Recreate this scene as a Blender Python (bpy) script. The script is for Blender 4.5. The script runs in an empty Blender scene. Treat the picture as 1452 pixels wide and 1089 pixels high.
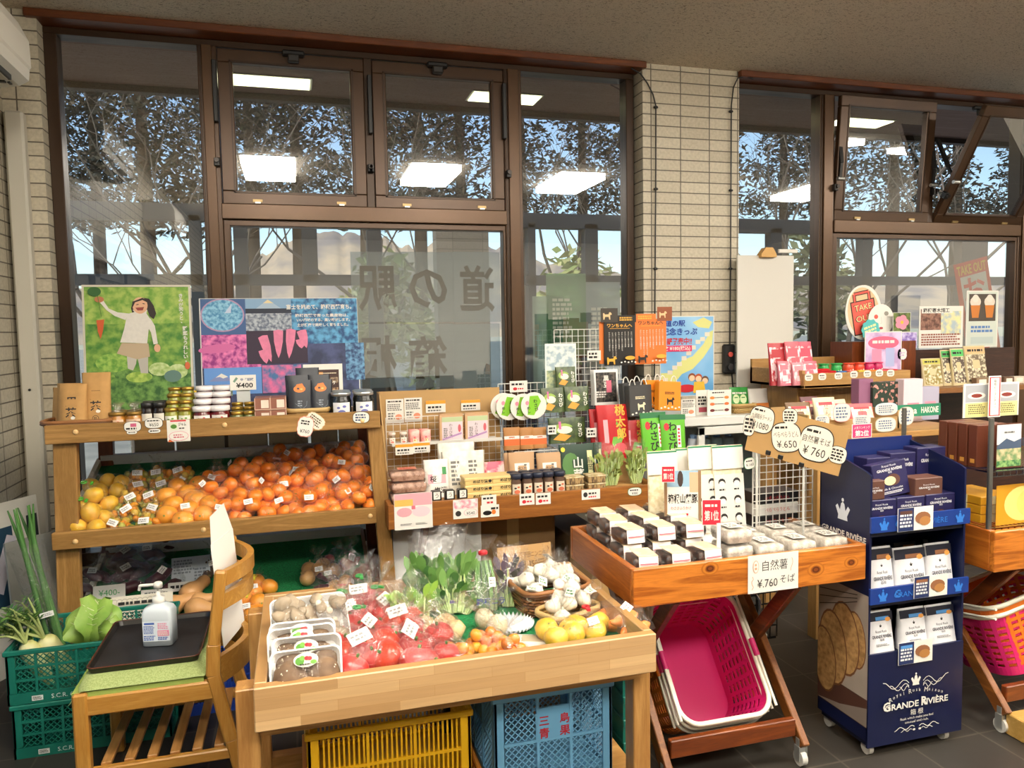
import bpy, math, random
from mathutils import Vector as V, Matrix as MX, noise as NZ
from math import sin, cos, pi, sqrt, radians as rad
sc = bpy.context.scene
COL = sc.collection
# ---------------------------------------------------------------- camera
H = 1.5
FPX = 1073.7
_yaw, _pit, _rol = 0.27682, 0.070375, -0.0175115
_f = V((sin(_yaw)*cos(_pit), cos(_yaw)*cos(_pit), -sin(_pit)))
_r0 = V((cos(_yaw), -sin(_yaw), 0)); _u0 = _r0.cross(_f)
_r = cos(_rol)*_r0 + sin(_rol)*_u0; _u = -sin(_rol)*_r0 + cos(_rol)*_u0
cam = bpy.data.cameras.new('camera'); cam.sensor_width = 36; cam.lens = FPX/1452*36
cam.clip_start = .05; cam.clip_end = 3000
camo = bpy.data.objects.new('camera', cam); COL.objects.link(camo)
camo.matrix_world = MX(((_r.x, _u.x, -_f.x, 0), (_r.y, _u.y, -_f.y, 0), (_r.z, _u.z, -_f.z, H), (0, 0, 0, 1)))
sc.camera = camo
vs = sc.view_settings
vs.view_transform = 'Standard'; vs.look = 'None'; vs.gamma = 1; vs.use_curve_mapping = False
vs.exposure = 0.55
sc.cycles.transparent_max_bounces = 40
sc.cycles.max_bounces = 9; sc.cycles.diffuse_bounces = 6; sc.cycles.glossy_bounces = 4; sc.cycles.transmission_bounces = 6
sc.cycles.caustics_reflective = False; sc.cycles.caustics_refractive = False
sc.cycles.use_denoising = True; sc.cycles.sample_clamp_indirect = 4
# ---------------------------------------------------------------- sky and sun
w = bpy.data.worlds.new('sky'); sc.world = w; w.use_nodes = True
nt = w.node_tree; nt.nodes.clear()
sky = nt.nodes.new('ShaderNodeTexSky'); sky.sky_type = 'NISHITA'; sky.sun_disc = False
sky.sun_elevation = rad(38); sky.sun_rotation = rad(200); sky.altitude = 800; sky.dust_density = 2.0
bg = nt.nodes.new('ShaderNodeBackground'); bg.inputs[1].default_value = 0.2
nt.links.new(sky.outputs[0], bg.inputs[0])
wo = nt.nodes.new('ShaderNodeOutputWorld'); nt.links.new(bg.outputs[0], wo.inputs[0])
sun = bpy.data.lights.new('sun', 'SUN'); sun.energy = 2.6; sun.angle = .01; sun.color = (1, .93, .82)
suno = bpy.data.objects.new('sun', sun); COL.objects.link(suno)
suno.rotation_euler = (rad(50), 0, rad(-65))
LAMP = 34.0          # emission of the ceiling panels, added rear fill panels included

# ---------------------------------------------------------------- pixel -> point on a real plane
def at(x, y, X=None, Y=None, Z=None, pl=None):
    d = _r*((x-726)/FPX) - _u*((y-544.5)/FPX) + _f
    o = V((0, 0, H))
    if pl: t = (V(pl[0])-o).dot(V(pl[1]))/d.dot(V(pl[1]))
    elif X is not None: t = X/d.x
    elif Y is not None: t = Y/d.y
    else: t = (Z-H)/d.z
    return o+d*t

# ---------------------------------------------------------------- materials
_mc = {}
def lin(h):
    h = h.lstrip('#'); c = [int(h[i:i+2], 16)/255 for i in (0, 2, 4)]
    return tuple(x/12.92 if x <= .04045 else ((x+.055)/1.055)**2.4 for x in c)+(1,)
def newmat(name):
    m = bpy.data.materials.new(name); m.use_nodes = True; nt = m.node_tree
    return m, nt, nt.nodes['Principled BSDF'], nt.nodes['Material Output']
def C(h, rough=.55, metal=0., spec=.5, var=0., vs_=40, bump=0.):
    """plain procedural surface; var = mottling"""
    k = ('C', h, rough, metal, spec, var, vs_, bump)
    if k in _mc: return _mc[k]
    m, nt, b, o = newmat('surface_'+h.strip('#'))
    b.inputs['Base Color'].default_value = lin(h); b.inputs['Roughness'].default_value = rough
    b.inputs['Metallic'].default_value = metal; b.inputs['Specular IOR Level'].default_value = spec
    m.diffuse_color = lin(h)
    if var or bump:
        tc = nt.nodes.new('ShaderNodeTexCoord'); n = nt.nodes.new('ShaderNodeTexNoise')
        n.inputs['Scale'].default_value = vs_; n.inputs['Detail'].default_value = 4
        nt.links.new(tc.outputs['Object'], n.inputs['Vector'])
        if var:
            mp = nt.nodes.new('ShaderNodeMapRange'); mp.inputs[1].default_value = .3; mp.inputs[2].default_value = .7
            mp.inputs[3].default_value = 1-var; mp.inputs[4].default_value = 1+var*.6
            mu = nt.nodes.new('ShaderNodeVectorMath'); mu.operation = 'SCALE'; mu.inputs[0].default_value = lin(h)[:3]
            nt.links.new(n.outputs[0], mp.inputs[0]); nt.links.new(mp.outputs[0], mu.inputs['Scale'])
            nt.links.new(mu.outputs[0], b.inputs['Base Color'])
        if bump:
            bp = nt.nodes.new('ShaderNodeBump'); bp.inputs['Strength'].default_value = bump; bp.inputs['Distance'].default_value = .01
            nt.links.new(n.outputs[0], bp.inputs['Height']); nt.links.new(bp.outputs[0], b.inputs['Normal'])
    _mc[k] = m; return m
def MIX(h1, h2, scale=20, lo=.4, hi=.6, rough=.6, detail=3, stretch=(1, 1, 1), kind='NOISE', bump=0., metal=0.):
    """two colours mixed by noise / voronoi"""
    k = ('M', h1, h2, scale, lo, hi, rough, detail, stretch, kind, bump)
    if k in _mc: return _mc[k]
    m, nt, b, o = newmat('mottled_'+h1.strip('#')); m.diffuse_color = lin(h1)
    tc = nt.nodes.new('ShaderNodeTexCoord'); mpp = nt.nodes.new('ShaderNodeMapping'); mpp.inputs['Scale'].default_value = stretch
    nt.links.new(tc.outputs['Object'], mpp.inputs[0])
    if kind == 'NOISE':
        n = nt.nodes.new('ShaderNodeTexNoise'); n.inputs['Detail'].default_value = detail
    else:
        n = nt.nodes.new('ShaderNodeTexVoronoi')
    n.inputs['Scale'].default_value = scale; nt.links.new(mpp.outputs[0], n.inputs['Vector'])
    r = nt.nodes.new('ShaderNodeValToRGB'); r.color_ramp.elements[0].position = lo; r.color_ramp.elements[1].position = hi
    r.color_ramp.elements[0].color = lin(h1); r.color_ramp.elements[1].color = lin(h2)
    nt.links.new(n.outputs[0], r.inputs[0]); nt.links.new(r.outputs[0], b.inputs['Base Color'])
    b.inputs['Roughness'].default_value = rough; b.inputs['Metallic'].default_value = metal
    if bump:
        bp = nt.nodes.new('ShaderNodeBump'); bp.inputs['Strength'].default_value = bump; bp.inputs['Distance'].default_value = .01
        nt.links.new(n.outputs[0], bp.inputs['Height']); nt.links.new(bp.outputs[0], b.inputs['Normal'])
    _mc[k] = m; return m
def WOOD(h1, h2, axis='x', rough=.45, knots=False, scale=1.0):
    k = ('W', h1, h2, axis, rough, knots, scale)
    if k in _mc: return _mc[k]
    m, nt, b, o = newmat('wood_'+h1.strip('#')); m.diffuse_color = lin(h1)
    L = nt.links.new; N = nt.nodes.new
    tc = N('ShaderNodeTexCoord'); mp = N('ShaderNodeMapping')
    s = {'x': (1.2, 14, 14), 'y': (14, 1.2, 14), 'z': (14, 14, 1.2)}[axis]
    mp.inputs['Scale'].default_value = tuple(q*scale for q in s); L(tc.outputs['Object'], mp.inputs[0])
    n = N('ShaderNodeTexNoise'); n.inputs['Scale'].default_value = 1.6; n.inputs['Detail'].default_value = 2
    n.inputs['Distortion'].default_value = 1.2 if not knots else 2.4
    L(mp.outputs[0], n.inputs['Vector'])
    mt = N('ShaderNodeMath'); mt.operation = 'MULTIPLY'; mt.inputs[1].default_value = 9 if not knots else 13
    L(n.outputs[0], mt.inputs[0])
    sn = N('ShaderNodeMath'); sn.operation = 'SINE'; L(mt.outputs[0], sn.inputs[0])
    f = N('ShaderNodeTexNoise'); f.inputs['Scale'].default_value = 22; f.inputs['Detail'].default_value = 4; L(mp.outputs[0], f.inputs['Vector'])
    ad = N('ShaderNodeMath'); ad.operation = 'MULTIPLY_ADD'; ad.inputs[1].default_value = .28; ad.inputs[2].default_value = .22; L(sn.outputs[0], ad.inputs[0])
    a2 = N('ShaderNodeMath'); a2.operation = 'MULTIPLY_ADD'; a2.inputs[1].default_value = .55; L(f.outputs[0], a2.inputs[0]); L(ad.outputs[0], a2.inputs[2])
    r = N('ShaderNodeValToRGB'); r.color_ramp.elements[0].position = .15; r.color_ramp.elements[1].position = .85
    r.color_ramp.elements[0].color = lin(h1); r.color_ramp.elements[1].color = lin(h2)
    L(a2.outputs[0], r.inputs[0]); L(r.outputs[0], b.inputs['Base Color']); b.inputs['Roughness'].default_value = rough
    bp = N('ShaderNodeBump'); bp.inputs['Strength'].default_value = .12; bp.inputs['Distance'].default_value = .004
    L(f.outputs[0], bp.inputs['Height']); L(bp.outputs[0], b.inputs['Normal'])
    _mc[k] = m; return m
def FILM(tint='#ffffff', dens=.05, wr=70, gl=.5):
    """thin clear plastic: mostly see-through, creases and grazing angles shine"""
    k = ('F', tint, dens, wr, gl)
    if k in _mc: return _mc[k]
    m, nt, b, o = newmat('clear_film'); L = nt.links.new; N = nt.nodes.new
    b.inputs['Base Color'].default_value = lin(tint); b.inputs['Roughness'].default_value = .13; b.inputs['Specular IOR Level'].default_value = .9
    tr = N('ShaderNodeBsdfTransparent'); mx = N('ShaderNodeMixShader')
    tc = N('ShaderNodeTexCoord'); n = N('ShaderNodeTexNoise'); n.inputs['Scale'].default_value = wr
    n.inputs['Detail'].default_value = 3; n.inputs['Distortion'].default_value = 1.0
    L(tc.outputs['Object'], n.inputs['Vector'])
    bp = N('ShaderNodeBump'); bp.inputs['Strength'].default_value = .8; bp.inputs['Distance'].default_value = .012
    L(n.outputs[0], bp.inputs['Height']); L(bp.outputs[0], b.inputs['Normal'])
    gs = N('ShaderNodeBsdfGlossy'); gs.inputs['Roughness'].default_value = .12; L(bp.outputs[0], gs.inputs['Normal'])
    ms = N('ShaderNodeMixShader'); ms.inputs[0].default_value = .14; L(gs.outputs[0], ms.inputs[1]); L(b.outputs[0], ms.inputs[2])
    lw = N('ShaderNodeLayerWeight'); lw.inputs[0].default_value = .2; L(bp.outputs[0], lw.inputs['Normal'])
    pw = N('ShaderNodeMath'); pw.operation = 'POWER'; pw.inputs[1].default_value = 2.2; L(lw.outputs['Facing'], pw.inputs[0])
    rp = N('ShaderNodeMapRange'); rp.inputs[1].default_value = .63; rp.inputs[2].default_value = .72; rp.inputs[4].default_value = .36
    L(n.outputs[0], rp.inputs[0])
    m1 = N('ShaderNodeMath'); m1.operation = 'MULTIPLY_ADD'; m1.inputs[1].default_value = gl; m1.inputs[2].default_value = dens+.005
    L(pw.outputs[0], m1.inputs[0])
    m2 = N('ShaderNodeMath'); m2.operation = 'ADD'; m2.use_clamp = True; L(m1.outputs[0], m2.inputs[0]); L(rp.outputs[0], m2.inputs[1])
    L(m2.outputs[0], mx.inputs[0]); L(tr.outputs[0], mx.inputs[1]); L(ms.outputs[0], mx.inputs[2]); L(mx.outputs[0], o.inputs[0])
    _mc[k] = m; return m
def GLASS(tint='#f2f8f5', refl=.10, dens=0.0, rough=0.0):
    k = ('G', tint, refl, dens, rough)
    if k in _mc: return _mc[k]
    m, nt, b, o = newmat('pane_glass'); L = nt.links.new; N = nt.nodes.new
    nt.nodes.remove(b)
    tr = N('ShaderNodeBsdfTransparent'); tr.inputs[0].default_value = lin(tint)
    gl = N('ShaderNodeBsdfGlossy'); gl.inputs['Roughness'].default_value = rough
    lw = N('ShaderNodeFresnel'); lw.inputs[0].default_value = 1.5
    ad = N('ShaderNodeMath'); ad.operation = 'ADD'; ad.use_clamp = True; ad.inputs[1].default_value = refl-.04; L(lw.outputs[0], ad.inputs[0])
    mx = N('ShaderNodeMixShader'); L(ad.outputs[0], mx.inputs[0]); L(tr.outputs[0], mx.inputs[1]); L(gl.outputs[0], mx.inputs[2])
    if dens:
        df = N('ShaderNodeBsdfDiffuse'); df.inputs[0].default_value = lin(tint); m3 = N('ShaderNodeMixShader'); m3.inputs[0].default_value = dens
        L(mx.outputs[0], m3.inputs[1]); L(df.outputs[0], m3.inputs[2]); mx = m3
    L(mx.outputs[0], o.inputs[0]); _mc[k] = m; return m
def EMIT(h, s):
    k = ('E', h, s)
    if k in _mc: return _mc[k]
    m, nt, b, o = newmat('lamp_glow'); e = nt.nodes.new('ShaderNodeEmission'); e.inputs[0].default_value = lin(h); e.inputs[1].default_value = s
    nt.nodes.remove(b); nt.links.new(e.outputs[0], o.inputs[0]); _mc[k] = m; return m
def TILE(ax, w_, h_, x0=0, z0=0, c1='#c4bba6', c2='#b7ad98', mortar='#5f574c'):
    m, nt, b, o = newmat('wall_tile'); L = nt.links.new; N = nt.nodes.new
    g = N('ShaderNodeNewGeometry'); sp = N('ShaderNodeSeparateXYZ'); L(g.outputs['Position'], sp.inputs[0])
    cb = N('ShaderNodeCombineXYZ'); L(sp.outputs[ax], cb.inputs[0]); L(sp.outputs[2 if ax != 2 else 1], cb.inputs[1])
    mp = N('ShaderNodeMapping'); mp.inputs['Location'].default_value = (-x0, -z0, 0); L(cb.outputs[0], mp.inputs[0])
    br = N('ShaderNodeTexBrick'); br.offset = 0; br.inputs['Scale'].default_value = 1; br.inputs['Brick Width'].default_value = w_; br.inputs['Row Height'].default_value = h_
    br.inputs['Mortar Size'].default_value = .0035; br.inputs['Mortar Smooth'].default_value = .1
    br.inputs['Color1'].default_value = lin(c1); br.inputs['Color2'].default_value = lin(c2); br.inputs['Mortar'].default_value = lin(mortar)
    L(mp.outputs[0], br.inputs['Vector'])
    n = N('ShaderNodeTexNoise'); n.inputs['Scale'].default_value = 60; n.inputs['Detail'].default_value = 4; L(g.outputs['Position'], n.inputs['Vector'])
    mr = N('ShaderNodeMapRange'); mr.inputs[1].default_value = .3; mr.inputs[2].default_value = .7; mr.inputs[3].default_value = .86; mr.inputs[4].default_value = 1.1; L(n.outputs[0], mr.inputs[0])
    vm = N('ShaderNodeVectorMath'); vm.operation = 'SCALE'; L(br.outputs[0], vm.inputs[0]); L(mr.outputs[0], vm.inputs['Scale']); L(vm.outputs[0], b.inputs['Base Color'])
    bp = N('ShaderNodeBump'); bp.inputs['Strength'].default_value = .5; bp.inputs['Distance'].default_value = .004; bp.invert = True
    L(br.outputs['Fac'], bp.inputs['Height']); L(bp.outputs[0], b.inputs['Normal']); b.inputs['Roughness'].default_value = .5
    return m

# ---------------------------------------------------------------- mesh builder
_tx = {}
def txmesh(s, bold):
    k = (s, bold)
    if k in _tx: return _tx[k]
    c = bpy.data.curves.new('t', 'FONT'); c.body = s; c.resolution_u = 2; c.size = 1; c.offset = .022 if bold else 0
    o = bpy.data.objects.new('t', c); COL.objects.link(o); bpy.context.view_layer.update()
    me = o.to_mesh(); vv = [(v.co.x, v.co.y) for v in me.vertices]; ff = [tuple(p.vertices) for p in me.polygons]
    o.to_mesh_clear(); bpy.data.objects.remove(o); bpy.data.curves.remove(c)
    if not vv: vv = [(0, 0)]
    x0 = min(a for a, b in vv); x1 = max(a for a, b in vv); y0 = min(b for a, b in vv); y1 = max(b for a, b in vv)
    r = (vv, ff, x0, x1, y0, y1); _tx[k] = r; return r
class MB:
    def __init__(s, T=None): s.v = []; s.f = []; s.mi = []; s.ms = []; s.sm = []; s.T = T or MX.Identity(4); s.zl = 0.
    def m(s, mat):
        if mat not in s.ms: s.ms.append(mat)
        return s.ms.index(mat)
    def add(s, vs_, fs, mat, smooth=False):
        b = len(s.v); T = s.T; s.v += [T @ V(p) for p in vs_]; i = s.m(mat)
        for f in fs: s.f.append(tuple(b+q for q in f)); s.mi.append(i); s.sm.append(smooth)
        return s
    def box(s, x0, y0, z0, x1, y1, z1, mat, c=0.):
        if x0 > x1: x0, x1 = x1, x0
        if y0 > y1: y0, y1 = y1, y0
        if z0 > z1: z0, z1 = z1, z0
        if not c:
            return s.add([(x0, y0, z0), (x1, y0, z0), (x1, y1, z0), (x0, y1, z0), (x0, y0, z1), (x1, y0, z1), (x1, y1, z1), (x0, y1, z1)],
                         [(0, 3, 2, 1), (4, 5, 6, 7), (0, 1, 5, 4), (1, 2, 6, 5), (2, 3, 7, 6), (3, 0, 4, 7)], mat)
        c = min(c, (x1-x0)*.45, (y1-y0)*.45, (z1-z0)*.45); vv = []; ix = {}
        for i, (a, da) in enumerate(((x0, c), (x1, -c))):
            for j, (b, db) in enumerate(((y0, c), (y1, -c))):
                for k, (d, dd) in enumerate(((z0, c), (z1, -c))):
                    ix[i, j, k] = len(vv); vv += [(a, b+db, d+dd), (a+da, b, d+dd), (a+da, b+db, d)]
        fs = []
        for i in (0, 1):
            q = [ix[i, j, k] for j, k in ((0, 0), (1, 0), (1, 1), (0, 1))]; fs.append(q if i else q[::-1])
            q = [ix[j, i, k]+1 for j, k in ((0, 0), (0, 1), (1, 1), (1, 0))]; fs.append(q if i else q[::-1])
            q = [ix[j, k, i]+2 for j, k in ((0, 0), (1, 0), (1, 1), (0, 1))]; fs.append(q if i else q[::-1])
        for a in (0, 1):
            for b in (0, 1):
                p, q = ix[a, b, 0], ix[a, b, 1]; f = (p, q, q+1, p+1); fs.append(f if a != b else f[::-1])
                p, q = ix[a, 0, b], ix[a, 1, b]; f = (p, q, q+2, p+2); fs.append(f if a == b else f[::-1])
                p, q = ix[0, a, b]+1, ix[1, a, b]+1; f = (p, q, q+1, p+1); fs.append(f if a != b else f[::-1])
                for d in (0, 1):
                    p = ix[a, b, d]; f = (p, p+1, p+2); fs.append(f if (a+b+d) % 2 else f[::-1])
        return s.add(vv, fs, mat)
    def beam(s, p, q, wd, ht, mat, up=(0, 0, 1), c=0.):
        """box along p->q, wd across, ht along up"""
        p, q = V(p), V(q); d = q-p; L = d.length; d.normalize(); u = V(up); x = d.cross(u).normalized(); u = x.cross(d)
        T = s.T; s.T = T @ MX(((x.x, d.x, u.x, p.x), (x.y, d.y, u.y, p.y), (x.z, d.z, u.z, p.z), (0, 0, 0, 1)))
        s.box(-wd/2, 0, -ht/2, wd/2, L, ht/2, mat, c); s.T = T; return s
    def grid(s, pts, mat, cu=False, cv=False, smooth=True, flip=False):
        """pts[i][j] rows"""
        n = len(pts); k = len(pts[0]); vv = [p for r in pts for p in r]; fs = []
        for i in range(n if cu else n-1):
            for j in range(k if cv else k-1):
                a, b = i, (i+1) % n; c_, d = j, (j+1) % k
                f = (a*k+c_, a*k+d, b*k+d, b*k+c_); fs.append(f[::-1] if flip else f)
        return s.add(vv, fs, mat, smooth)
    def tube(s, path, r, mat, n=6, closed=False, caps=True):
        path = [V(p) for p in path]; rows = []; pu = None; K = len(path)
        for i, p in enumerate(path):
            if closed: d = path[(i+1) % K]-path[i-1]
            else: d = path[min(i+1, K-1)]-path[max(i-1, 0)]
            d.normalize()
            if pu is None: pu = d.orthogonal().normalized()
            pu = (pu-d*pu.dot(d)).normalized(); w_ = d.cross(pu); rr = r[i] if isinstance(r, (list, tuple)) else r
            rows.append([p+(pu*cos(2*pi*j/n)+w_*sin(2*pi*j/n))*rr for j in range(n)])
        s.grid(rows, mat, cu=closed, cv=True)
        if caps and not closed:
            s.add(rows[0], [tuple(range(n))], mat); s.add(rows[-1], [tuple(range(n))[::-1]], mat)
        return s
    def cyl(s, p, q, r, mat, r2=None, n=12, caps=True): return s.tube([p, q], [r, r if r2 is None else r2], mat, n, caps=caps)
    def lathe(s, prof, mat, n=16, c=(0, 0, 0), smooth=True):
        s.grid([[(c[0]+r*cos(2*pi*j/n), c[1]+r*sin(2*pi*j/n), c[2]+z) for j in range(n)] for r, z in prof], mat, cv=True, smooth=smooth); return s
    def ball(s, c, r, mat, n=10, k=7, f=None):
        if not isinstance(r, (tuple, list)): r = (r, r, r)
        rows = []
        for i in range(k+1):
            t = -pi/2+pi*i/k; row = []
            for j in range(n):
                d = V((cos(t)*cos(2*pi*j/n), cos(t)*sin(2*pi*j/n), sin(t))); q = f(d) if f else 1
                row.append((c[0]+d.x*r[0]*q, c[1]+d.y*r[1]*q, c[2]+d.z*r[2]*q))
            rows.append(row)
        return s.grid(rows, mat, cv=True)
    def prism(s, pts, z0, z1, mat, smooth=False):
        """2-D outline (ccw) extruded along local z"""
        n = len(pts); vv = [(x, y, z0) for x, y in pts]+[(x, y, z1) for x, y in pts]
        fs = [tuple(range(n))[::-1], tuple(range(n, 2*n))]
        s.add(vv, fs, mat); s.add(vv, [(i, (i+1) % n, n+(i+1) % n, n+i) for i in range(n)], mat, smooth); return s
    # flat print in the local xy plane, each layer a hair above the last
    def lay(s): s.zl += .00025; return s.zl
    def pr(s, x, y, w_, h_, mat):
        z = s.lay(); return s.add([(x-w_/2, y-h_/2, z), (x+w_/2, y-h_/2, z), (x+w_/2, y+h_/2, z), (x-w_/2, y+h_/2, z)], [(0, 1, 2, 3)], mat)
    def po(s, pts, mat):
        z = s.lay(); return s.add([(a, b, z) for a, b in pts], [tuple(range(len(pts)))], mat)
    def el(s, x, y, rx, ry, mat, n=18, rot=0, a0=0, a1=2*pi):
        ca, sa = cos(rot), sin(rot); p = []
        for i in range(n):
            t = a0+(a1-a0)*i/(n if a1-a0 > 6.28 else n-1); a, b = rx*cos(t), ry*sin(t); p.append((x+a*ca-b*sa, y+a*sa+b*ca))
        return s.po(p, mat)
    def ln(s, pts, wd, mat):
        z = s.lay()
        for (a, b), (c_, d) in zip(pts, pts[1:]):
            L = sqrt((c_-a)**2+(d-b)**2) or 1; nx, ny = -(d-b)/L*wd/2, (c_-a)/L*wd/2
            s.add([(a+nx, b+ny, z), (a-nx, b-ny, z), (c_-nx, d-ny, z), (c_+nx, d+ny, z)], [(0, 1, 2, 3)], mat)
        return s
    def tx(s, t, x, y, h, mat, w_=None, bold=False, rot=0, vert=False, mir=False, al='c'):
        """lettering: centre x,y ; h = letter height ; w_ = fit to width"""
        if vert:
            n = len(t)
            for i, ch in enumerate(t):
                if ch != ' ': s.tx(ch, x, y+(n/2-i-.5)*h*1.12, h, mat, None, bold)
            return s
        vv, ff, x0, x1, y0, y1 = txmesh(t, bold)
        k = h/(.9 if any(ord(q) > 0x2000 for q in t) else .72); sx = k
        if w_: sx = w_/max(x1-x0, 1e-6)
        cx = (x0+x1)/2 if al == 'c' else x0; cy = (y0+y1)/2; z = s.lay(); ca, sa = cos(rot), sin(rot); o = []
        for a, b in vv:
            p, q = (a-cx)*sx*(-1 if mir else 1), (b-cy)*k; o.append((x+p*ca-q*sa, y+p*sa+q*ca, z))
        return s.add(o, ff, mat)
    def scrib(s, x, y, w_, h_, n, mat, seed=0, fill=.8):
        """n rows of tiny unreadable print"""
        rg = random.Random(seed); z = s.lay(); dy = h_/n
        for i in range(n):
            cx = x-w_/2; yy = y+h_/2-dy*(i+.5); e = x-w_/2+w_*rg.uniform(fill, 1)
            while cx < e:
                l = rg.uniform(.5, 1.3)*dy; t = min(cx+l, e); q = dy*.3
                s.add([(cx, yy-q, z), (t, yy-q, z), (t, yy+q, z), (cx, yy+q, z)], [(0, 1, 2, 3)], mat); cx = t+dy*.25
        return s
    def mesh(s, name):
        me = bpy.data.meshes.new(name); me.from_pydata([tuple(p) for p in s.v], [], s.f)
        for q in s.ms: me.materials.append(q)
        me.polygons.foreach_set('material_index', s.mi); me.polygons.foreach_set('use_smooth', s.sm); me.update(); return me
def tag(o, label=None, cat=None, group=None, kind=None):
    if label: o['label'] = label
    if cat: o['category'] = cat
    if group: o['group'] = group
    if kind: o['kind'] = kind
    return o
def ob(name, mb, parent=None, loc=(0, 0, 0), rot=(0, 0, 0), label=None, cat=None, group=None, kind=None, mods=()):
    o = bpy.data.objects.new(name, mb.mesh(name) if isinstance(mb, MB) else mb); COL.objects.link(o)
    o.location = loc; o.rotation_euler = rot
    if parent: o.parent = parent
    return tag(o, label, cat, group, kind)
def emp(name, loc, label, cat, group=None, rot=(0, 0, 0)):
    o = bpy.data.objects.new(name, None); COL.objects.link(o); o.location = loc; o.rotation_euler = rot; o.empty_display_size = .05
    return tag(o, label, cat, group)
def dup(o, loc, rot=None, label=None, group=None, scale=None):
    r = o.copy(); COL.objects.link(r); r.location = loc
    if rot is not None: r.rotation_euler = rot
    if scale: r.scale = (scale,)*3 if not isinstance(scale, tuple) else scale
    tag(r, label, None, group)
    for ch in list(o.children):
        c = ch.copy(); COL.objects.link(c); c.parent = r
        for g in ch.children:
            d = g.copy(); COL.objects.link(d); d.parent = c
    return r
def rx(a): return MX.Rotation(a, 4, 'X')
def ry(a): return MX.Rotation(a, 4, 'Y')
def rz(a): return MX.Rotation(a, 4, 'Z')
def tr(*a): return MX.Translation(V(a))
UP = (pi/2, 0, 0)     # a card standing up, its face towards the shop
ORD = ['first', 'second', 'third', 'fourth', 'fifth', 'sixth', 'seventh', 'eighth', 'ninth', 'tenth', 'eleventh', 'twelfth']
WHITE = C('#dedbd3', .6); INK = C('#23201f', .7); PAPER = C('#ded8c8', .7); RED = C('#c8242f', .5); BLACK = C('#151414', .4)
# ================================================================ the room
YW, YP = 4.4, 4.3            # window frames, inner face of the wall
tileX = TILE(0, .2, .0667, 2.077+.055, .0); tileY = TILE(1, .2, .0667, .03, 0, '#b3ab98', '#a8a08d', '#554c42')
def st(name, mb, kind='structure', **k): return ob(name, mb, kind=kind, **k)
fm, nt, b, o = newmat('floor_tiles'); L = nt.links.new; N = nt.nodes.new
g = N('ShaderNodeNewGeometry'); mp = N('ShaderNodeMapping'); mp.inputs['Location'].default_value = (-2.353, -2.11, 0); L(g.outputs['Position'], mp.inputs[0])
br = N('ShaderNodeTexBrick'); br.offset = 0; br.inputs['Scale'].default_value = 1; br.inputs['Brick Width'].default_value = .3; br.inputs['Row Height'].default_value = .3
br.inputs['Mortar Size'].default_value = .004; br.inputs['Color1'].default_value = lin('#322e2a'); br.inputs['Color2'].default_value = lin('#2d2a26'); br.inputs['Mortar'].default_value = lin('#4a443c')
L(mp.outputs[0], br.inputs['Vector']); n = N('ShaderNodeTexNoise'); n.inputs['Scale'].default_value = 9; n.inputs['Detail'].default_value = 6; L(g.outputs['Position'], n.inputs['Vector'])
mr = N('ShaderNodeMapRange'); mr.inputs[3].default_value = .75; mr.inputs[4].default_value = 1.2; L(n.outputs[0], mr.inputs[0])
vm = N('ShaderNodeVectorMath'); vm.operation = 'SCALE'; L(br.outputs[0], vm.inputs[0]); L(mr.outputs[0], vm.inputs['Scale']); L(vm.outputs[0], b.inputs['Base Color']); b.inputs['Roughness'].default_value = .5
st('floor', MB().box(-1.33, -6, -.2, 9, 4.6, 0, fm))
# ceiling board with small dark flecks
cm, nt, b, o = newmat('ceiling_board'); L = nt.links.new; N = nt.nodes.new
g = N('ShaderNodeNewGeometry'); mp = N('ShaderNodeMapping'); mp.inputs['Scale'].default_value = (1, 2.6, 1); mp.inputs['Rotation'].default_value = (0, 0, .5); L(g.outputs['Position'], mp.inputs[0])
n = N('ShaderNodeTexNoise'); n.inputs['Scale'].default_value = 62; n.inputs['Detail'].default_value = 2; n.inputs['Distortion'].default_value = 1.5; L(mp.outputs[0], n.inputs['Vector'])
r = N('ShaderNodeValToRGB'); r.color_ramp.elements[0].position = .34; r.color_ramp.elements[1].position = .43
r.color_ramp.elements[0].color = lin('#7d7466'); r.color_ramp.elements[1].color = lin('#ddd5c7'); L(n.outputs[0], r.inputs[0]); L(r.outputs[0], b.inputs['Base Color']); b.inputs['Roughness'].default_value = .9
st('ceiling', MB().box(-1.33, -6, 3.1, 9, 4.3, 3.2, cm).box(-1.33, 4.3, 3.1, 9, 4.6, 3.2, cm))
wb = MB().box(-1.33, YP, 0, -1.163, 4.55, 3.1, tileX).box(2.077, YP, 0, 2.742, 4.55, 3.1, tileX).box(5.97, YP, 0, 9, 4.55, 3.1, tileX)
wb.box(-1.163, YP, 0, 2.077, 4.55, .3, tileX).box(2.742, YP, 0, 5.97, 4.55, .3, tileX)
st('wall_back', wb)
st('wall_left', MB().box(-1.5, 3.84, 0, -1.33, 4.55, 3.1, tileY).box(-1.5, -6, 0, -1.33, .85, 3.1, tileY).box(-1.5, .85, 2.21, -1.33, 3.84, 3.1, tileY))
plain = C('#e6e1d8', .8)
st('wall_right', MB().box(9, -6, 0, 9.1, 4.6, 3.1, plain)); st('wall_rear', MB().box(-1.33, -4.6, 0, 9, -4.5, 3.1, plain))
oak = WOOD('#5a2c0f', '#8a4a1c', 'x', .4)
st('trim_1', MB().box(-1.21, 4.265, 3.062, 2.09, 4.4, 3.1, oak, .004)); st('trim_2', MB().box(2.735, 4.265, 3.062, 6, 4.4, 3.1, oak, .004))
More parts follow.
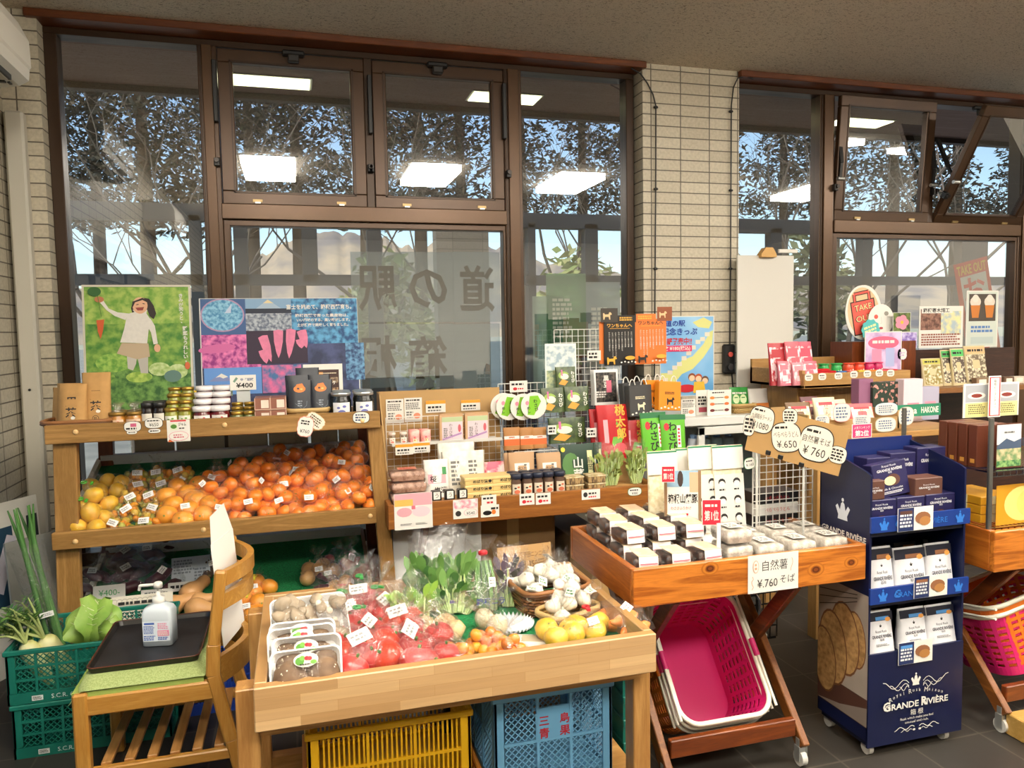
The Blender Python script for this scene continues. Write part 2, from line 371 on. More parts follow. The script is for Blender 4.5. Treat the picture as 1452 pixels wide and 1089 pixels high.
# ---- windows: bronze aluminium
BR = C('#4a3320', .32, .35, .6, .12, 6); BR2 = C('#3a2717', .35, .3); BRL = C('#563d27', .3, .4, .6, .1, 5)
PANE = GLASS('#e9efec', .30); ALU = C('#c9cbc8', .35, .8)
def pane(par, x0, z0, x1, z1, y=4.44, nm='pane'): return ob(nm, MB().add([(x0, y, z0), (x1, y, z0), (x1, y, z1), (x0, y, z1)], [(0, 1, 2, 3)], PANE), par)
def sash(par, x0, z0, x1, z1, tilt):
    """bottom-hung sash, top tipped into the room"""
    w_, h = x1-x0, z1-z0; T = .07; m = MB()
    m.box(0, -.012, 0, w_, .03, T, BR, .004).box(0, -.012, h-T, w_, .03, h, BR, .004).box(0, -.012, T, T+.006, .03, h-T, BR, .004).box(w_-T-.006, -.012, T, w_, .03, h-T, BR, .004)
    q = T-.012
    for a in ((q, q, w_-q, q+.01), (q, h-q-.01, w_-q, h-q), (q, q, q+.01, h-q), (w_-q-.01, q, w_-q, h-q)): m.box(a[0], -.016, a[1], a[2], -.01, a[3], BR2)
    s = ob('sash', m, par, (x0, YW, z0), (tilt, 0, 0))
    p = ob('pane', MB().add([(T, .012, T), (w_-T, .012, T), (w_-T, .012, h-T), (T, .012, h-T)], [(0, 1, 2, 3)], PANE), s)
    for xx in (w_*.2, w_*.78): ob('hinge_clip', MB().box(xx, -.02, .012, xx+.05, -.011, .026, C('#b59a6a', .4, .5)).box(xx+.012, -.026, .004, xx+.04, -.011, .012, ALU), s)
    for xx in (-.035, w_+.005):
        ob('latch', MB().box(xx, -.045, h*.235, xx+.03, .0, h*.29, BLACK, .004).cyl((xx+.015, -.06, h*.27), (xx+.015, -.03, h*.27), .012, C('#3d3a38', .3, .8)), s)
    return s
def window(nm, xl, xa0, xa1, xb0, xb1, xr, tilts, lj):
    W = emp(nm, (0, 0, 0), None, None); W['kind'] = 'structure'
    f = MB()
    f.box(xl, YW-.01, 3.028, xr, YW+.09, 3.062, BR2, .003)
    if lj: f.box(xl, YW-.01, .3, xl+.058, YW+.09, 3.03, BR2, .004)
    f.box(xr-.052, YW-.01, .3, xr, YW+.09, 3.03, BR2, .004)
    for a, b_ in ((xa0, xa1), (xb0, xb1)):
        f.box(a, YW-.012, .3, b_, YW+.09, 3.03, BR, .004)
        f.box(a+.022, YW-.03, .3, b_-.022, YW-.008, 3.03, BRL, .003); f.box(a+.008, YW-.017, .3, a+.014, YW-.008, 3.03, BR2)
    f.box(xa1-.005, YW-.03, 2.125, xb0+.005, YW+.09, 2.208, BRL, .004)
    f.box(xa1, YW-.005, 2.092, xb0, YW+.07, 2.124, BR, .003); f.box(xa1, YW-.005, .37, xa1+.034, YW+.07, 2.1, BR, .003); f.box(xb0-.016, YW-.005, .37, xb0, YW+.07, 2.1, BR, .003)
    f.box(xl, YW-.02, .3, xr, YW+.09, .37, BR, .004)
    mid = (xa1+xb0)/2; f.box(mid-.02, YW-.01, 2.2, mid+.024, YW+.06, 3.03, BR2, .003)
    ob('frame', f, W)
    pane(W, xl+.05, .36, xa0, 3.03); pane(W, xb1, .36, xr-.05, 3.03); pane(W, xa1+.03, .36, xb0-.01, 2.095)
    sash(W, xa1+.003, 2.208, mid-.02, 3.022, tilts[0]); sash(W, mid+.026, 2.208, xb0-.003, 3.022, tilts[1])
    for c in ((xa1+mid)/2, (mid+xb0)/2):   # catch on the head of each sash
        ob('catch', MB().box(c-.06, YW-.05, 3.0, c+.06, YW-.008, 3.03, BLACK, .008).box(c-.03, YW-.06, 2.965, c+.03, YW-.02, 3.005, C('#2a2725', .4), .006), W)
    return W
W1 = window('window_1', -1.163, -.446, -.351, 1.226, 1.335, 2.061, (0, 0), True)
W2 = window('window_2', 2.742, 3.415, 3.53, 5.137, 5.25, 5.97, (rad(4.6), rad(31)), True)
def stay(par, x, z, p2):
    a = V((x, YW-.03, z)); p2 = V(p2); m_ = (a+p2)/2+V((0, -.02, -.05))
    m = MB().beam(a, m_, .018, .026, BLACK, (1, 0, 0)).beam(m_, p2, .012, .02, BLACK, (1, 0, 0)).cyl((p2.x-.02, p2.y, p2.z), (p2.x+.03, p2.y, p2.z), .012, ALU)
    ob('stay_arm', m, par)
for x, z in ((-.362, 2.95), (.445, 2.93), (1.222, 2.94)): ob('stay_arm', MB().box(x-.012, YW-.05, z-.32, x+.012, YW-.02, z, BLACK, .004), W1)
stay(W2, 3.548, 2.78, (3.552, 4.36, 2.48)); stay(W2, 4.315, 2.78, (4.312, 4.35, 2.46)); stay(W2, 4.365, 2.78, (4.375, 4.22, 2.46)); stay(W2, 5.13, 2.78, (5.125, 4.22, 2.46))
# ---- left wall: sliding door with its header
D = emp('door_1', (0, 0, 0), None, None); D['kind'] = 'structure'
ob('header', MB().box(-1.4, .85, 2.04, -1.29, 3.84, 2.21, C('#b9c0c6', .25, .8, .5), .006), D)
ob('sensor', MB().box(-1.29, 2.2, 2.08, -1.24, 2.42, 2.15, C('#8d8a84', .5), .015), D)
df = C('#3d4043', .4, .5)
for y0, y1 in ((.9, 1.85), (1.85, 2.8), (2.8, 3.8)):
    ob('door_leaf', MB().box(-1.40, y0, 0, -1.35, y0+.07, 2.04, df).box(-1.40, y1-.07, 0, -1.35, y1, 2.04, df).box(-1.40, y0, 1.94, -1.35, y1, 2.04, df).box(-1.40, y0, 0, -1.35, y1, .1, df)
       .box(-1.378, y0+.07, .1, -1.372, y1-.07, 1.94, GLASS('#eef3f3', .08)), D)
ob('jamb', MB().box(-1.36, 3.80, 0, -1.31, 3.845, 2.06, C('#d8d6cf', .4), .004), D)
# ---- air conditioners and the white pipe cover
AW = C('#dcd6ca', .45); AD = C('#1c1b1a', .5)
def aircon(y0, y1, z, label):
    E_ = emp('air_conditioner', (-1.328, y1, z), label, 'air conditioner', 'air conditioners on the left wall')
    L_ = y1-y0; pr = [(0, .29), (.19, .29), (.225, .275), (.262, .21), (.268, .09), (.262, .035), (.225, .012), (.16, 0), (0, .02)]
    T = MX(((1, 0, 0, 0), (0, 0, -1, 0), (0, 1, 0, 0), (0, 0, 0, 1)))
    ob('casing', MB(T).prism(pr[::-1], 0, L_, AW), E_)
    ob('front_panel', MB(MX(((1, 0, 0, 0), (0, 0, -1, 0), (0, 1, 0, 0), (0, 0, 0, 1)))).prism([(.262, .075), (.275, .09), (.272, .2), (.235, .278), (.225, .28), (.262, .2)], .004, L_-.004, C('#e8e2d6', .35)), E_)
    ob('louvre', MB().box(.1, -L_+.09, -.003, .235, -.13, .02, AD).beam((.2, -L_+.1, -.004), (.2, -.14, -.004), .05, .006, C('#bdb6a8', .4)), E_)
    ob('sensor_marks', MB().box(.12, -.1, -.003, .2, -.08, .004, AD).box(.2, -.07, .003, .21, -.04, .01, AD), E_)
aircon(2.92, 3.79, 2.575, 'white wall air conditioner high at the left edge beside the window')
aircon(.25, 1.05, 2.49, 'white wall air conditioner farther along the left wall, seen mirrored in the window glass')
tag(ob('pipe_cover', MB().box(-1.312, 4.235, .25, -1.228, 4.298, 2.6, C('#bcb7a9', .5), .01).cyl((-1.27, 4.235, 1.25), (-1.27, 4.231, 1.25), .006, BLACK)), 'white plastic pipe cover running up the tiled corner', 'pipe cover')
# ---- ceiling lamps seen as mirror images; rear ones unseen, added as front fill
for i, (x, y, wy) in enumerate([(-.18, 1.19, .82), (1.35, 1.19, .82), (2.88, 1.12, .86), (4.4, 1.12, .86), (5.9, 1.1, .82), (7.4, 1.1, .82)] + [(x_, -1.0, .5) for x_ in (-.4, .5, 1.4, 2.3, 5.0, 5.7)]):
    E_ = emp('ceiling_or_fill_light', (x, y, 3.1), 'square white ceiling panel lamp, mirrored in the window or added unseen as rear fill', 'ceiling light', 'ceiling lamps')
    wx = .47
    ob('diffuser', MB().box(-wx/2, -wy/2, -.07, wx/2, wy/2, -.006, EMIT('#fff6e6', LAMP)), E_)
    ob('frame', MB().box(-wx/2-.02, -wy/2-.02, -.006, wx/2+.02, wy/2+.02, 0, WHITE), E_)
# ================================================================ outside
for x in (-.09, 1.44, 2.95, 4.36):      # lamps under the eave, seen through the panes
    E_ = emp('eave_light', (x, 5.13, 3.1), 'pale yellow lamp panel under the outside eave', 'eave light', 'eave lamps')
    ob('diffuser', MB().box(-.235, -.1, -.012, .235, .1, -.006, EMIT('#f4f0c0', 4)), E_); ob('frame', MB().box(-.25, -.115, -.006, .25, .115, 0, WHITE), E_)
ROOF = WOOD('#8a6a5c', '#a5877a', 'x', .7)
st('trim_3', MB().box(-6, 4.55, 3.1, 12, 5.42, 3.16, ROOF).box(-6, 5.40, 3.06, 12, 5.46, 3.3, C('#3a302a')), label='dark boarded eave outside above the windows')
st('ground', MB().box(-60, 4.6, -.3, 80, 120, -.15, MIX('#9a988f', '#b9b5a8', .8, .4, .6, .9)))
PF = C('#2f363d', .6, 0, .4, .2, 3)
st('porch_frame', MB().box(-5, 7.5, 2.55, 12, 7.62, 2.70, PF).box(-5, 7.5, 1.965, 1.0, 7.6, 2.065, PF).box(2.3, 7.5, 1.965, 12, 7.6, 2.065, PF)
   .box(-.52, 7.5, -.15, -.4, 7.62, 2.6, PF).box(.09, 7.5, 2.0, .23, 7.62, 2.6, PF).box(.7, 7.5, -.15, .835, 7.62, 2.6, PF).box(2.33, 7.5, -.15, 2.41, 7.62, 2.6, PF)
   .box(2.955, 7.5, -.15, 3.1, 7.62, 2.6, PF).box(5.2, 7.5, -.15, 5.34, 7.62, 2.6, PF).box(6.44, 7.5, -.15, 6.58, 7.62, 2.6, PF).box(-.9, 7.5, -.15, -.8, 7.62, 2.6, PF).box(7.9, 7.5, -.15, 8.3, 7.62, 2.7, C('#5a5048')))
brick = TILE(0, .3, .1, 0, 0, '#8f8577', '#7d7467', '#5a5248')
st('column', MB().box(1.34, 7.3, -.15, 1.86, 7.5, 2.55, brick))
# mountain ridge
mt = []
prof = [(-700, 395), (-200, 380), (40, 400), (200, 415), (320, 402), (345, 385), (372, 362), (405, 343), (440, 333), (480, 331), (515, 335), (545, 337), (570, 350), (600, 349), (640, 343), (690, 348), (730, 356), (775, 376), (820, 372), (860, 384), (930, 392), (1000, 396), (1080, 402), (1160, 396), (1250, 404), (1452, 392), (2200, 398)]
rows = [[], [], [], [], []]; rg = random.Random(3)
for i in range(len(prof)-1):
    for k in range(6):
        t = k/6; x = prof[i][0]*(1-t)+prof[i+1][0]*t; y = prof[i][1]*(1-t)+prof[i+1][1]*t
        p = at(x, y, Y=600); p.z += rg.uniform(-1, 1)*2.2
        for j, fr in enumerate((0, .3, .62, .86, 1)):
            q = (NZ.noise(V((x*.012, fr*3, 1)))-.0)*26*sin(pi*fr)
            rows[j].append((p.x*(.72+.28*fr), 430+170*fr+q, -2+(p.z+2)*fr**1.35+q*.25))
st('hills', MB().grid(rows, MIX('#8f8783', '#c7b295', .03, .38, .62, .95, 6), smooth=True))  # ridge colours lightened to carry the distance haze
# trees
LEAFD = [C('#25281d', .8), C('#30322a', .8), C('#3d3a2c', .8), C('#4a4034', .8)]; BARK = C('#4a3f33', .9); BARKL = C('#6b6258', .9)
def crown(m, c, R, n, rg, s=.16, mats=LEAFD):
    for i in range(n):
        d = V((rg.gauss(0, 1), rg.gauss(0, 1), rg.gauss(0, 1))).normalized()*rg.random()**.4
        p = V((c[0]+d.x*R[0], c[1]+d.y*R[1], c[2]+d.z*R[2]*(1))); a = V((rg.uniform(-1, 1), rg.uniform(-1, 1), rg.uniform(-.6, .6))).normalized()*s*rg.uniform(.6, 1.5)
        b_ = a.orthogonal().normalized()*s*rg.uniform(.25, .5); b_.rotate(MX.Rotation(rg.uniform(0, 6.3), 3, a))
        m.add([p-a, p+b_, p+a, p-b_], [(0, 1, 2, 3)], rg.choice(mats))
def evergreen(x, y, z0, z1, R, n, seed, label, s=.085):
    rg = random.Random(seed); E_ = emp('evergreen_tree', (x, y, -.15), label, 'tree', 'evergreen trees outside')
    m = MB(); h = (z1-z0)
    for k in range(7):
        f = k/6; crown(m, (rg.uniform(-.3, .3)*R, rg.uniform(-.3, .3)*R, z0+.15+h*f), (R*(1.05-.5*f), R*.8, h/9), n//7, rg, s)
    ob('crown', m, E_); ob('trunk', MB().tube([(0, 0, 0), (.05, 0, z0), (0, 0, z1)], [.16, .13, .04], BARK, 7), E_)
rg = random.Random(5)
for i, px in enumerate([60, 130, 205, 285, 360, 430, 505, 585, 660, 745, 815, 900, 1010, 1100, 1190, 1270, 1350, 1440]):
    y = 15+4*rg.random(); p = at(px+rg.uniform(-12, 12), 292+rg.uniform(-14, 8), Y=y)
    evergreen(p.x, y, p.z, p.z+4.6, 1.1, 4200, i, 'tall dark evergreen crown above the porch frame, %s from the left' % (ORD+['thirteenth', 'fourteenth', 'fifteenth', 'sixteenth', 'seventeenth', 'eighteenth'])[i])
def bare(x, y, h, seed, label, r=.055, mat=BARKL):
    rg = random.Random(seed); m = MB()
    def br(p, d, l, r_, k):
        pts = [p]; q = p
        for i in range(3):
            d = (d+V((rg.uniform(-.25, .25), rg.uniform(-.25, .25), rg.uniform(-.1, .22)))).normalized(); q = q+d*l/3; pts.append(q)
        m.tube(pts, [r_, r_*.85, r_*.7, r_*.55], mat, 4 if k > 1 else 6, caps=False)
        if k < 5:
            for i in range(2 if k else 4):
                e = (d+V((rg.uniform(-1, 1), rg.uniform(-.7, .7), rg.uniform(-.3, .7)))).normalized(); br(pts[rg.choice((2, 3))], e, l*rg.uniform(.6, .85), r_*.55, k+1)
    br(V((0, 0, 0)), V((0, 0, 1)), h*.5, r, 0)
    tag(ob('bare_tree', m, loc=(x, y, -.15)), label, 'tree', 'bare trees outside')
bare(*at(272, 400, Y=9.5).xy, 3.6, 2, 'leafless tree with a forked trunk outside the leftmost pane')
bare(*at(350, 400, Y=10.5).xy, 4.4, 7, 'leafless tree outside, left of the mountain view'); bare(*at(560, 400, Y=10).xy, 3.8, 12, 'leafless tree outside behind the mirrored lettering')
bare(*at(800, 400, Y=11).xy, 4.2, 21, 'leafless tree outside the pane left of the tiled pillar'); bare(*at(1090, 400, Y=11).xy, 4.2, 33, 'leafless tree outside behind the white board')
bare(*at(1200, 400, Y=9.5).xy, 4.6, 35, 'leafless tree outside behind the take-out sign'); bare(*at(1330, 400, Y=10).xy, 4.6, 41, 'leafless tree outside, farthest right'); bare(*at(180, 400, Y=11).xy, 4.8, 44, 'leafless tree outside, farthest left')
def shrub(px, py, y, R, n, seed, label, mats):
    p = at(px, py, Y=y); m = MB(); rg = random.Random(seed)
    crown(m, (0, 0, 0), (R*.7, R*.6, R), n, rg, .11, mats); m.tube([(0, 0, -p.z-.15), (0, 0, 0)], .05, BARK, 6)
    tag(ob('pine_tree', m, loc=p), label, 'tree', 'young pines outside')
PL = [C('#8b9a58', .8), C('#a9b070', .8), C('#c5c48a', .8)]
shrub(545, 430, 10, .75, 420, 1, 'young yellow-green pine behind the mirrored lettering', PL); shrub(500, 465, 11, .6, 300, 2, 'low yellow-green shrub left of the mirrored lettering', PL)
shrub(610, 480, 12, .9, 300, 3, 'yellow-green pine beside the brick column', PL); shrub(820, 440, 9.5, .9, 420, 4, 'pale pine outside left of the pillar', PL); shrub(1150, 400, 10, .9, 420, 5, 'grey-green pine outside right of the white board', [C('#5e6648', .8), C('#767c58', .8)])
shrub(1190, 430, 11, .8, 300, 6, 'grey-green pine outside left of the take-out sign', [C('#6a7048', .8), C('#8d8f5e', .8)])
# ================================================================ furniture
def lwood(ax): return WOOD('#84602f', '#b58a52', ax, .45)
def owood(ax, k=False): return WOOD('#8f4a12', '#c8792c', ax, .35, k)
def rwood(ax): return WOOD('#5d2a10', '#8a4619', ax, .35)
def cwood(ax): return WOOD('#a0703a', '#c99a5c', ax, .4)
GREEN = MIX('#0c5a30', '#17884a', 160, .3, .7, .95, bump=.6)
PEG = C('#d9b27a', .5)
# ---- left produce shelf: three tiers
S1 = emp('produce_shelf', (-.31, 3.4, 0), 'brown three-tier wooden produce shelf with green turf slopes by the left wall', 'shelf')
S1o = V(S1.location)
def sp(name, mb): return ob(name, mb, S1, -S1o)
sp('top_board', MB().box(-.97, 3.405, 1.085, .345, 4.15, 1.115, lwood('x'), .003))
sp('fascia', MB().box(-.972, 3.375, 1.08, .348, 3.402, 1.155, lwood('x'), .003)); sp('fascia', MB().box(-.965, 3.36, .655, .318, 3.388, .725, lwood('x'), .003)); sp('fascia', MB().box(-.965, 3.36, .19, .325, 3.388, .262, lwood('x'), .003))
for x, z in ((-.86, 1.125), (-.3, 1.125), (.27, 1.115), (-.88, .685), (-.4, .69), (.29, .69), (-.88, .22), (.25, .22)): sp('peg', MB().ball((x, 3.375 if z > 1 else 3.36, z), (.011, .006, .011), PEG, 8, 5))
for pts in (((-.91, 3.425), (-.94, 3.425)), ((-.9, 4.05), (-.92, 4.05)), ((.325, 3.425), (.39, 3.425)), ((.325, 4.05), (.38, 4.05))):
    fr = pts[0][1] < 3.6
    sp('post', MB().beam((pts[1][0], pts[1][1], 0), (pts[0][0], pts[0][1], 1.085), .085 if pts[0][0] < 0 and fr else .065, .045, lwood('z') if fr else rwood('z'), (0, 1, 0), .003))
TA = math.atan2(.215, .66)     # slope of the tiers
def tier(z0):
    T = tr(0, 3.39, z0) @ rx(TA)
    sp('tray', MB(T).box(-.93, 0, -.02, .3, .7, 0, lwood('x')).box(-.945, 0, -.02, -.925, .7, .035, C('#d7d2c4', .5)).box(.295, 0, -.02, .31, .7, .035, C('#8a5f35', .5)))
    sp('turf', MB(T).box(-.925, 0, .0, .295, .7, .006, GREEN))
    sp('back_strip', MB(T).box(-.925, .68, .0, .295, .70, .055, C('#d3d6d6', .45)))
tier(.668); tier(.215)
def tp(px, py, z0, up=0.):       # photo point on a tier's slope
    n = V((0, -sin(TA), cos(TA))); o_ = V((0, 3.39, z0+.006)); return at(px, py, pl=(o_+n*up, n))
GB = C('#b3ab9a', .7, var=.1, vs_=3)
for x0, x1 in ((-.80, -.615), (-.605, -.375), (-.355, -.16), (-.155, .045), (.06, .20), (.205, .31)):
    sp('back_panel', MB(tr(0, 4.13, 0) @ rx(rad(-2))).box(x0, 0, .62, x1, .012, 1.085, GB))
# ---- front table: butcher-block tray on legs
bm, nt, b, o = newmat('butcher_block'); L = nt.links.new; N = nt.nodes.new
tc = N('ShaderNodeTexCoord'); sx = N('ShaderNodeSeparateXYZ'); L(tc.outputs['Object'], sx.inputs[0]); cb = N('ShaderNodeCombineXYZ')
ad = N('ShaderNodeMath'); L(sx.outputs[0], ad.inputs[0]); L(sx.outputs[1], ad.inputs[1]); L(ad.outputs[0], cb.inputs[0]); L(sx.outputs[2], cb.inputs[1])
br = N('ShaderNodeTexBrick'); br.offset = .37; br.inputs['Scale'].default_value = 1; br.inputs['Brick Width'].default_value = .24; br.inputs['Row Height'].default_value = .0275
br.inputs['Mortar Size'].default_value = .0004; br.inputs['Color1'].default_value = lin('#cfab7c'); br.inputs['Color2'].default_value = lin('#ae8658'); br.inputs['Mortar'].default_value = lin('#a87f4d')
L(cb.outputs[0], br.inputs['Vector']); mp = N('ShaderNodeMapping'); mp.inputs['Scale'].default_value = (6, 6, 120); L(tc.outputs['Object'], mp.inputs[0])
n = N('ShaderNodeTexNoise'); n.inputs['Scale'].default_value = 1; n.inputs['Detail'].default_value = 4; L(mp.outputs[0], n.inputs['Vector'])
mr = N('ShaderNodeMapRange'); mr.inputs[3].default_value = .82; mr.inputs[4].default_value = 1.12; L(n.outputs[0], mr.inputs[0])
vm = N('ShaderNodeVectorMath'); vm.operation = 'SCALE'; L(br.outputs[0], vm.inputs[0]); L(mr.outputs[0], vm.inputs['Scale']); L(vm.outputs[0], b.inputs['Base Color']); b.inputs['Roughness'].default_value = .4
BLOCK = bm
FT = emp('produce_table', (.4, 2.2, 0), 'pale butcher-block produce table with a green-lined tray in the foreground', 'table'); FTo = V(FT.location)
def fp(name, mb): return ob(name, mb, FT, -FTo)
fx0, fx1, fy0, fy1, fz = -.128, .928, 1.852, 2.545, .66
fp('front_board', MB().box(fx0, fy0, fz-.11, fx1, fy0+.03, fz, BLOCK, .003)); fp('back_board', MB().box(fx0, fy1-.03, fz-.11, fx1, fy1, fz, BLOCK, .003))
fp('side_board', MB().box(fx0, fy0+.03, fz-.11, fx0+.03, fy1-.03, fz, BLOCK, .003)); fp('side_board', MB().box(fx1-.025, fy0+.03, fz-.11, fx1, fy1-.03, fz, BLOCK, .003))
fp('bottom_board', MB().box(fx0+.03, fy0+.03, fz-.10, fx1-.025, fy1-.03, fz-.085, cwood('x'))); fp('turf', MB().box(fx0+.03, fy0+.03, fz-.085, fx1-.025, fy1-.03, fz-.076, GREEN))
FZ = fz-.076
for x, y in ((fx0-.02, 1.95), (fx0-.02, 2.48), (.93, 1.98), (.93, 2.48)): fp('leg', MB().box(x-.027, y-.03, 0, x+.027, y+.03, fz-.09 if x > 0 else fz-.03, cwood('z'), .003))
fp('rail', MB().box(fx0, 1.93, .50, fx1, 1.97, .55, cwood('x'))); fp('rail', MB().box(fx0, 2.46, .10, fx1, 2.5, .15, cwood('x')))
# ---- folding trolleys with X legs
def trolley(nm, x0, x1, y0, y1, z0, z1, lx, label, floor_=True, wood=owood, stretch=True, kn=True):
    E_ = emp(nm, ((x0+x1)/2, (y0+y1)/2, 0), label, 'display table'); O = V(E_.location); t = .022
    def p(name, mb): return ob(name, mb, E_, -O)
    m = MB().box(x0, y0, z0, x1, y0+t, z1, wood('x', kn), .003)
    if kn:
        m.T = MX(((1, 0, 0, 0), (0, 0, -1, y0-.0002), (0, 1, 0, 0), (0, 0, 0, 1)))
        for dx, dz, r_ in ((.265, .1, .012), (.66, .055, .013), (.80, .065, .011)):
            m.zl = 0
            for q, c in ((2.3, '#a8601e'), (1.9, '#bd7428'), (1.35, '#96501a'), (1.0, '#5a2a10'), (.55, '#7a3e18')): m.el(x0+dx, z0+dz, r_*q*1.15, r_*q*.8, C(c, .35), 16)
    p('front_board', m); p('back_board', MB().box(x0, y1-t, z0, x1, y1, z1, wood('x'), .003))
    p('side_board', MB().box(x0, y0+t, z0, x0+t, y1-t, z1, wood('y'), .003)); p('side_board', MB().box(x1-t, y0+t, z0, x1, y1-t, z1, wood('y'), .003))
    p('bottom_board', MB().box(x0+t, y0+t, z0+.015, x1-t, y1-t, z0+.03, wood('x')))
    d = y1-y0
    for i, x in enumerate(lx):
        s = 1 if i else -1
        p('leg', MB().beam((x, y0+.02, .07), (x, y1-.03, z0+.01), .024, .05, rwood('y'), (1, 0, 0), .003) if 0 else MB().beam((x, y0+.02, .07), (x, y1-.03, z0+.01), .05, .026, WOOD('#6b3c18','#97602c','y',.35), (1, 0, 0), .003))
        p('leg', MB().beam((x-.03*s, y1-.03, .07), (x-.03*s, y0+.03, z0+.01), .05, .026, rwood('y'), (1, 0, 0), .003))
        p('bolt', MB().cyl((x-.06*s, (y0+y1)/2, (z0+.08)/2), (x+.03*s, (y0+y1)/2, (z0+.08)/2), .008, ALU))
        for y in (y0+.035, y1-.035):
            c = ob('caster', MB().box(x-.014, y-.012, .048, x+.014, y+.012, .1, ALU, .003).box(x-.016, y-.014, .02, x-.012, y+.014, .07, ALU).box(x+.012, y-.014, .02, x+.016, y+.014, .07, ALU), E_, -O)
            ob('wheel', MB().cyl((x-.010, y, .027), (x+.010, y, .027), .027, C('#c9c6bf', .5), n=16), c)
    if stretch:
        p('stretcher', MB().box(lx[0]+.02, y0+.035, .105, lx[1]-.02, y0+.06, .165, rwood('x'), .003)); p('stretcher', MB().box(lx[0]+.02, y1-.06, .105, lx[1]-.02, y1-.035, .165, rwood('x'), .003))
    return E_
trolley('folding_display_table', .975, 1.836, 2.1, 2.66, .635, .757, (1.10, 1.61), 'knotty orange pine folding display table holding the soba boxes')
trolley('folding_display_table', .36, 1.66, 3.28, 3.9, .64, .75, (.50, 1.5), 'brown wooden folding display table under the dried goods at the window', kn=False, wood=lambda a, k=False: WOOD('#7d4a1c', '#a96c30', a, .4))
trolley('folding_display_table', 2.345, 3.2, 2.06, 2.6, .615, .762, (2.44, 3.05), 'brown wooden folding display table under the chrome wire rack at the right edge')
# ---- chair
WN = WOOD('#a5732f', '#c89a50', 'z', .35); WNx = WOOD('#a5732f', '#c89a50', 'x', .35)
CH = emp('chair', (-.48, 2.75, 0), 'wooden chair with green seat and curved back holding a tray', 'chair'); CHo = V(CH.location)
def cp(name, mb, **k): return ob(name, mb, CH, -CHo, **k)
cu = MB(); rows = []
for i in range(13):
    u = i/12
    for_ = []
    for j in range(13):
        v = j/12; e = min(1, min(u, 1-u, v, 1-v)*9); z = .425+.028*sin(e*pi/2)**.6
        x = -.70+.385*u; y = 2.515+.455*v
        if i == 0: z = .385; x = -.705
        for_.append((x-.0, y, z))
    rows.append(for_)
cu.grid(rows, MIX('#8b9a5c', '#a0ad70', 220, .4, .6, .85), flip=True); cp('cushion', cu.box(-.695, 2.52, .38, -.32, 2.965, .42, C('#8fa550', .85)))
for y, ys in ((2.525, 0), (2.955, 0)):
    cp('leg', MB().beam((-.672, y, 0), (-.672, y, .42), .042, .04, WN, (0, 1, 0), .006))
    pts = [(-.20, .0), (-.245, .2), (-.292, .42), (-.286, .52), (-.255, .752)]
    m = MB()
    for a, b_ in zip(pts, pts[1:]): m.beam((a[0], y, a[1]-.004), (b_[0], y, b_[1]+.004), .032, .042 if b_[1] < .7 else .036, WN, (1, 0, 0), .006)
    cp('leg', m)
    cp('seat_rail', MB().box(-.66, y-.014, .345, -.29, y+.014, .405, WNx, .005))
    cp('low_rail', MB().box(-.66, y-.012, .14, -.25, y+.012, .175, WNx, .004))
cp('seat_rail', MB().box(-.685, 2.53, .35, -.66, 2.95, .40, WNx, .005))
for i in range(6):
    x = -.63+i*.066; cp('slat', MB().box(x, 2.535, .168, x+.03, 2.945, .182, WOOD('#9a6a35', '#b98a50', 'y', .4), .002))
def bent(z0, z1, dx, x_):
    rows = []
    for k in range(15):
        t = k/14; y = 2.525+.43*t; x = x_+dx*sin(pi*t); q = .022
        rows.append([(x-q/2, y, z0), (x+q/2, y, z0), (x+q/2, y, z1), (x-q/2, y, z1)])
    return MB().grid(rows, WNx, cv=True, smooth=False)
cp('back_rail', bent(.70, .748, .085, -.262)); cp('back_rail', bent(.625, .675, .085, -.268)); cp('back_rail', bent(.38, .47, .09, -.29))
T = tr(-.262, 2.74, .71) @ rz(-pi/2-.24) @ rx(pi/2+.08)
m = MB(T).box(-.115, -.25, -.001, .105, .10, .001, C('#e9e6df', .7)).po([(-.115, .10), (.10, .10), (.08, .19), (-.06, .205)], C('#e9e6df', .7))
tag(ob('paper_sign', m), 'white paper sheet taped to the back of the green-seated chair', 'sign')
# tray and sanitizer
T_ = emp('tray', (-.50, 2.77, .4535), 'black lacquer serving tray on the green chair seat', 'tray'); m = MB(); w2, h2 = .165, .205
def rr(hx, hy, r_, n=5): return [(sx_*(hx-r_)+r_*cos(a0+pi/2*i/n), sy_*(hy-r_)+r_*sin(a0+pi/2*i/n)) for sx_, sy_, a0 in ((1, 1, 0), (-1, 1, pi/2), (-1, -1, pi), (1, -1, 1.5*pi)) for i in range(n+1)]
o1, o2, i2, i1 = rr(w2-.006, h2-.006, .02), rr(w2, h2, .022), rr(w2-.006, h2-.006, .018), rr(w2-.012, h2-.012, .016)
m.grid([[(x, y, 0) for x, y in o1], [(x, y, .02) for x, y in o2], [(x, y, .02) for x, y in i2], [(x, y, .006) for x, y in i1]], C('#1c1916', .3, var=.2, vs_=20), cv=True, smooth=False)
m.po([(x, y) for x, y in i1], MIX('#17181b', '#2c2e33', 9, .35, .7, .45)); m.v[-len(i1):] = [V((p.x, p.y, .006)) for p in m.v[-len(i1):]]; m.po(o1[::-1], BLACK)
ob('tray_body', m, T_); ob('rim_line', MB().tube([(x, y, .02) for x, y in o2], .0022, C('#5a2a1c', .3), 5, True), T_)
BT = emp('sanitizer_bottle', (-.478, 2.745, .46), 'clear hand sanitizer pump bottle standing on the black tray', 'bottle', rot=(0, 0, -.2)); BT.scale = (1.1,)*3; m = MB()
def rrect(hx, hy, r_, z): return [(x, y, z) for x, y in rr(hx, hy, r_)]
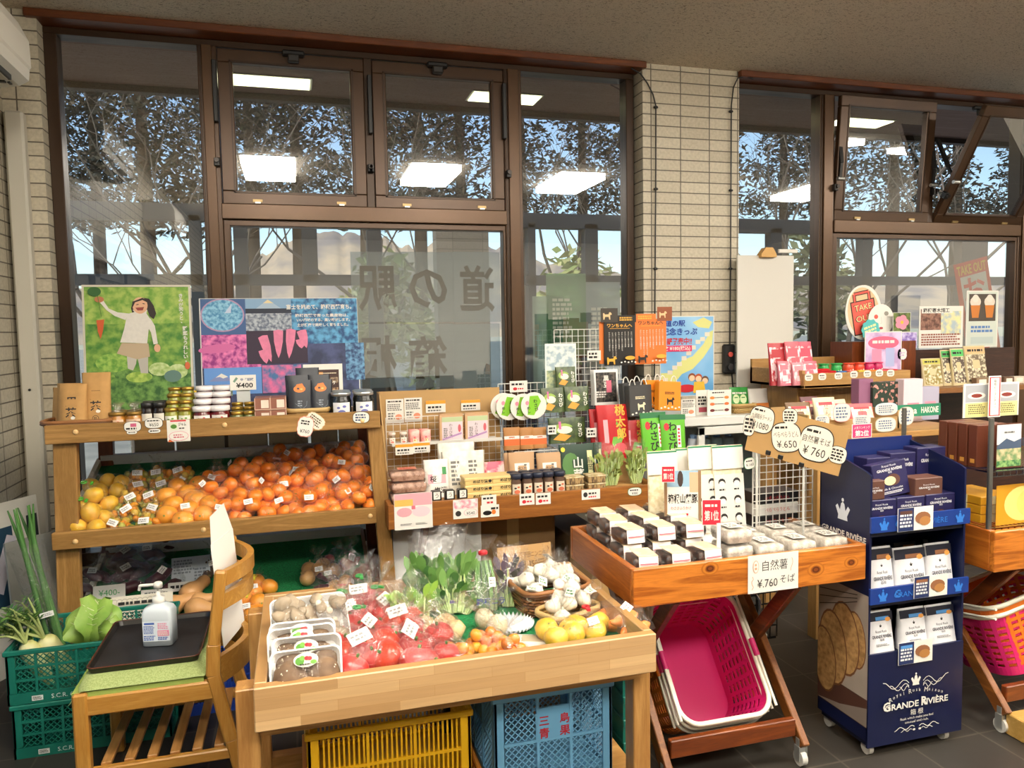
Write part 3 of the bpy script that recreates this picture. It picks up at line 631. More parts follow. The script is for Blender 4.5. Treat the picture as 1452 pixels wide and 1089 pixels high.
m.grid([rrect(.036, .022, .006, 0), rrect(.044, .03, .01, .004), rrect(.044, .03, .01, .105), rrect(.038, .026, .012, .118), rrect(.02, .019, .015, .128), rrect(.0155, .0155, .015, .131), rrect(.0155, .0155, .015, .143)], C('#cfd8de', .22), cv=True)
m.add(rrect(.036, .022, .006, .0005), [tuple(range(24))], WHITE); ob('bottle_body', m, BT); ob('gel', MB().grid([rrect(.034, .02, .006, .003), rrect(.041, .027, .01, .006), rrect(.041, .027, .01, .1)], C('#dbe6ee', .2), cv=True), BT)
ob('collar', MB().lathe([(.018, .132), (.018, .148), (.008, .15), (.006, .166), (0, .166)], WHITE), BT)
ob('pump', MB().lathe([(.004, .15), (.004, .175), (.013, .176), (.013, .19), (.009, .194), (0, .195)], WHITE).beam((0, 0, .186), (-.056, 0, .184), .012, .007, WHITE, c=.002).beam((-.053, 0, .186), (-.057, 0, .168), .008, .008, WHITE, (0, 1, 0), c=.002), BT)
BL = C('#3b5fb0', .6); PKT = C('#e08aa6', .6)
m = MB(MX(((1, 0, 0, 0), (0, 0, -1, -.0303), (0, 1, 0, .05), (0, 0, 0, 1)))).pr(0, 0, .08, .062, C('#dfe7ee', .6)).pr(-.02, .024, .03, .006, BL).scrib(-.02, .005, .034, .026, 6, BL, 1).scrib(-.02, -.02, .034, .016, 3, BL, 2).scrib(.021, .016, .032, .02, 4, PKT, 3).pr(.021, -.006, .034, .018, PKT).scrib(.021, -.006, .03, .014, 3, WHITE, 4).scrib(.021, -.022, .032, .01, 2, BL, 5)
ob('label', m, BT)
# ---- navy display stand
NV = C('#0a1339', .35, var=.08, vs_=5); NVD = C('#080e26', .5); LB = C('#2f74c9', .5)
ST = emp('display_stand', (2.05, 2.22, 0), 'navy cardboard rusk display stand on casters beside the soba table', 'display stand'); STo = V(ST.location)
def sd(name, mb): return ob(name, mb, ST, -STo)
X0, X1, Y0, Y1, ZB = 1.845, 2.25, 2.095, 2.35, .06
side = [(Y0, ZB), (Y1, ZB), (Y1, 1.06), (Y0+.02, 1.0), (Y0, .99), (Y0, .97)]
for x in (X0, X1-.008): sd('side_panel', MB(MX(((0, 0, 1, x), (1, 0, 0, 0), (0, 1, 0, 0), (0, 0, 0, 1)))).prism(side, 0, .008, NV))
sd('back_panel', MB().box(X0, Y1-.006, ZB, X1, Y1, 1.075, C('#12235c', .4)))
sd('front_panel', MB().box(X0, Y0-.004, ZB-.02, X1, Y0+.004, .37, NV)); sd('plinth', MB().box(X0+.01, Y0+.01, ZB-.02, X1-.01, Y1-.01, ZB+.01, NVD))
for z in (.355, .545, .79): sd('shelf', MB().box(X0+.008, Y0+.004, z-.012, X1-.008, Y1-.006, z, NVD))
def crown(m, x, y, s, mat):
    m.po([(x-s*.36, y-s*.5), (x+s*.36, y-s*.5), (x+s*.32, y-s*.28), (x+s*.52, y+s*.12), (x+s*.38, y+s*.25), (x+s*.2, y-s*.02), (x+s*.12, y+s*.32), (x, y+s*.42), (x-s*.12, y+s*.32), (x-s*.2, y-s*.02), (x-s*.38, y+s*.25), (x-s*.52, y+s*.12), (x-s*.32, y-s*.28)], mat); m.el(x, y+s*.52, s*.09, s*.1, mat, 8)
FR = MX(((1, 0, 0, 0), (0, 0, -1, Y0-.0045), (0, 1, 0, 0), (0, 0, 0, 1)))
for z, zz in ((.55, .604), (.797, .85)):
    m = MB().box(X0-.006, Y0-.014, z, X1+.006, Y0-.006, zz, C('#14347e', .4)); m.T = tr(0, -.0145, 0) @ tr(0, Y0, 0) @ MX(((1, 0, 0, 0), (0, 0, -1, 0), (0, 1, 0, 0), (0, 0, 0, 1)))
    c = (z+zz)/2; crown(m, X0+.045, c, .038, LB); crown(m, X1-.04, c, .038, LB); m.tx('Grande Rivière'.upper(), 2.045, c, .019, LB, .22); m.tx('G', 1.95, c+.002, .027, LB, bold=True)
    sd('shelf_lip', m)
m = MB(FR); XC = 2.045
crown(m, XC, .258, .04, WHITE)
for s in (-1, 1):
    for k, (rx_, ry_, dy) in enumerate(((.055, .014, .005), (.04, .011, -.006), (.02, .008, -.012))): m.ln([(XC+s*(.03+rx_*2*t/9), .245+dy+ry_*sin(t*.9)+t*.000) for t in range(10)], .0022, WHITE)
for i, ch in enumerate('Royal Rusk Maison'):
    t = (i-8)/8; m.tx(ch, XC+.108*t, .222-.022*t*t, .017 if ch.isupper() else .0125, WHITE, rot=-.35*t)
m.tx('GRANDE RIVIÈRE', XC, .178, .022, WHITE, .27, bold=True).tx('G', XC-.128, .18, .032, WHITE, bold=True).tx('R', XC+.032, .18, .032, WHITE, bold=True).tx('箱 根', XC, .146, .02, WHITE, .055)
m.tx('Rusk which make you feel', XC, .125, .009, WHITE, .14).tx('unusual and rich.', XC, .113, .009, WHITE, .1)
for s in (-1, 1):
    m.ln([(XC+s*(.01+.0085*t), .093+.006*sin(t*1.1)) for t in range(11)], .0024, WHITE).ln([(XC+s*(.02+.006*t), .084+.004*sin(t*1.4)) for t in range(9)], .0018, WHITE); m.el(XC+s*.012, .083, .006, .004, WHITE, 8)
ob('front_print', m, ST, -STo)
# left side print: sliced bread below, crown and name above
LS = MX(((0, 0, -1, X0-.0006), (-1, 0, 0, 0), (0, 1, 0, 0), (0, 0, 0, 1)))      # x runs from back (-Y1) to front (-Y0)
m = MB(LS); a, b_ = -Y1, -Y0; c = (a+b_)/2
m.pr(c, .345, b_-a, .46, MIX('#a89c90', '#8b7f74', 4, .3, .7, .6)).pr(c, .16, b_-a, .1, C('#4a2c22', .6)).po([(a, .112), (b_, .112), (b_, .18), (a+.12, .135)], C('#7f7268', .6))
CR = C('#6d4424', .7); BRD = MIX('#b98f58', '#8e6a3c', 55, .35, .68, .8, 3)
for x, z, rx_, rz_, ro in ((c+.07, .40, .05, .10, .25), (c+.015, .385, .075, .13, .3), (c-.045, .33, .075, .135, .3), (c-.09, .27, .065, .12, .28)):
    pts = [(x+rx_*cos(t)*cos(ro)-rz_*sin(t)*sin(ro)*.6, z+rx_*cos(t)*sin(ro)+rz_*sin(t)) for t in [2*pi*i/22 for i in range(22)]]
    q = [(min(max(u, a+.001), b_-.001), v) for u, v in pts]; m.po(q, CR); q = [(min(max(x+(u-x)*.93, a+.001), b_-.001), z+(v-z)*.94) for u, v in pts]; m.po(q, BRD)
for i in range(3): m.ln([(a+.01, .53-.03*i), (c, .55-.02*i), (b_-.05, .565-.012*i)], .003, C('#3d3228', .7))
ob('bread_print', m, ST, -STo); m = MB(LS); m.pr(c, .80, .2, .2, NV); crown(m, c-.005, .845, .07, C('#cfd3da', .5)); m.tx('GRANDE RIVIÈRE', c, .765, .02, WHITE, .225, bold=True).tx('ラスク', c+.07, .715, .024, WHITE)
ob('name_print', m, ST, -STo)
for x in (X0+.03, X1-.05):
    for y in (Y0+.03, Y1-.03):
        ob('caster', MB().cyl((x-.009, y, .022), (x+.009, y, .022), .022, C('#b9b6af', .5), n=14).box(x-.014, y-.012, .03, x+.014, y+.012, .05, ALU), ST, -STo)
# ================================================================ produce in clear bags
def heap(n, r, seed, R=None, sq=1.0):
    """n balls settled into a small heap on z=0"""
    rg = random.Random(seed); R = R or r*1.1*n**.42
    P = [V((rg.uniform(-1, 1)*R*.6, rg.uniform(-1, 1)*R*.6, r+rg.uniform(0, 1)*r*2.2)) for _ in range(n)]
    for it in range(90):
        for i in range(n):
            P[i].z -= r*.07; P[i].x *= .985; P[i].y *= .985
        for _ in range(3):
            for i in range(n):
                for j in range(i):
                    d = P[i]-P[j]; l = d.length or 1e-4; o = 1.93*r-l
                    if o > 0: d *= o/l/2; P[i] += d; P[j] -= d
                if P[i].z < r*sq: P[i].z = r*sq
    return P
def wrap(P, r, seed, neck=.05, flare=.035, lean=0., film=None, mg=.006, nphi=26, wr=.05):
    """crumpled clear bag shrunk round the balls, gathered and flared at the top"""
    c = sum(P, V())/len(P); rr_ = r if isinstance(r, (list, tuple)) else [r]*len(P); rows = []; K = 15
    top = max(p.z+q for p, q in zip(P, rr_))
    for i in range(K+1):
        th = pi-(pi-(.45 if neck else .02))*i/K; row = []
        for j in range(nphi):
            ph = 2*pi*j/nphi; d = V((sin(th)*cos(ph), sin(th)*sin(ph), cos(th))); best = 0; h = 0
            for p, q in zip(P, rr_):
                e = p-c; t = e.dot(d); h = max(h, t+q); k = q*q-(e.length_squared-t*t)
                if k > 0: best = max(best, t+sqrt(k))
            a = max(best, .84*h)+mg; a *= 1+wr*NZ.noise(V((d.x*5+seed, d.y*5, d.z*5)))
            w_ = c+d*a; w_.z = max(w_.z, .0015); row.append(w_)
        rows.append(row)
    if neck:
        ax = V((lean, -.1, 1)).normalized(); b_ = V((c.x, c.y, top))+ax*.012; rg = random.Random(seed)
        for k, (hh, ra) in enumerate(((.3, .02), (.55, .009), (1.0, flare*.55), (1.5, flare), (1.8, flare*1.15))):
            row = []
            for j in range(nphi):
                ph = 2*pi*j/nphi; ru = 1+(.45 if k > 1 else .1)*sin(ph*6+seed)*(1 if j % 2 else .6)
                row.append(b_+ax*(neck*hh+(.012*sin(ph*4+seed*2) if k > 1 else 0))+V((cos(ph), sin(ph)*.8, 0))*ra*ru)
            rows.append(row)
    return MB().grid(rows, film or FILM(), cv=True)
def surf(P, r, d):
    c = sum(P, V())/len(P); d = V(d).normalized(); best = 0; h = 0
    for p in P:
        e = p-c; t = e.dot(d); h = max(h, t+r); k = r*r-(e.length_squared-t*t)
        if k > 0: best = max(best, t+sqrt(k))
    return c+d*(max(best, .84*h)+.009)
def sticker(par, p, d, w_=.036, h=.024, mat=None, rot=0, nm='price_sticker', lines=2, ink=None):
    d = V(d).normalized(); x = V((0, 0, 1)).cross(d); x = x.normalized() if x.length > .1 else V((1, 0, 0)); y = d.cross(x)
    T = MX(((x.x, y.x, d.x, p.x), (x.y, y.y, d.y, p.y), (x.z, y.z, d.z, p.z), (0, 0, 0, 1))) @ rz(rot)
    m = MB(T).box(-w_/2, -h/2, -.0004, w_/2, h/2, .0003, mat or C('#e9e9e4', .5)); m.zl = .0004
    if lines: m.scrib(0, 0, w_*.8, h*.6, lines, ink or C('#8a8a88', .6), 3)
    return ob(nm, m, par)
def fmesh(name, r, mats, sq=(1, 1, 1), stem=None, tip=0., n=14, k=10, dim=.1, lump=0.):
    m = MB()
    def f(d):
        q = 1-dim*max(0, d.z-.8)/.2*.6-(dim*.5)*max(0, -d.z-.85)/.15
        if tip: q += tip*max(0, abs(d.z)-.75)/.25
        if lump: q *= 1+lump*NZ.noise(d*2.5)
        return q
    m.ball((0, 0, 0), (r*sq[0], r*sq[1], r*sq[2]), mats, n, k, f)
    if stem: m.cyl((0, 0, r*sq[2]*.86), (0, 0, r*sq[2]*(.97 if stem[1] < 1 else stem[1])), r*.1, stem[0], n=6)
    return m.mesh(name)
def CIT(h1, h2): return MIX(h1, h2, 9, .3, .7, .38, bump=.06)
ORG = fmesh('mandarin', .034, MIX('#dc6c0e', '#f08e24', 14, .3, .7, .35, bump=.05), (1, 1, .84), (C('#6a7a2a', .7), .5))
ORP = fmesh('orange', .045, MIX('#e8901c', '#f2a63a', 14, .3, .7, .4, bump=.06), (1, 1, .92), (C('#7a8a3a', .7), .5))
YUZ = fmesh('yuzu', .036, MIX('#d8a61c', '#edc440', 14, .3, .7, .42, bump=.1), (1, 1, .85), (C('#6a7a2a', .7), .5), lump=.08)
LEM = fmesh('lemon', .037, MIX('#d39b20', '#e8bd3e', 12, .3, .7, .42, bump=.1), (1, 1, 1.12), None, .12, lump=.05)
KUM = [fmesh('kumquat', .0135, C(h_, .35), (1, 1, 1.25), None, 0, 8, 6, 0) for h_ in ('#e39a24', '#d98a1e', '#c9a63a', '#9d9a3a')]
TOM = [fmesh('tomato', .04, C(h_, .28), (1.04, 1.04, .86), (C('#4c7a2c', .6), 1.12), 0, 14, 10, .2) for h_ in ('#c02622', '#b3201d', '#c83c20')]
MIN = [fmesh('mini_tomato', .0165, C(h_, .25), (1, 1, 1.1), None, 0, 10, 7, 0) for h_ in ('#e8a020', '#e38a1c', '#d9761c')]
ONI = fmesh('onion', .038, MIX('#b9834a', '#d8a86a', 9, .3, .7, .4, 4, (1, 1, .2)), (1, 1, .95), (C('#a58a5a', .7), 1.25), 0, 14, 10, .05)
PLN = fmesh('potato', .034, MIX('#c9ae78', '#dcc692', 12, .35, .7, .6), (1.15, .95, .85), None, 0, 12, 8, 0, .15)
FILMW = FILM('#ffffff', .07, 55, .55); FILMC = FILM('#ffffff', .035, 70, .45)
PR = {}
def bagproto(key, fm_, r, n, seed, name, fname, neck=.04, flare=.03, sq=.9, stk=True, film=None, tie=None, lean=0., sw=.036, sdir=(0, -.75, .65), srot=0.1):
    P = heap(n, r, seed, sq=sq); rg = random.Random(seed); E_ = emp(name, (0, 0, 0), name.replace('_', ' '), 'bag')
    for p in P:
        me = rg.choice(fm_) if isinstance(fm_, list) else fm_
        o = bpy.data.objects.new(fname, me); COL.objects.link(o); o.parent = E_; o.location = p; o.rotation_euler = (rg.uniform(-.9, .9), rg.uniform(-.9, .9), rg.uniform(0, 6.3))
    b_ = ob('clear_bag', wrap(P, r, seed, neck, flare, lean, film or FILMC), E_)
    if stk: sticker(E_, surf(P, r, sdir), sdir, sw, sw*.62, rot=srot)
    if tie and neck:
        t = max(p.z for p in P)+r+.012+neck*.55; ob('tie', MB().tube([(sum(p.x for p in P)/n+lean*neck*.5+.010*cos(a), sum(p.y for p in P)/n-.05*neck+.010*sin(a), t) for a in [i*pi/4 for i in range(8)]], .004, C(tie, .5), 5, True).box(-.004, -.03, t-.003, .006, -.008, t+.003, C(tie, .5)), E_)
    PR[key] = [E_, False]; return E_
def put(key, loc, label, cat, group, rotz=0., tilt=None, sc_=1.0):
    e, used = PR[key]; R = (MX.Rotation(tilt or 0, 3, 'X') @ MX.Rotation(rotz, 3, 'Z')).to_euler()
    if not used:
        PR[key][1] = True; e.location = loc; e.rotation_euler = R; e.scale = (sc_,)*3; tag(e, label, cat, group); return e
    o = dup(e, loc, R, label, group, sc_); o['category'] = cat; return o
# ---- upper tier -------------------------------------------------
def slope(x, s, z0, up=0.): return V((x, 3.39+s*cos(TA)-up*sin(TA), z0+.0065+s*sin(TA)+up*cos(TA)))
for i in range(4): bagproto('man%d' % i, ORG, .034, (9, 10, 11, 9)[i], 10+i, 'mandarin_bag', 'mandarin', 0.018, .02, srot=(-.2, .15, .3, 0)[i])
rows_ = ['front row', 'second row', 'third row', 'back row']; rg = random.Random(77)
k = 0
for r_, (s, xs, lift) in enumerate(((.107, (-.345, -.22, -.09, .03, .145, .245), 0), (.25, (-.36, -.235, -.11, .02, .14, .245), .012), (.385, (-.37, -.25, -.125, .0, .125, .24), .02), (.525, (-.13, .005, .12, .245), .035))):
    for c, x in enumerate(xs):
        put('man%d' % (k % 4), slope(x+rg.uniform(-.008, .008), s+rg.uniform(-.008, .008), .668, lift*0), 'orange mandarin bag on the middle tier, %s, %s from the left' % (rows_[r_], ORD[c]), 'bag of mandarins', 'mandarin bags on the middle tier', rg.uniform(0, 6.3) if k > 3 else 0, TA, rg.uniform(.98, 1.08)); k += 1
bagproto('pale', ORP, .045, 7, 31, 'orange_bag', 'orange', .0, .0); bagproto('pale2', ORP, .045, 6, 32, 'orange_bag', 'orange', .0, .0)
put('pale', slope(-.475, .125, .668), 'clear bag of large pale oranges at the front, left of the mandarins', 'bag of oranges', 'large orange bags', 0, TA)
put('pale2', slope(-.485, .28, .668), 'clear bag of large pale oranges behind the front orange bag', 'bag of oranges', 'large orange bags', 1, TA)
for i in range(3): bagproto('lem%d' % i, LEM, .037, 5, 41+i, 'lemon_bag', 'lemon', .035, .03, tie='#4ca02c' if i < 2 else None, lean=-1.6, stk=False)
for i, (x, s, nm) in enumerate(((-.845, .085, 'at the front left corner of the middle tier'), (-.855, .235, 'behind the front lemon bag on the middle tier'), (-.835, .385, 'third from the front on the left of the middle tier'))):
    put('lem%d' % i, slope(x, s, .668), 'bag of yellow lemons %s' % nm, 'bag of lemons', 'lemon bags', 0, TA)
for i in range(3): bagproto('kum%d' % i, KUM, .0135, (20, 22, 24)[i], 51+i, 'kumquat_bag', 'kumquat', (.03 if i == 1 else .012), .02, sdir=(.1, -.6, .8), sw=.04, srot=(-.2, .2, .5)[i])
k = 0
for r_, (s, xs) in enumerate(((.06, (-.735, -.635)), (.165, (-.72, -.62)), (.27, (-.73, -.63)), (.375, (-.715, -.61, -.545)), (.49, (-.74, -.645, -.55)))):
    for c, x in enumerate(xs):
        put('kum%d' % (k % 3), slope(x+rg.uniform(-.01, .01), s, .668), 'clear kumquat bag right of the lemons, %s from the front, %s from left' % (('row one', 'row two', 'row three', 'row four', 'row five')[r_], ORD[c]), 'bag of kumquats', 'kumquat bags', rg.uniform(-.6, .6), TA, 1.08); k += 1
# ---- lower tier -------------------------------------------------
def spud(L_, r, mat, seed, bend=.2, name='sweet_potato'):
    rg = random.Random(seed); pts = []; rs = []
    for i in range(9):
        t = i/8-.5; pts.append((t*L_, bend*L_*(.25-t*t), r+.004*sin(i+seed))); rs.append(max(.004, r*(1-(2*abs(t))**2.6)**.7*(1+.1*sin(i*2+seed))))
    return MB().tube(pts, rs, mat, 10).mesh(name)
PUR = MIX('#3a1822', '#55242f', 30, .3, .7, .45); SWR = MIX('#8a3a3a', '#a85a4a', 30, .3, .7, .5)
def longbag(key, name, fname, mats, L_, r, n, seed, neck=.03, tie=None, flare=.03, stk=True):
    rg = random.Random(seed); E_ = emp(name, (0, 0, 0), name.replace('_', ' '), 'bag'); P = []
    for i in range(n):
        me = spud(L_*rg.uniform(.85, 1.1), r*rg.uniform(.85, 1.1), mats, seed+i, rg.uniform(-.3, .3), fname); z = (0, 0, 0, 1.5, 1.5, 3)[i]*r; y = (-1.05, 1.05, 3.0, 0, 2, .8)[i]*2*r*.95-r
        o = bpy.data.objects.new(fname, me); COL.objects.link(o); o.parent = E_; o.location = (rg.uniform(-.01, .01), y, z); o.rotation_euler = (0, 0, rg.uniform(-.12, .12))
        for t in (-.36, -.12, .12, .36): P.append(V((t*L_, y, z+r)))
    ob('clear_bag', wrap(P, r*1.05, seed, neck, flare, 0, FILMW, wr=.12), E_)
    if stk: sticker(E_, surf(P, r, (.1, -.5, .85)), (.1, -.5, .85), .045, .03, rot=.2)
    PR[key] = [E_, False]; return E_
longbag('pur0', 'sweet_potato_bag', 'sweet_potato', PUR, .14, .026, 4, 3, .03); longbag('pur1', 'sweet_potato_bag', 'sweet_potato', PUR, .15, .028, 3, 8, .0)
def low(px, py): return tp(px, py, .215)
for i, (px, py, key, rt, nm) in enumerate(((176, 800, 'pur0', .5, 'at the back of the bottom tier, leftmost'), (212, 797, 'pur1', -.4, 'at the back of the bottom tier, second from the left'), (178, 826, 'pur1', .3, 'behind the 400 yen card'), (140, 828, 'pur0', -.7, 'left of the 400 yen card, at the tier edge'), (226, 830, 'pur0', .8, 'right of the sanitizer nozzle on the bottom tier'))):
    put(key, low(px, py), 'dark purple sweet potato bag %s' % nm, 'bag of sweet potatoes', 'purple sweet potato bags', rt, TA, .95)
def butternut(nm, px, py, rt, lab, s=1):
    m = MB(); prf = [(0, 0), (.025, .003), (.042, .02), (.048, .045), (.043, .07), (.032, .092), (.028, .115), (.03, .14), (.026, .155), (.01, .162), (0, .163)]
    m.T = tr(0, 0, .045) @ rz(rt) @ ry(pi/2) @ tr(0, 0, -.07); m.lathe(prf, MIX('#c08a50', '#d6a873', 6, .3, .7, .45), 16); m.cyl((0, 0, .16), (0, .004, .185), .006, C('#8a7a4a', .8), n=6)
    o = tag(ob('butternut_squash', m, loc=low(px, py), rot=(TA, 0, 0)), lab, 'squash', 'butternut squashes'); o.scale = (s,)*3
butternut('a', 252, 868, .5, 'tan butternut squash at the lower left of the squash heap', 1.0); butternut('b', 276, 848, 1.0, 'tan butternut squash lying behind the others, above the heap', 1.0); butternut('c', 287, 875, -.3, 'tan butternut squash at the front right of the heap', 1.0); butternut('d', 288, 860, .2, 'tan butternut squash squeezed between the other three', .8)
SHI = MIX('#3d2c20', '#6a4c34', 40, .3, .7, .8, bump=.3); DRY = [fmesh('dried_mushroom', .022, SHI, (1.1, 1, .6), None, 0, 10, 6, 0, .3)]
for i in range(2): bagproto('dry%d' % i, DRY, .02, 14, 61+i, 'dried_mushroom_bag', 'dried_mushroom', .03, .03, .6, film=FILMW)
put('dry0', low(305, 806), 'clear bag of dark dried mushrooms on the turf behind the chair back', 'bag of mushrooms', 'dried mushroom bags', 0, TA, 1.1); put('dry1', low(330, 838), 'clear bag of dark dried mushrooms right of the chair back rail', 'bag of mushrooms', 'dried mushroom bags', 1, TA, 1.1); put('dry0', low(326, 868), 'clear bag of dark dried mushrooms at the front edge behind the chair', 'bag of mushrooms', 'dried mushroom bags', 2, TA)
for i in range(2): bagproto('kak%d' % i, ORP, .042, 4, 71+i, 'orange_bag', 'orange', .03, .03, tie='#d8c83a')
put('kak0', low(352, 870), 'clear bag of oranges on the bottom tier beside the pale table leg', 'bag of oranges', 'orange bags on the bottom tier', 0, TA); put('kak1', low(362, 842), 'clear bag of oranges on the bottom tier, behind the mushroom trays', 'bag of oranges', 'orange bags on the bottom tier', 0, TA, .9)
bagproto('on0', ONI, .036, 5, 81, 'onion_bag', 'onion', .035, .03, film=FILMW); longbag('red0', 'sweet_potato_bag', 'sweet_potato', SWR, .13, .024, 4, 14, .05, flare=.05)
put('on0', low(452, 818), 'clear bag of brown onions on the bottom tier, left of the red sweet potatoes', 'bag of onions', 'onion bags', 0, TA); put('on0', low(486, 842), 'clear bag of brown onions just behind the pale table edge', 'bag of onions', 'onion bags', 1.4, TA, .85)
put('red0', low(492, 812), 'clear bag of reddish sweet potatoes at the right end of the bottom tier', 'bag of sweet potatoes', 'red sweet potato bags', .9, TA, 1.05); put('pur0', low(466, 828), 'clear bag of dark purple sweet potatoes between the onion bags', 'bag of sweet potatoes', 'purple sweet potato bags', -.4, TA, .8)
# cards standing on the lower tier
GRN = C('#3c9a52', .6)
def card(name, w_, h, loc, rot, label, cat, draw, base=None, th=.0012, group=None):
    """a flat sign; local x right, y up, face +z, origin at the bottom centre"""
    m = MB(tr(0, h/2, 0)).box(-w_/2, -h/2, -th, w_/2, h/2, 0, base or WHITE); m.zl = .0001
    if draw: draw(m)
    return tag(ob(name, m, loc=loc, rot=rot), label, cat, group)
def face(a=0., lean=0.): return (MX.Rotation(a, 3, 'Z') @ MX.Rotation(pi/2-lean, 3, 'X')).to_euler()
card('price_card', .13, .065, low(157, 858)+V((0, -.02, .03)), face(0, .2), 'white card reading ¥400 in green on the bottom tier', 'price card', lambda m: m.tx('¥400-', 0, 0, .026, GRN, .085))
def d_(m):
    m.tx('紅', -.16, .02, .03, C('#a03a2a', .7)); m.scrib(.06, -.022, .2, .04, 3, INK, 4)
    for i in range(9): m.el(-.03+.02*i, .028, .013, .012, C('#b8b2a2', .7), 10).el(-.03+.02*i, .026, .011, .010, PAPER, 10)
    m.scrib(.06, .02, .15, .02, 1, INK, 2)
card('variety_sign', .40, .10, low(176, 886)+V((0, -.03, .03)), face(0, .25), 'long cream sign with red and black handwriting behind the cabbage', 'sign', d_, PAPER)
card('price_card', .13, .065, low(222, 862)+V((0, -.01, .02)), face(-.1, .35), 'small white printed card leaning on the purple sweet potatoes', 'price card', lambda m: m.scrib(0, 0, .1, .045, 4, C('#6a6a6a', .7), 6))
card('notice_sheet', .17, .13, low(270, 830)+V((0, .02, 0)), face(.05, .5), 'grey printed sheet leaning on the turf above the squashes', 'notice', lambda m: m.scrib(-.03, .02, .09, .07, 5, C('#7f8791', .7), 7).scrib(.045, -.02, .06, .06, 4, C('#7f8791', .7), 8), C('#b9c3cc', .5))
card('price_card', .11, .04, low(258, 842)+V((0, -.02, .02)), face(0, .3), 'narrow white handwritten card above the squashes', 'price card', lambda m: m.scrib(0, 0, .09, .022, 1, INK, 9))
# ================================================================ crates
def crate(name, x0, x1, y0, y1, z0, z1, mat, label, cols=4, rows=3, solid=.16, mesh_='diag', text=None, tcol=None, group=None, rim=.018, hole=0):
    """open crate with lattice walls"""
    E_ = emp(name, ((x0+x1)/2, (y0+y1)/2, z0), label, 'crate', group); O = V(E_.location); w_ = x1-x0; d = y1-y0; h = z1-z0; t = .007
    ob('base', MB().box(-w_/2+.004, -d/2+.004, .004, w_/2-.004, d/2-.004, .012, mat), E_)
    ob('rim', MB().box(-w_/2-.006, -d/2-.006, h-rim, w_/2+.006, -d/2+t, h, mat, .003).box(-w_/2-.006, d/2-t, h-rim, w_/2+.006, d/2+.006, h, mat, .003).box(-w_/2-.006, -d/2+t, h-rim, -w_/2+t, d/2-t, h, mat, .003).box(w_/2-t, -d/2+t, h-rim, w_/2+.006, d/2-t, h, mat, .003), E_)
    def wall(L_, T, nc):
        m = MB(T); zb = h*solid; zt = h-rim; m.box(-L_/2, 0, 0, L_/2, t, zb, mat)
        cw = (L_-.06)/nc; ch = (zt-zb)/rows; m.box(-L_/2, 0, zb, -L_/2+.03, t+.004, zt, mat, .002).box(L_/2-.03, 0, zb, L_/2, t+.004, zt, mat, .002)
        for i in range(1, nc): m.box(-L_/2+.03+cw*i-.004, -.003, zb, -L_/2+.03+cw*i+.004, t, zt, mat)
        for j in range(1, rows): m.box(-L_/2+.03, -.002, zb+ch*j-.004, L_/2-.03, t-.001, zb+ch*j+.004, mat)
        for i in range(nc):
            for j in range(rows):
                a, c = -L_/2+.034+cw*i, zb+ch*j+.004; a1, c1 = a+cw-.008, c+ch-.008
                if hole and nc == 3 and i == 1 and j == rows-1: m.box(a, 0, c, a1, t, c1-.03, mat); continue
                if mesh_ == 'diag':
                    p_ = .02; k = -(c1-c)
                    while k < a1-a:
                        for s in (1, -1):
                            u0, u1 = max(k, 0), min(k+(c1-c), a1-a)
                            if u1-u0 > .004:
                                q0, q1 = (u0-k), (u1-k)
                                if s < 0: q0, q1 = (c1-c)-q0, (c1-c)-q1
                                m.beam((a+u0, t/2, c+q0), (a+u1, t/2, c+q1), .003, .0032, mat, (0, 1, 0))
                        k += p_
                else:
                    k = a+.006
                    while k < a1: m.box(k, .001, c, k+.005, t-.001, c1, mat); k += .013
        return m
    fr = wall(w_, tr(0, -d/2, 0), cols); 
    ob('side_wall', fr, E_); ob('side_wall', wall(w_, tr(0, d/2, 0) @ rz(pi), cols), E_)
    n2 = max(2, round(cols*d/w_)); ob('side_wall', wall(d, tr(w_/2, 0, 0) @ rz(pi/2), n2), E_); ob('side_wall', wall(d, tr(-w_/2, 0, 0) @ rz(-pi/2), n2), E_)
    if text:
        m = MB(tr(0, -d/2-.0012, 0) @ rx(pi/2)); len(text) > 1 and m.pr(0, .1865, .115, .085, mat); [m.tx(t_, x_, y_, s_, tcol, None, b_) for t_, x_, y_, s_, b_ in text]; ob('lettering', m, E_)
    return E_
TEAL = C('#0f6b5c', .45, var=.1, vs_=6); TEALD = C('#0d4f45', .5)
TX = [('S.C.R. 619', -.075, .018, .016, False)]
def scr(e):
    m = MB(tr(0, -.1815, 0) @ rx(pi/2)).pr(-.165, .018, .036, .018, C('#dfe6e2', .5)); m.zl = .0004; m.scrib(-.165, .018, .03, .012, 3, INK, 1); ob('code_label', m, e)
e = crate('crate', -1.02, -.50, 3.0, 3.36, 0, .198, TEAL, 'green plastic crate, the lower of the two stacked at the left wall', 7, 3, .2, text=TX, tcol=C('#cfe0da', .5), group='stacked green crates'); scr(e)
e = crate('crate', -1.03, -.51, 3.0, 3.36, .2, .398, TEAL, 'green plastic crate holding the daikon, topmost of its stack', 7, 3, .2, text=TX, tcol=C('#cfe0da', .5), group='stacked green crates'); scr(e)
BLU = C('#1f3f9a', .45); e = crate('crate', -.47, -.12, 3.14, 3.32, 0, .21, BLU, 'dark blue crate on the floor behind the chair back', 5, 3, .2, 'slat')
YEL = C('#d9a614', .4); ORA = C('#c07a2c', .45); SKY = C('#6aa5cc', .45)
crate('crate', -.01, .43, 1.99, 2.30, .235, .455, YEL, 'yellow plastic crate under the pale table', 3, 2, .1, 'slat', group=None)
crate('crate', -.02, .47, 2.0, 2.42, .0, .232, ORA, 'orange plastic crate under the yellow crate', 4, 2, .12, 'diag')
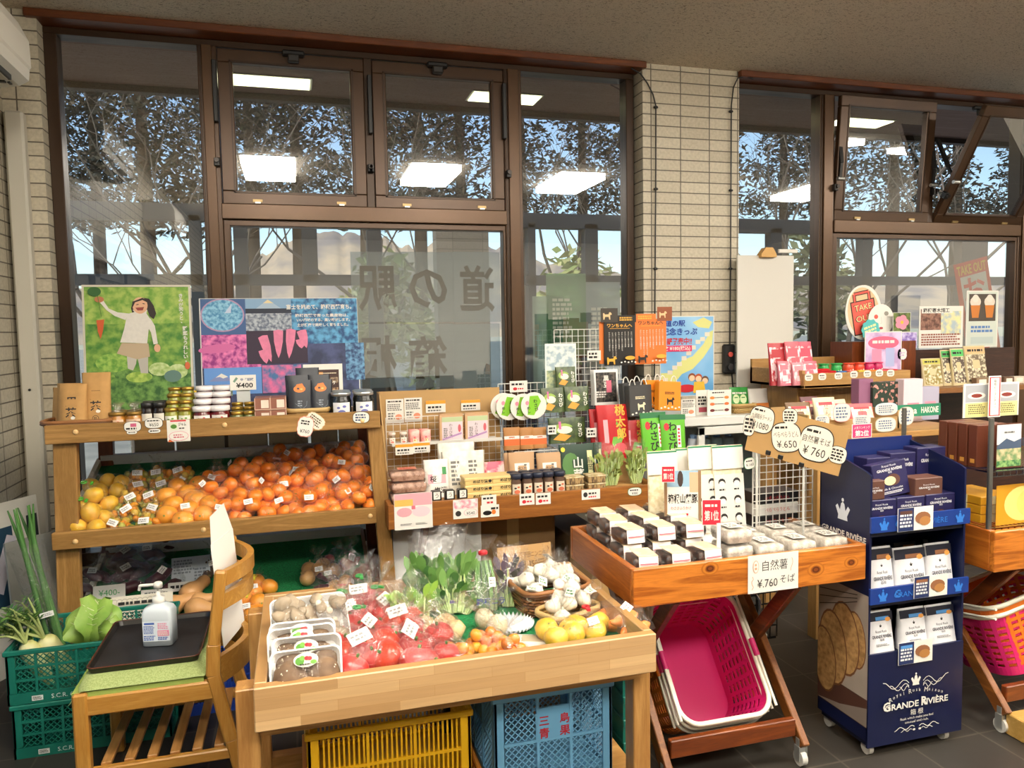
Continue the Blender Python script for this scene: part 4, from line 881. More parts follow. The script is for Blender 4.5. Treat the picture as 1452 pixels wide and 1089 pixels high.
crate('crate', .505, .87, 2.03, 2.42, .16, .455, SKY, 'light blue plastic crate under the pale table with red lettering', 3, 2, .06, 'diag', [('三', -.032, .205, .03, True), ('島', .032, .205, .03, True), ('青', -.032, .168, .03, True), ('果', .032, .168, .03, True)], C('#b01e2c', .5), hole=1)
tag(ob('pallet_board', MB().box(.47, 1.99, .12, .96, 2.46, .155, cwood('x'), .003)), 'wooden board on the low rail under the light blue crate', 'board')
def folded(x0, x1, y0, y1, z0, z1, label, mat, grp):
    E_ = emp('folding_crate', ((x0+x1)/2, (y0+y1)/2, z0), label, 'crate', grp); w_, d, h = x1-x0, y1-y0, z1-z0
    m = MB().box(-w_/2+.006, -d/2+.012, .01, w_/2-.006, d/2-.012, h-.012, mat, .004); ob('panel_body', m, E_)
    f = MB()
    for i in range(5): f.box(-w_/2, -d/2+.006, h*i/5+.012, w_/2, d/2-.006, h*i/5+h*.06+.012, mat, .002)
    for i in range(4): f.box(-w_/2+.002, -d/2+d*i/4+.012, .03, w_/2-.002, -d/2+d*i/4+.024, h-.03, mat)
    ob('frame', f, E_); ob('edge', MB().box(-w_/2, -d/2, h-.03, w_/2, d/2, h, mat, .004).box(-w_/2, -d/2, 0, w_/2, d/2, .03, mat, .004), E_)
folded(.985, 1.02, 2.2, 2.62, .03, .42, 'folded green crate standing on edge right of the pale table leg', TEAL, 'folded green crates')
folded(.40, .48, 2.25, 2.6, .06, .42, 'folded dark crate standing on edge between the yellow and blue crates', C('#20343a', .5), 'folded green crates')
folded(.62, .84, 2.06, 2.36, .456, .486, 'folded green crate lying on the light blue crate', TEAL, 'folded green crates')
# ---- daikon, cabbage, leeks in the crates
def leafblade(m, p, d, L_, w_, mat, up=V((0, 0, 1)), droop=.3, n=6, rg=random):
    d = V(d).normalized(); s = d.cross(up).normalized(); rows = []
    for i in range(n+1):
        t = i/n; c = V(p)+d*L_*t+V((0, 0, -droop*L_*t*t)); ww = w_*sin(pi*min(1, .08+t*.95))**.8*(.4+.6*t); rows.append([c-s*ww, c+V((0, 0, -.15*ww)), c+s*ww])
    m.grid(rows, mat)
LG = [C('#4a7a2a', .5), C('#5e8f36', .5), C('#3c6a24', .5), C('#7aa548', .5)]
def daikon(px, py, z, d, seed, lab, L_=.26, r=.036):
    rg = random.Random(seed); p = at(px, py-8, Y=3.11+(z-.44)*8); E_ = emp('daikon', p, lab, 'daikon', 'daikon radishes'); d = V(d).normalized()
    pts = [d*L_*t for t in (0, .03, .1, .3, .6, .85, 1)]; ob('root', MB().tube(pts, [.008, r*.75, r, r*1.02, r*.85, r*.5, .004], MIX('#c5c46a', '#dcd9a6', 5, .35, .6, .45), 14), E_)
    lm, sm_ = MB(), MB()
    for i in range(11):
        e = (-d+V((rg.uniform(-.7, .5), rg.uniform(-.6, .3), rg.uniform(.0, .9)))).normalized(); l = rg.uniform(.14, .24); q = V((0, 0, 0)); ps = [q+e*l*t+V((0, 0, -.05*t*t)) for t in (0, .33, .66, 1)]
        sm_.tube(ps, [.007, .005, .004, .002], C('#b9c680', .5), 5)
        for t in (.45, .6, .75, .9, 1.0):
            for s in (1, -1): leafblade(lm, q+e*l*t+V((0, 0, -.05*t*t)), e+V((s*.8, s*.5, .2)), .05*(1.2-.5*t), .012, rg.choice(LG), n=3, rg=rg)
    ob('stems', sm_, E_); ob('leaves', lm, E_)
daikon(62, 912, .44, (.34, .3, -.9), 1, 'daikon radish with green stems in the top crate, the larger right one'); daikon(36, 920, .435, (.25, .3, -.9), 2, 'daikon radish partly hidden at the left end of the top crate', .24, .033)
rg = random.Random(9); m = MB()
for i in range(90):
    p = at(rg.uniform(5, 40), rg.uniform(875, 905), Y=3.2); leafblade(m, p, (rg.uniform(-1, 1), rg.uniform(-1, .3), rg.uniform(0, 1)), .07, .012, rg.choice(LG), n=3)
tag(ob('carrot_greens', m), 'feathery dark green carrot tops heaped at the left edge', 'greens')
# cabbage half with red band
E_ = emp('chinese_cabbage', at(134, 908, Y=3.1), 'green leafy chinese cabbage with a red band behind the chair seat', 'cabbage'); rg = random.Random(4)
CAB = MIX('#6f9a3a', '#9dbb5c', 10, .3, .7, .5, bump=.3); RIB = C('#d3dcae', .5)
for k in range(7):
    a0 = (-.9, .9, -.35, .4, 0, -1.3, 1.3)[k]; rows = []; Rr = .085+.01*k
    for i in range(9):
        t = i/8; row = []
        for j in range(9):
            u = j/8-.5; wd = .14*sin(pi*min(1, .15+.8*t)); x = u*wd*2; y = -(.02+.03*k*.3)+.05*(u*2)**2-.03*sin(pi*t); z = Rr*1.6*t; x += .012*sin(9*t+j*2+k)*abs(u)*2; y += .012*cos(11*t+j*3+k)*abs(u)*2
            row.append(V((x, y+.02*k*.2, z)))
        rows.append(row)
    T = rz(a0) @ rx(-.25-.1*(k % 3)); lf = MB(T).grid(rows, CAB); 
    rb = MB(T).tube([V(rows[i][4])+V((0, -.004, 0)) for i in range(8)], [.008, .007, .006, .005, .004, .003, .0025, .002], RIB, 5)
    for q in range(4):
        for s in (1, -1): rb.tube([V(rows[1+q][4])+V((0, -.003, 0)), V(rows[3+q][4+s*2])+V((0, -.003, 0)), V(rows[min(8, 4+q)][4+s*3])+V((0, -.003, 0))], [.003, .002, .001], RIB, 4)
    l_ = ob('leaf', lf, E_); ob('leaf_rib', rb, l_)
E_.scale = (.74,)*3; ob('red_band', MB().lathe([(.05, -.005), (.062, 0), (.064, .014), (.05, .016)], C('#b02a2a', .5), 20), E_)
# leeks in a clear bag leaning on the wall
E_ = emp('leek_bag', at(82, 925, Y=3.33), 'clear bag of green leeks leaning at the left shelf post', 'bag of leeks', rot=(-.05, -.22, 0)); m = MB(); rg = random.Random(6)
for i in range(9):
    x, y = rg.uniform(-.028, .028), rg.uniform(-.025, .025); m.tube([(x, y, 0), (x*1.1, y, .18), (x*1.4+rg.uniform(-.02, .02), y, .42), (x*2.2+rg.uniform(-.05, .05), y-.01, .6)], [.009, .009, .011, .003], rg.choice((C('#2f5a26', .5), C('#3d6b2e', .5), C('#54823c', .5))), 6)
ob('leeks', m, E_); ob('clear_bag', MB().lathe([(.03, 0), (.042, .05), (.05, .2), (.06, .36), (.068, .45)], FILMW, 18), E_); sticker(E_, V((.02, -.052, .17)), (0, -1, .1), .05, .02)
# posters leaning on the left wall
def d_(m):
    m.pr(-.06, .1, .12, .35, C('#1d3f56', .6)).po([(-.14, .02), (-.03, .24), (.02, .22), (-.08, -.02)], C('#c9c4cf', .6)).pr(.05, .15, .05, .1, C('#b0474a', .6)).pr(.05, -.2, .1, .25, C('#8a6a35', .6)).pr(.11, .05, .06, .5, C('#1c2226', .6)).scrib(.11, .05, .04, .42, 12, C('#b9bcb6', .6), 3)
card('wall_poster', .30, .77, (-1.235, 3.86, .0), (MX.Rotation(rad(62), 3, 'Z') @ MX.Rotation(pi/2-.06, 3, 'X')).to_euler(), 'dark blue poster board leaning against the left tiled wall', 'poster', d_, C('#d9d6cc', .6), .012)
card('grey_board', .28, .63, (-1.10, 3.74, .0), (MX.Rotation(rad(50), 3, 'Z') @ MX.Rotation(pi/2-.08, 3, 'X')).to_euler(), 'plain grey board leaning between the poster and the shelf post', 'board', None, C('#8f8f8a', .5), .012)
# ================================================================ pale table: vegetables
def ft(px, py, up=0.): return at(px, py, Z=FZ+up)
FOAM = C('#eceae6', .6)
def foamtray(name, w_, d, h, label, film=True):
    """shallow foam tray lying flat, origin at its front bottom edge"""
    E_ = emp(name, (0, 0, 0), label, 'tray'); T = tr(0, d/2, 0)
    o1, o2, i2, i1 = rr(w_/2-.012, d/2-.012, .015), rr(w_/2, d/2, .02), rr(w_/2-.004, d/2-.004, .018), rr(w_/2-.015, d/2-.015, .014)
    m = MB(T).grid([[(x, y, 0) for x, y in o1], [(x, y, h) for x, y in o2], [(x, y, h) for x, y in i2], [(x, y, .004) for x, y in i1]], FOAM, cv=True, smooth=False)
    m.add([(x, y, 0) for x, y in o1[::-1]], [tuple(range(24))], FOAM); m.add([(x, y, .004) for x, y in i1], [tuple(range(24))], FOAM); ob('foam_tray', m, E_); return E_
SHK = MIX('#5c4634', '#8a6d50', 14, .35, .7, .7, 4, bump=.2); DOT = C('#e5d9c0', .7)
mt_ = foamtray('mushroom_tray', .175, .13, .03, 'x'); rg = random.Random(2)
for sx_ in (-.038, .04):
    m = MB().ball((0, 0, 0), (.042, .046, .024), SHK, 14, 8, lambda d: 1+.06*NZ.noise(d*3+V((sx_*50, 0, 0)))); m.cyl((0, .0, -.02), (0, .0, 0), .012, DOT)
    o = ob('shiitake', m, mt_, (sx_, .06, .038)); ds = MB()
    for i in range(16):
        a, q = rg.uniform(0, 6.3), rg.uniform(.3, .9); d = V((cos(a)*q, sin(a)*q, sqrt(1-q*q))); p = V((d.x*.043, d.y*.047, d.z*.025)); n = d; s = rg.uniform(.0018, .0032); u = n.orthogonal().normalized()*s; v = n.cross(u).normalized()*s; ds.add([p+u, p+v, p-u, p-v], [(0, 1, 2, 3)], DOT)
    ob('white_specks', ds, o)
rows = []
for i in range(9):
    row = []
    for j in range(13):
        u, v = j/12-.5, i/8-.5; z = .03+.036*cos(u*pi)**.7*cos(v*pi)**.7 if abs(u) < .5 and abs(v) < .5 else .03; row.append((u*.172, .065+v*.127, z+.003*NZ.noise(V((u*9, v*9, 2)))))
    rows.append(row)
ob('film', MB().grid(rows, FILMC, flip=True), mt_)
m = MB(tr(.0, .095, .067) @ rx(.25)).el(0, 0, .03, .017, WHITE, 20).el(-.015, -.002, .011, .010, C('#5c9a3c', .6), 9).el(-.009, .005, .007, .006, C('#7ab34e', .6), 7).el(.002, .004, .006, .005, C('#b5303a', .6), 8).el(.009, .003, .006, .005, C('#c2454a', .6), 8).el(.018, -.006, .008, .005, C('#7ab34e', .6), 8).scrib(0, -.010, .03, .005, 1, INK, 3)
ob('label', m, mt_)
first = True
for i, (x, y, z, a, lab) in enumerate(((-.004, 1.893, FZ, 58, 'shiitake tray at the very front of the pale table corner'), (-.002, 1.945, FZ+.012, 57, 'shiitake tray second from the front edge, behind the frontmost one'), (-.012, 2.005, FZ+.016, 56, 'shiitake tray third from the front edge of the pale table'), (-.012, 2.05, FZ+.014, 55, 'shiitake tray at the back of the leaning row, mostly hidden'))):
    o = mt_ if first else dup(mt_, (0, 0, 0)); first = False; o.location = (x, y, z); o.rotation_euler = (rad(a), 0, rad((0, -3, 2, -2)[i])); tag(o, lab, 'tray of mushrooms', 'shiitake trays'); 
ot = foamtray('mushroom_tray', .215, .17, .025, 'white foam tray of grey-brown oyster mushrooms with an orange price tag'); ot['category'] = 'tray of mushrooms'
ot.location = (.015, 2.13, FZ+.03); ot.rotation_euler = (rad(38), 0, rad(4)); OYM = MIX('#8d7c66', '#b5a48c', 12, .35, .7, .55)
OYS = fmesh('oyster_mushroom', .02, OYM, (1.35, 1, .6), None, 0, 10, 7, 0, .25); OYW = fmesh('oyster_mushroom', .012, C('#cfc3ae', .6), (1, 1, .8), None, 0, 8, 6, 0, .1); rg = random.Random(8)
for i in range(34):
    o = bpy.data.objects.new('oyster_mushroom', OYS if i < 26 else OYW); COL.objects.link(o); o.parent = ot; o.location = (rg.uniform(-.085, .085), rg.uniform(.02, .15), rg.uniform(.022, .05)); o.rotation_euler = (rg.uniform(-.5, .5), rg.uniform(-.5, .5), rg.uniform(0, 6.3)); o.scale = (rg.uniform(.7, 1.2),)*3
rows = []
for i in range(9):
    row = []
    for j in range(13):
        u, v = j/12-.5, i/8-.5; z = .028+.036*max(0, cos(u*pi))**.5*max(0, cos(v*pi))**.5; row.append((u*.21, .085+v*.165, z+.004*NZ.noise(V((u*9, v*9, 5)))))
    rows.append(row)
ob('film', MB().grid(rows, FILMC, flip=True), ot)
m = MB(tr(.03, .035, .058) @ rx(.1)).box(-.028, -.013, 0, .028, .013, .0006, C('#e8603a', .5)); m.zl = .0008; m.scrib(0, .003, .044, .012, 2, C('#b02a20', .6), 3).pr(-.02, -.004, .012, .012, WHITE); ob('price_tag', m, ot)
# tomatoes
for i, n in enumerate((4, 3, 4, 5)): bagproto('tom%d' % i, TOM, .04, n, 91+i, 'tomato_bag', 'tomato', .055 if i != 1 else .03, .045, film=FILMW, tie='#3a9a4a' if i in (0, 2) else None, sw=.055, sdir=(-.1, -.6, .8), srot=(.15, -.2, .1, .3)[i], stk=(i != 1))
for px, py, k, r_, s, lab in ((513, 868, 0, 0, .95, 'at the back left, with a tall gathered top'), (485, 895, 2, .5, 1, 'right of the oyster mushroom tray'), (533, 886, 0, 1.0, .95, 'at the back, left of the lettuce bag'), (563, 905, 3, 0, .95, 'in front of the lettuce bag'), (505, 921, 2, 1.2, .98, 'in the middle of the tomato group'), (502, 948, 3, .3, 1, 'at the front beside the frontmost shiitake tray'), (553, 948, 3, 1.1, 1.06, 'at the front, second from the shiitake trays'), (600, 926, 1, 0, .98, 'with one big red fruit, below the lettuce bag'), (614, 948, 1, 2.0, .85, 'at the front, rightmost beside the mini tomatoes'), (478, 926, 1, .7, .8, 'small, squeezed between the shiitake trays and tomatoes')):
    put('tom%d' % k, ft(px, py), 'clear bag of red tomatoes '+lab, 'bag of tomatoes', 'tomato bags', r_, 0, s*1.1)
# mini tomatoes, potatoes, onions
for i in range(2): bagproto('min%d' % i, MIN, .0165, 12+2*i, 101+i, 'mini_tomato_bag', 'mini_tomato', .06, .055, film=FILMW, stk=False, lean=(-.8, -.3)[i])
for px, py, k, r_, lab in ((648, 938, 0, 0, 'at the front right of the red tomatoes'), (692, 922, 1, .4, 'second from the red tomatoes, with a flared top'), (718, 930, 0, 1.1, 'at the front edge, right of the other two')):
    put('min%d' % k, ft(px, py), 'clear bag of orange mini tomatoes '+lab, 'bag of mini tomatoes', 'mini tomato bags', r_, 0, 1.05)
bagproto('pot', PLN, .034, 4, 111, 'potato_bag', 'potato', .03, .03, film=FILMW, stk=False)
put('pot', ft(622, 905), 'clear bag of pale potatoes between the red tomatoes and the greens', 'bag of potatoes', None, 0, 0, 1.0)
bagproto('oni2', fmesh('onion', .036, C('#d9d0b0', .5), (1, 1, .9)), .036, 2, 113, 'onion_bag', 'onion', .04, .06, film=FILMW, stk=False); put('oni2', ft(700, 896), 'clear bag of pale onions on the frilly paper doily', 'bag of onions', None, .4, 0, .95)
m = MB(); n_ = 72; pts = [(cos(2*pi*i/n_)*(.075+.005*(i % 2)), sin(2*pi*i/n_)*(.075+.005*(i % 2)), .004+.012*(i % 2)) for i in range(n_)]; pin = [(cos(2*pi*i/n_)*.05, sin(2*pi*i/n_)*.05, .003) for i in range(n_)]
m.grid([pin, pts], C('#d5dce2', .5), cv=True, smooth=False); m.add(pin, [tuple(range(n_))], C('#d5dce2', .5)); tag(ob('paper_doily', m, loc=ft(722, 888)+V((0, 0, .001))), 'frilly pale paper doily behind the mini tomatoes', 'doily')
# yuzu and carrots at the right front
for i in range(2): bagproto('yuz%d' % i, YUZ, .034, 4-i, 121+i, 'yuzu_bag', 'yuzu', .035, .03, film=FILMW, tie=('#c8202c', None)[i], stk=(i == 0), sdir=(.1, -.7, .6))
put('yuz1', ft(790, 912), 'clear bag of yellow yuzu leftmost at the front right of the pale table', 'bag of yuzu', 'yuzu bags', 0, 0, 1.0); put('yuz0', ft(830, 905), 'clear bag of yellow yuzu with a red tie, beside the smaller yuzu bag', 'bag of yuzu', 'yuzu bags', 0, 0, 1.0)
longbag('car0', 'carrot_bag', 'carrot', MIX('#d97a2a', '#e8964a', 20, .3, .7, .5), .12, .02, 4, 19, .0); put('car0', ft(880, 894), 'clear bag of orange carrots in the front right corner of the pale table', 'bag of carrots', None, .4, 0, 1.0)
# recipe cards, fanned
for i in range(4):
    m = MB().box(-.05, -.034, 0, .05, .034, .001, WHITE); m.zl = .0011; m.pr(0, .004, .07, .045, C(('#c9c3b6', '#cdd3c6', '#9aa88a', '#b8a98c')[i], .6)).scrib(0, .028, .08, .006, 1, C('#4a6a4a'), i)
    tag(ob('recipe_card', m, loc=ft(738+i*6, 912-i)+V((0, 0, .0015*i+.0005)), rot=(.0, 0, -.5+i*.04)), 'photo card, %s of the fanned recipe cards in front of the doily' % ('bottom one', 'second from the bottom', 'second from the top', 'topmost')[i], 'card', 'fanned recipe cards')
# greens in clear bags
SPN = [C('#567f3c', .45), C('#668f48', .45), C('#769f55', .45), C('#46703a', .45)]; LET = [C('#7fa63e', .5), C('#93b852', .5), C('#6a9636', .5)]; STM = C('#b7cc86', .5)
def greens(name, loc, rot, w_, h, seed, label, leaves, n, lw, ll, stem=.45, film=True, tie=None, strip=None, flat=.55, flare=1.25, cat='bag of greens', fl=None):
    E_ = emp(name, loc, label, cat, 'leafy greens in clear bags', rot); rg = random.Random(seed); s_, l_ = MB(), MB()
    for i in range(n):
        a = rg.uniform(-1, 1); b_ = rg.uniform(-1, 1); hh = h*rg.uniform(stem*.7, stem*1.35); p0 = V((a*w_*.22, b_*w_*.2*flat, .004)); p1 = V((a*w_*.42+rg.uniform(-.01, .01), b_*w_*.4*flat, hh)); s_.tube([p0, (p0+p1)/2+V((a*.006, 0, 0)), p1], [.0032, .0028, .002], STM, 5)
        leafblade(l_, p1, (a*.55+rg.uniform(-.3, .3), b_*.5-.1, 1), ll*rg.uniform(.7, 1.2), lw*rg.uniform(.7, 1.2), rg.choice(leaves), V((rg.uniform(-.4, .4), -1, .2)), rg.uniform(.05, .35), 5)
        if rg.random() < .7: leafblade(l_, (p0+p1)/2, (a+rg.uniform(-.3, .3), b_-.2, .9), ll*.75, lw*.7, rg.choice(leaves), V((0, -1, .2)), .2, 4)
    ob('stems', s_, E_); ob('leaves', l_, E_); rows = []; K = 9
    for i in range(K+1):
        t = i/K; ww = w_*(.3+(flare-.65)*t)*.56+.012; row = []
        for j in range(28):
            ph = 2*pi*j/28; q = 1+.13*NZ.noise(V((cos(ph)*2.5+seed, sin(ph)*2.5, t*4))); row.append((cos(ph)*ww*q, sin(ph)*ww*flat*q, h*1.08*t+(.012*sin(ph*5+seed) if i == K else .001)))
        rows.append(row)
    ob('clear_bag', MB().grid(rows, fl or FILMW, cv=True), E_)
    if tie: ob('band', MB().lathe([(w_*.2, h*.13), (w_*.21, h*.15), (w_*.2, h*.17)], C(tie, .5), 16), E_).scale = (1, flat, 1)
    if strip: sticker(E_, V((strip[0], -w_*.3*flat-.012, strip[1])), (0, -1, .1), strip[2], strip[3], strip[4])
    return E_
LN = rad(-24)
greens('spinach_bag', ft(603, 868), (LN, .25, .1), .15, .22, 1, 'clear bag of dark spinach with a white strip, left of the taller spinach', SPN, 52, .019, .075, strip=(-.05, .1, .02, .05, WHITE))
greens('spinach_bag', ft(640, 872), (LN, -.05, 0), .17, .26, 2, 'tallest clear bag of spinach, bound with a purple band, beside the chives', SPN, 80, .02, .08, .4, tie='#4a3f6a')
greens('lettuce_bag', ft(590, 894), (rad(-35), .1, .2), .13, .15, 3, 'clear bag of light green leaves behind the big red tomato', LET, 60, .02, .05, .5, flat=.8, tie='#2e3a2e')
greens('greens_bag', ft(655, 872), (rad(-30), .35, -.2), .09, .13, 5, 'small clear bag of leafy stems at the foot of the tallest spinach bag', SPN, 14, .02, .06)
E_ = emp('chive_bag', ft(692, 868), 'clear bag of dark green chives gathered at the top with a red tie', 'bag of greens', 'leafy greens in clear bags', (LN, .03, .0)); m = MB(); rg = random.Random(12)
for i in range(34): a, b_ = rg.uniform(-.03, .03), rg.uniform(-.015, .015); m.tube([(a, b_, .005), (a*1.2, b_, .08), (a*.8+rg.uniform(-.01, .01), b_, .165)], .0032, rg.choice(SPN), 5)
ob('chives', m, E_); ob('clear_bag', MB().lathe([(.036, .0), (.046, .03), (.05, .1), (.042, .15), (.012, .19), (.034, .215), (.055, .245)], FILMW, 20), E_); ob('tie', MB().lathe([(.012, .184), (.016, .188), (.016, .196), (.012, .2)], C('#c8202c', .5), 12), E_)
m = MB(tr(0, -.05, .03) @ rx(pi/2)).tx('箱根ニラ', 0, 0, .022, C('#1f3a78', .6), bold=True); ob('print', m, E_); sticker(E_, V((.01, -.052, .09)), (0, -1, 0), .022, .03)
greens('perilla_bag', ft(722, 862), (rad(-26), .12, -.1), .10, .19, 7, 'clear bag of dark purple leaves between the chives and garlic basket', [C('#4a3a4a', .5), C('#3a3a34', .5), C('#5a4a58', .5)], 22, .016, .06, .5, strip=(.0, .08, .03, .03, WHITE))
# wicker baskets and garlic
def wicker(name, loc, rot, w_, d, h, mats, label, taper=.8, rows_=8, group=None, r_=.0045):
    E_ = emp(name, loc, label, 'basket', group, rot); m = MB(); n_ = 56
    def ring(z, off, sc_): 
        base = rr(w_/2*sc_, d/2*sc_, min(w_, d)*.28*sc_, 13); return [V((x*(1+off*(.02 if i % 4 < 2 else -.02)), y*(1+off*(.02 if i % 4 < 2 else -.02)), z)) for i, (x, y) in enumerate(base)]
    for k in range(rows_): t = k/(rows_-1); m.tube(ring(.005+(h-.012)*t, 1 if k % 2 else -1, taper+(1-taper)*t), r_, mats[k % len(mats)], 5, True)
    b_ = ring(.004, 0, taper*.97); m.add(b_, [tuple(range(len(b_)))], mats[0]); st_ = ring(.003, 0, taper); s2 = ring(h, 0, 1)
    for i in range(0, 56, 4): m.tube([st_[i], s2[i]], r_*.8, mats[0], 4)
    ob('weave', m, E_); ob('rim', MB().tube(ring(h, 0, 1.01), r_*1.7, mats[-1], 6, True).tube(ring(h-.008, 0, 1.03), r_*1.2, mats[0], 5, True), E_); return E_
WB = [C('#5f3c1e', .5), C('#7a4f2a', .5), C('#8f5f35', .5)]; WT = [C('#9a7a44', .55), C('#b08f56', .55), C('#c2a26a', .55)]
B1 = ft(783, 866)+V((0, .03, .001)); wicker('wicker_basket', B1, (0, 0, .12), .235, .18, .085, WB, 'brown wicker basket heaped with garlic at the back of the pale table', .85)
GAR = fmesh('garlic', .026, MIX('#d9d2bd', '#ece7d8', 12, .3, .7, .6, 3, (1, 1, .25)), (1, 1, .8), None, 0, 16, 10, 0, 0)
def gar(d): return 1+.07*cos(6*math.atan2(d.y, d.x))*max(0, 1-d.z*d.z)+(.35*max(0, d.z-.9)/.1)
def garlic_mesh(m_): return MB().ball((0, 0, 0), (.027, .027, .021), m_, 24, 12, gar).cyl((0, 0, .022), (.002, 0, .034), .005, m_, .003, 8).mesh('garlic')
GM = [garlic_mesh(MIX('#d9d2bd', '#ece7d8', 12, .3, .7, .6, 3, (1, 1, .25))), garlic_mesh(MIX('#d3c9b6', '#e6dfd0', 15, .3, .7, .6, 3, (1, 1, .25)))]
def garlics(c, w_, d, z, n, seed, rot, label, grp, wrapn):
    rg = random.Random(seed); P = []
    for i in range(n):
        for q in range(60):
            p = V((rg.uniform(-1, 1)*w_, rg.uniform(-1, 1)*d, 0)); e = 1-(p.x/w_/1.3)**2-(p.y/d/1.3)**2; p.z = z+max(0, e)*.07*rg.uniform(.3, 1.0)
            if all((p-o).length > .043 for o in P): break
        P.append(p)
    for i, p in enumerate(P):
        E_ = emp('garlic_bag', c+rz(rot).to_3x3() @ p, label, 'garlic', grp, (rg.uniform(-.7, .5), rg.uniform(-.6, .6), rg.uniform(0, 6)))
        o = bpy.data.objects.new('garlic', GM[i % 2]); COL.objects.link(o); o.parent = E_
        if i % 3 != 1: ob('clear_bag', wrap([V((0, 0, 0.03))], .027, seed+i, .02, .02, 0, FILMC, .004, 16), E_, (0, 0, -.03))
        if i % 4 == 0: sticker(E_, V((0, -.0, .036)), (.3, -.5, .7), .032, .03, WHITE, .4, 'garlic_tag', 2, C('#3a7a4a', .6))
garlics(B1, .088, .062, .075, 17, 5, .12, 'white garlic bulb heaped in the brown wicker basket', 'garlic in the brown basket', 8)
B2 = ft(806, 888)+V((.01, .03, .001)); wicker('wicker_basket', B2, (0, 0, .45), .19, .12, .045, WT, 'low tan wicker basket of bagged garlic, in front of the brown one', .75, 5)
garlics(B2, .07, .038, .042, 9, 7, .45, 'white garlic bulb in the low tan basket', 'garlic in the tan basket', 5)
def d_(m):
    BRN = C('#5a3a1c', .7); m.tx('箱根町ニ丁平田ニンニク', 0, .022, .020, BRN, .155).tx('¥150円 350円', 0, -.012, .028, BRN, .14)
    for s in (-1, 1): m.ln([(s*(.085+.006*sin(t*1.6)), .045-.01*t) for t in range(8)], .0015, BRN)
card('cardboard_sign', .2, .11, V((ft(740, 835).x+.005, 2.49, FZ+.055)), face(.06, .12), 'brown cardboard garlic sign reading ¥150 standing behind the brown basket', 'sign', d_, C('#b08a58', .8), .003)
# ================================================================ goods on the top shelf
TZ = 1.1155
def onY(px, py, Y): return at(px, py, Y=Y)
def jarproto(name, r, h, body, lid, label=None, lidh=.016, liquid=None, lr=1.0, sq=None):
    E_ = emp(name, (0, 0, -9), name, 'jar'); ob('jar_body', MB().lathe([(0, 0), (r*.92, 0), (r, .004), (r, h*.78), (r*.9, h*.88), (r*.86, h)], body, 18), E_)
    ob('lid', MB().lathe([(r*.86*lr, h-.002), (r*.98*lr, h), (r*.98*lr, h+lidh-.002), (r*.9*lr, h+lidh), (0, h+lidh+.001)], lid, 18), E_)
    if label:
        rows = [[(r*1.012*sin(a), -r*1.012*cos(a), z) for z in (h*.15, h*.72)] for a in [-.9+1.8*i/8 for i in range(9)]]; m = MB().grid(rows, label[0]); 
        if label[1]:
            for k, (a, z, q) in enumerate(((0, .3, .28), (-.3, .5, .12), (.25, .55, .14))): m.T = rz(a) @ tr(0, -r*1.02, h*z) @ rx(pi/2); m.el(0, 0, q*h*.6, q*h*.4, label[1][k % len(label[1])], 10)
        ob('label', m, E_)
    return E_
def grid_put(proto, spots, labf, grp, cat='jar', rot=None):
    for i, p in enumerate(spots):
        o = proto if i == 0 else dup(proto, p); o.location = p; o.rotation_euler = (0, 0, rot(i) if rot else 0); tag(o, labf(i), cat, grp)
def col(px, n, y0=3.50, dy=.085, py=585, dz=.024): return [V((at(px, py, Y=y0).x*(1+.012*k), y0+dy*k, TZ+dz*k+.0005)) for k in range(n)]
GOLD = C('#b08d3c', .3, .7); SILV = C('#c3c5c4', .28, .8); GLS = FILM('#cfe0d8', .2, 5, .3)
depth_ = ['front one', 'second from the front', 'third from the front', 'rearmost']
def cols(proto, pxs, n, what, grp, names, cat='jar', **k):
    sp_ = [p for px in pxs for p in col(px, n, **k)]; grid_put(proto, sp_, lambda i: '%s, %s column, %s' % (what, names[i//n], depth_[i % n]), grp, cat)
for k in range(1, 4): tag(ob('step_riser', MB().box(-.62, 3.458+.085*k, TZ, -.345, 3.541+.085*k if k < 3 else 3.85, TZ+.024*k, C('#d9d4c8', .6))), 'pale step riser under the jam jars, %s step' % ('', 'lowest', 'middle', 'highest')[k], 'riser', 'jam jar risers')
for k in range(1, 3): tag(ob('step_riser', MB().box(-.30, 3.464+.07*k, TZ, -.185, 3.533+.07*k, TZ+.014*k, C('#d9d4c8', .6))), 'pale step riser under the small gold-lidded jars, %s step' % ('', 'lower', 'upper')[k], 'riser', 'small jar risers')
cols(jarproto('jam_jar', .040, .062, C('#5a1518', .2), C('#e6e2e2', .35), (C('#e9e3dc', .5), (C('#c23a4a', .5), C('#7a9a4a', .5))), .02, lr=1.06), (287, 312), 4, 'red jam jar with a white lid', 'white-lidded jam jars', ('left', 'right'))
cols(jarproto('jam_jar', .0285, .066, C('#8a8a30', .2), GOLD, (C('#e6e6d6', .5), (C('#6a9a3a', .5),)), .014), (243, 262), 4, 'green-labelled jar with a gold lid', 'gold-lidded jars', ('left', 'right'))
cols(jarproto('spice_jar', .0265, .04, C('#6a7040', .25), GOLD, None, .013), (336, 354), 3, 'small gold-lidded jar under the ¥400 card', 'small gold-lidded jars', ('left', 'right'), dy=.07, dz=.014)
cols(jarproto('soy_bottle', .0255, .085, C('#1e1512', .2), BLACK, (C('#d8d4c8', .5), None), .022), (209, 226), 2, 'dark sauce bottle with a black cap', 'sauce bottles', ('left', 'right'), dz=0)
HJ = jarproto('honey_jar', .034, .058, C('#a8702a', .25), C('#8a6a2c', .4, .5), (C('#d8b89a', .5), (C('#b0603a', .5),)), .014)
cols(HJ, (166, 190), 2, 'amber honey jar wrapped in clear film', 'honey jars', ('left', 'right'), dz=0)
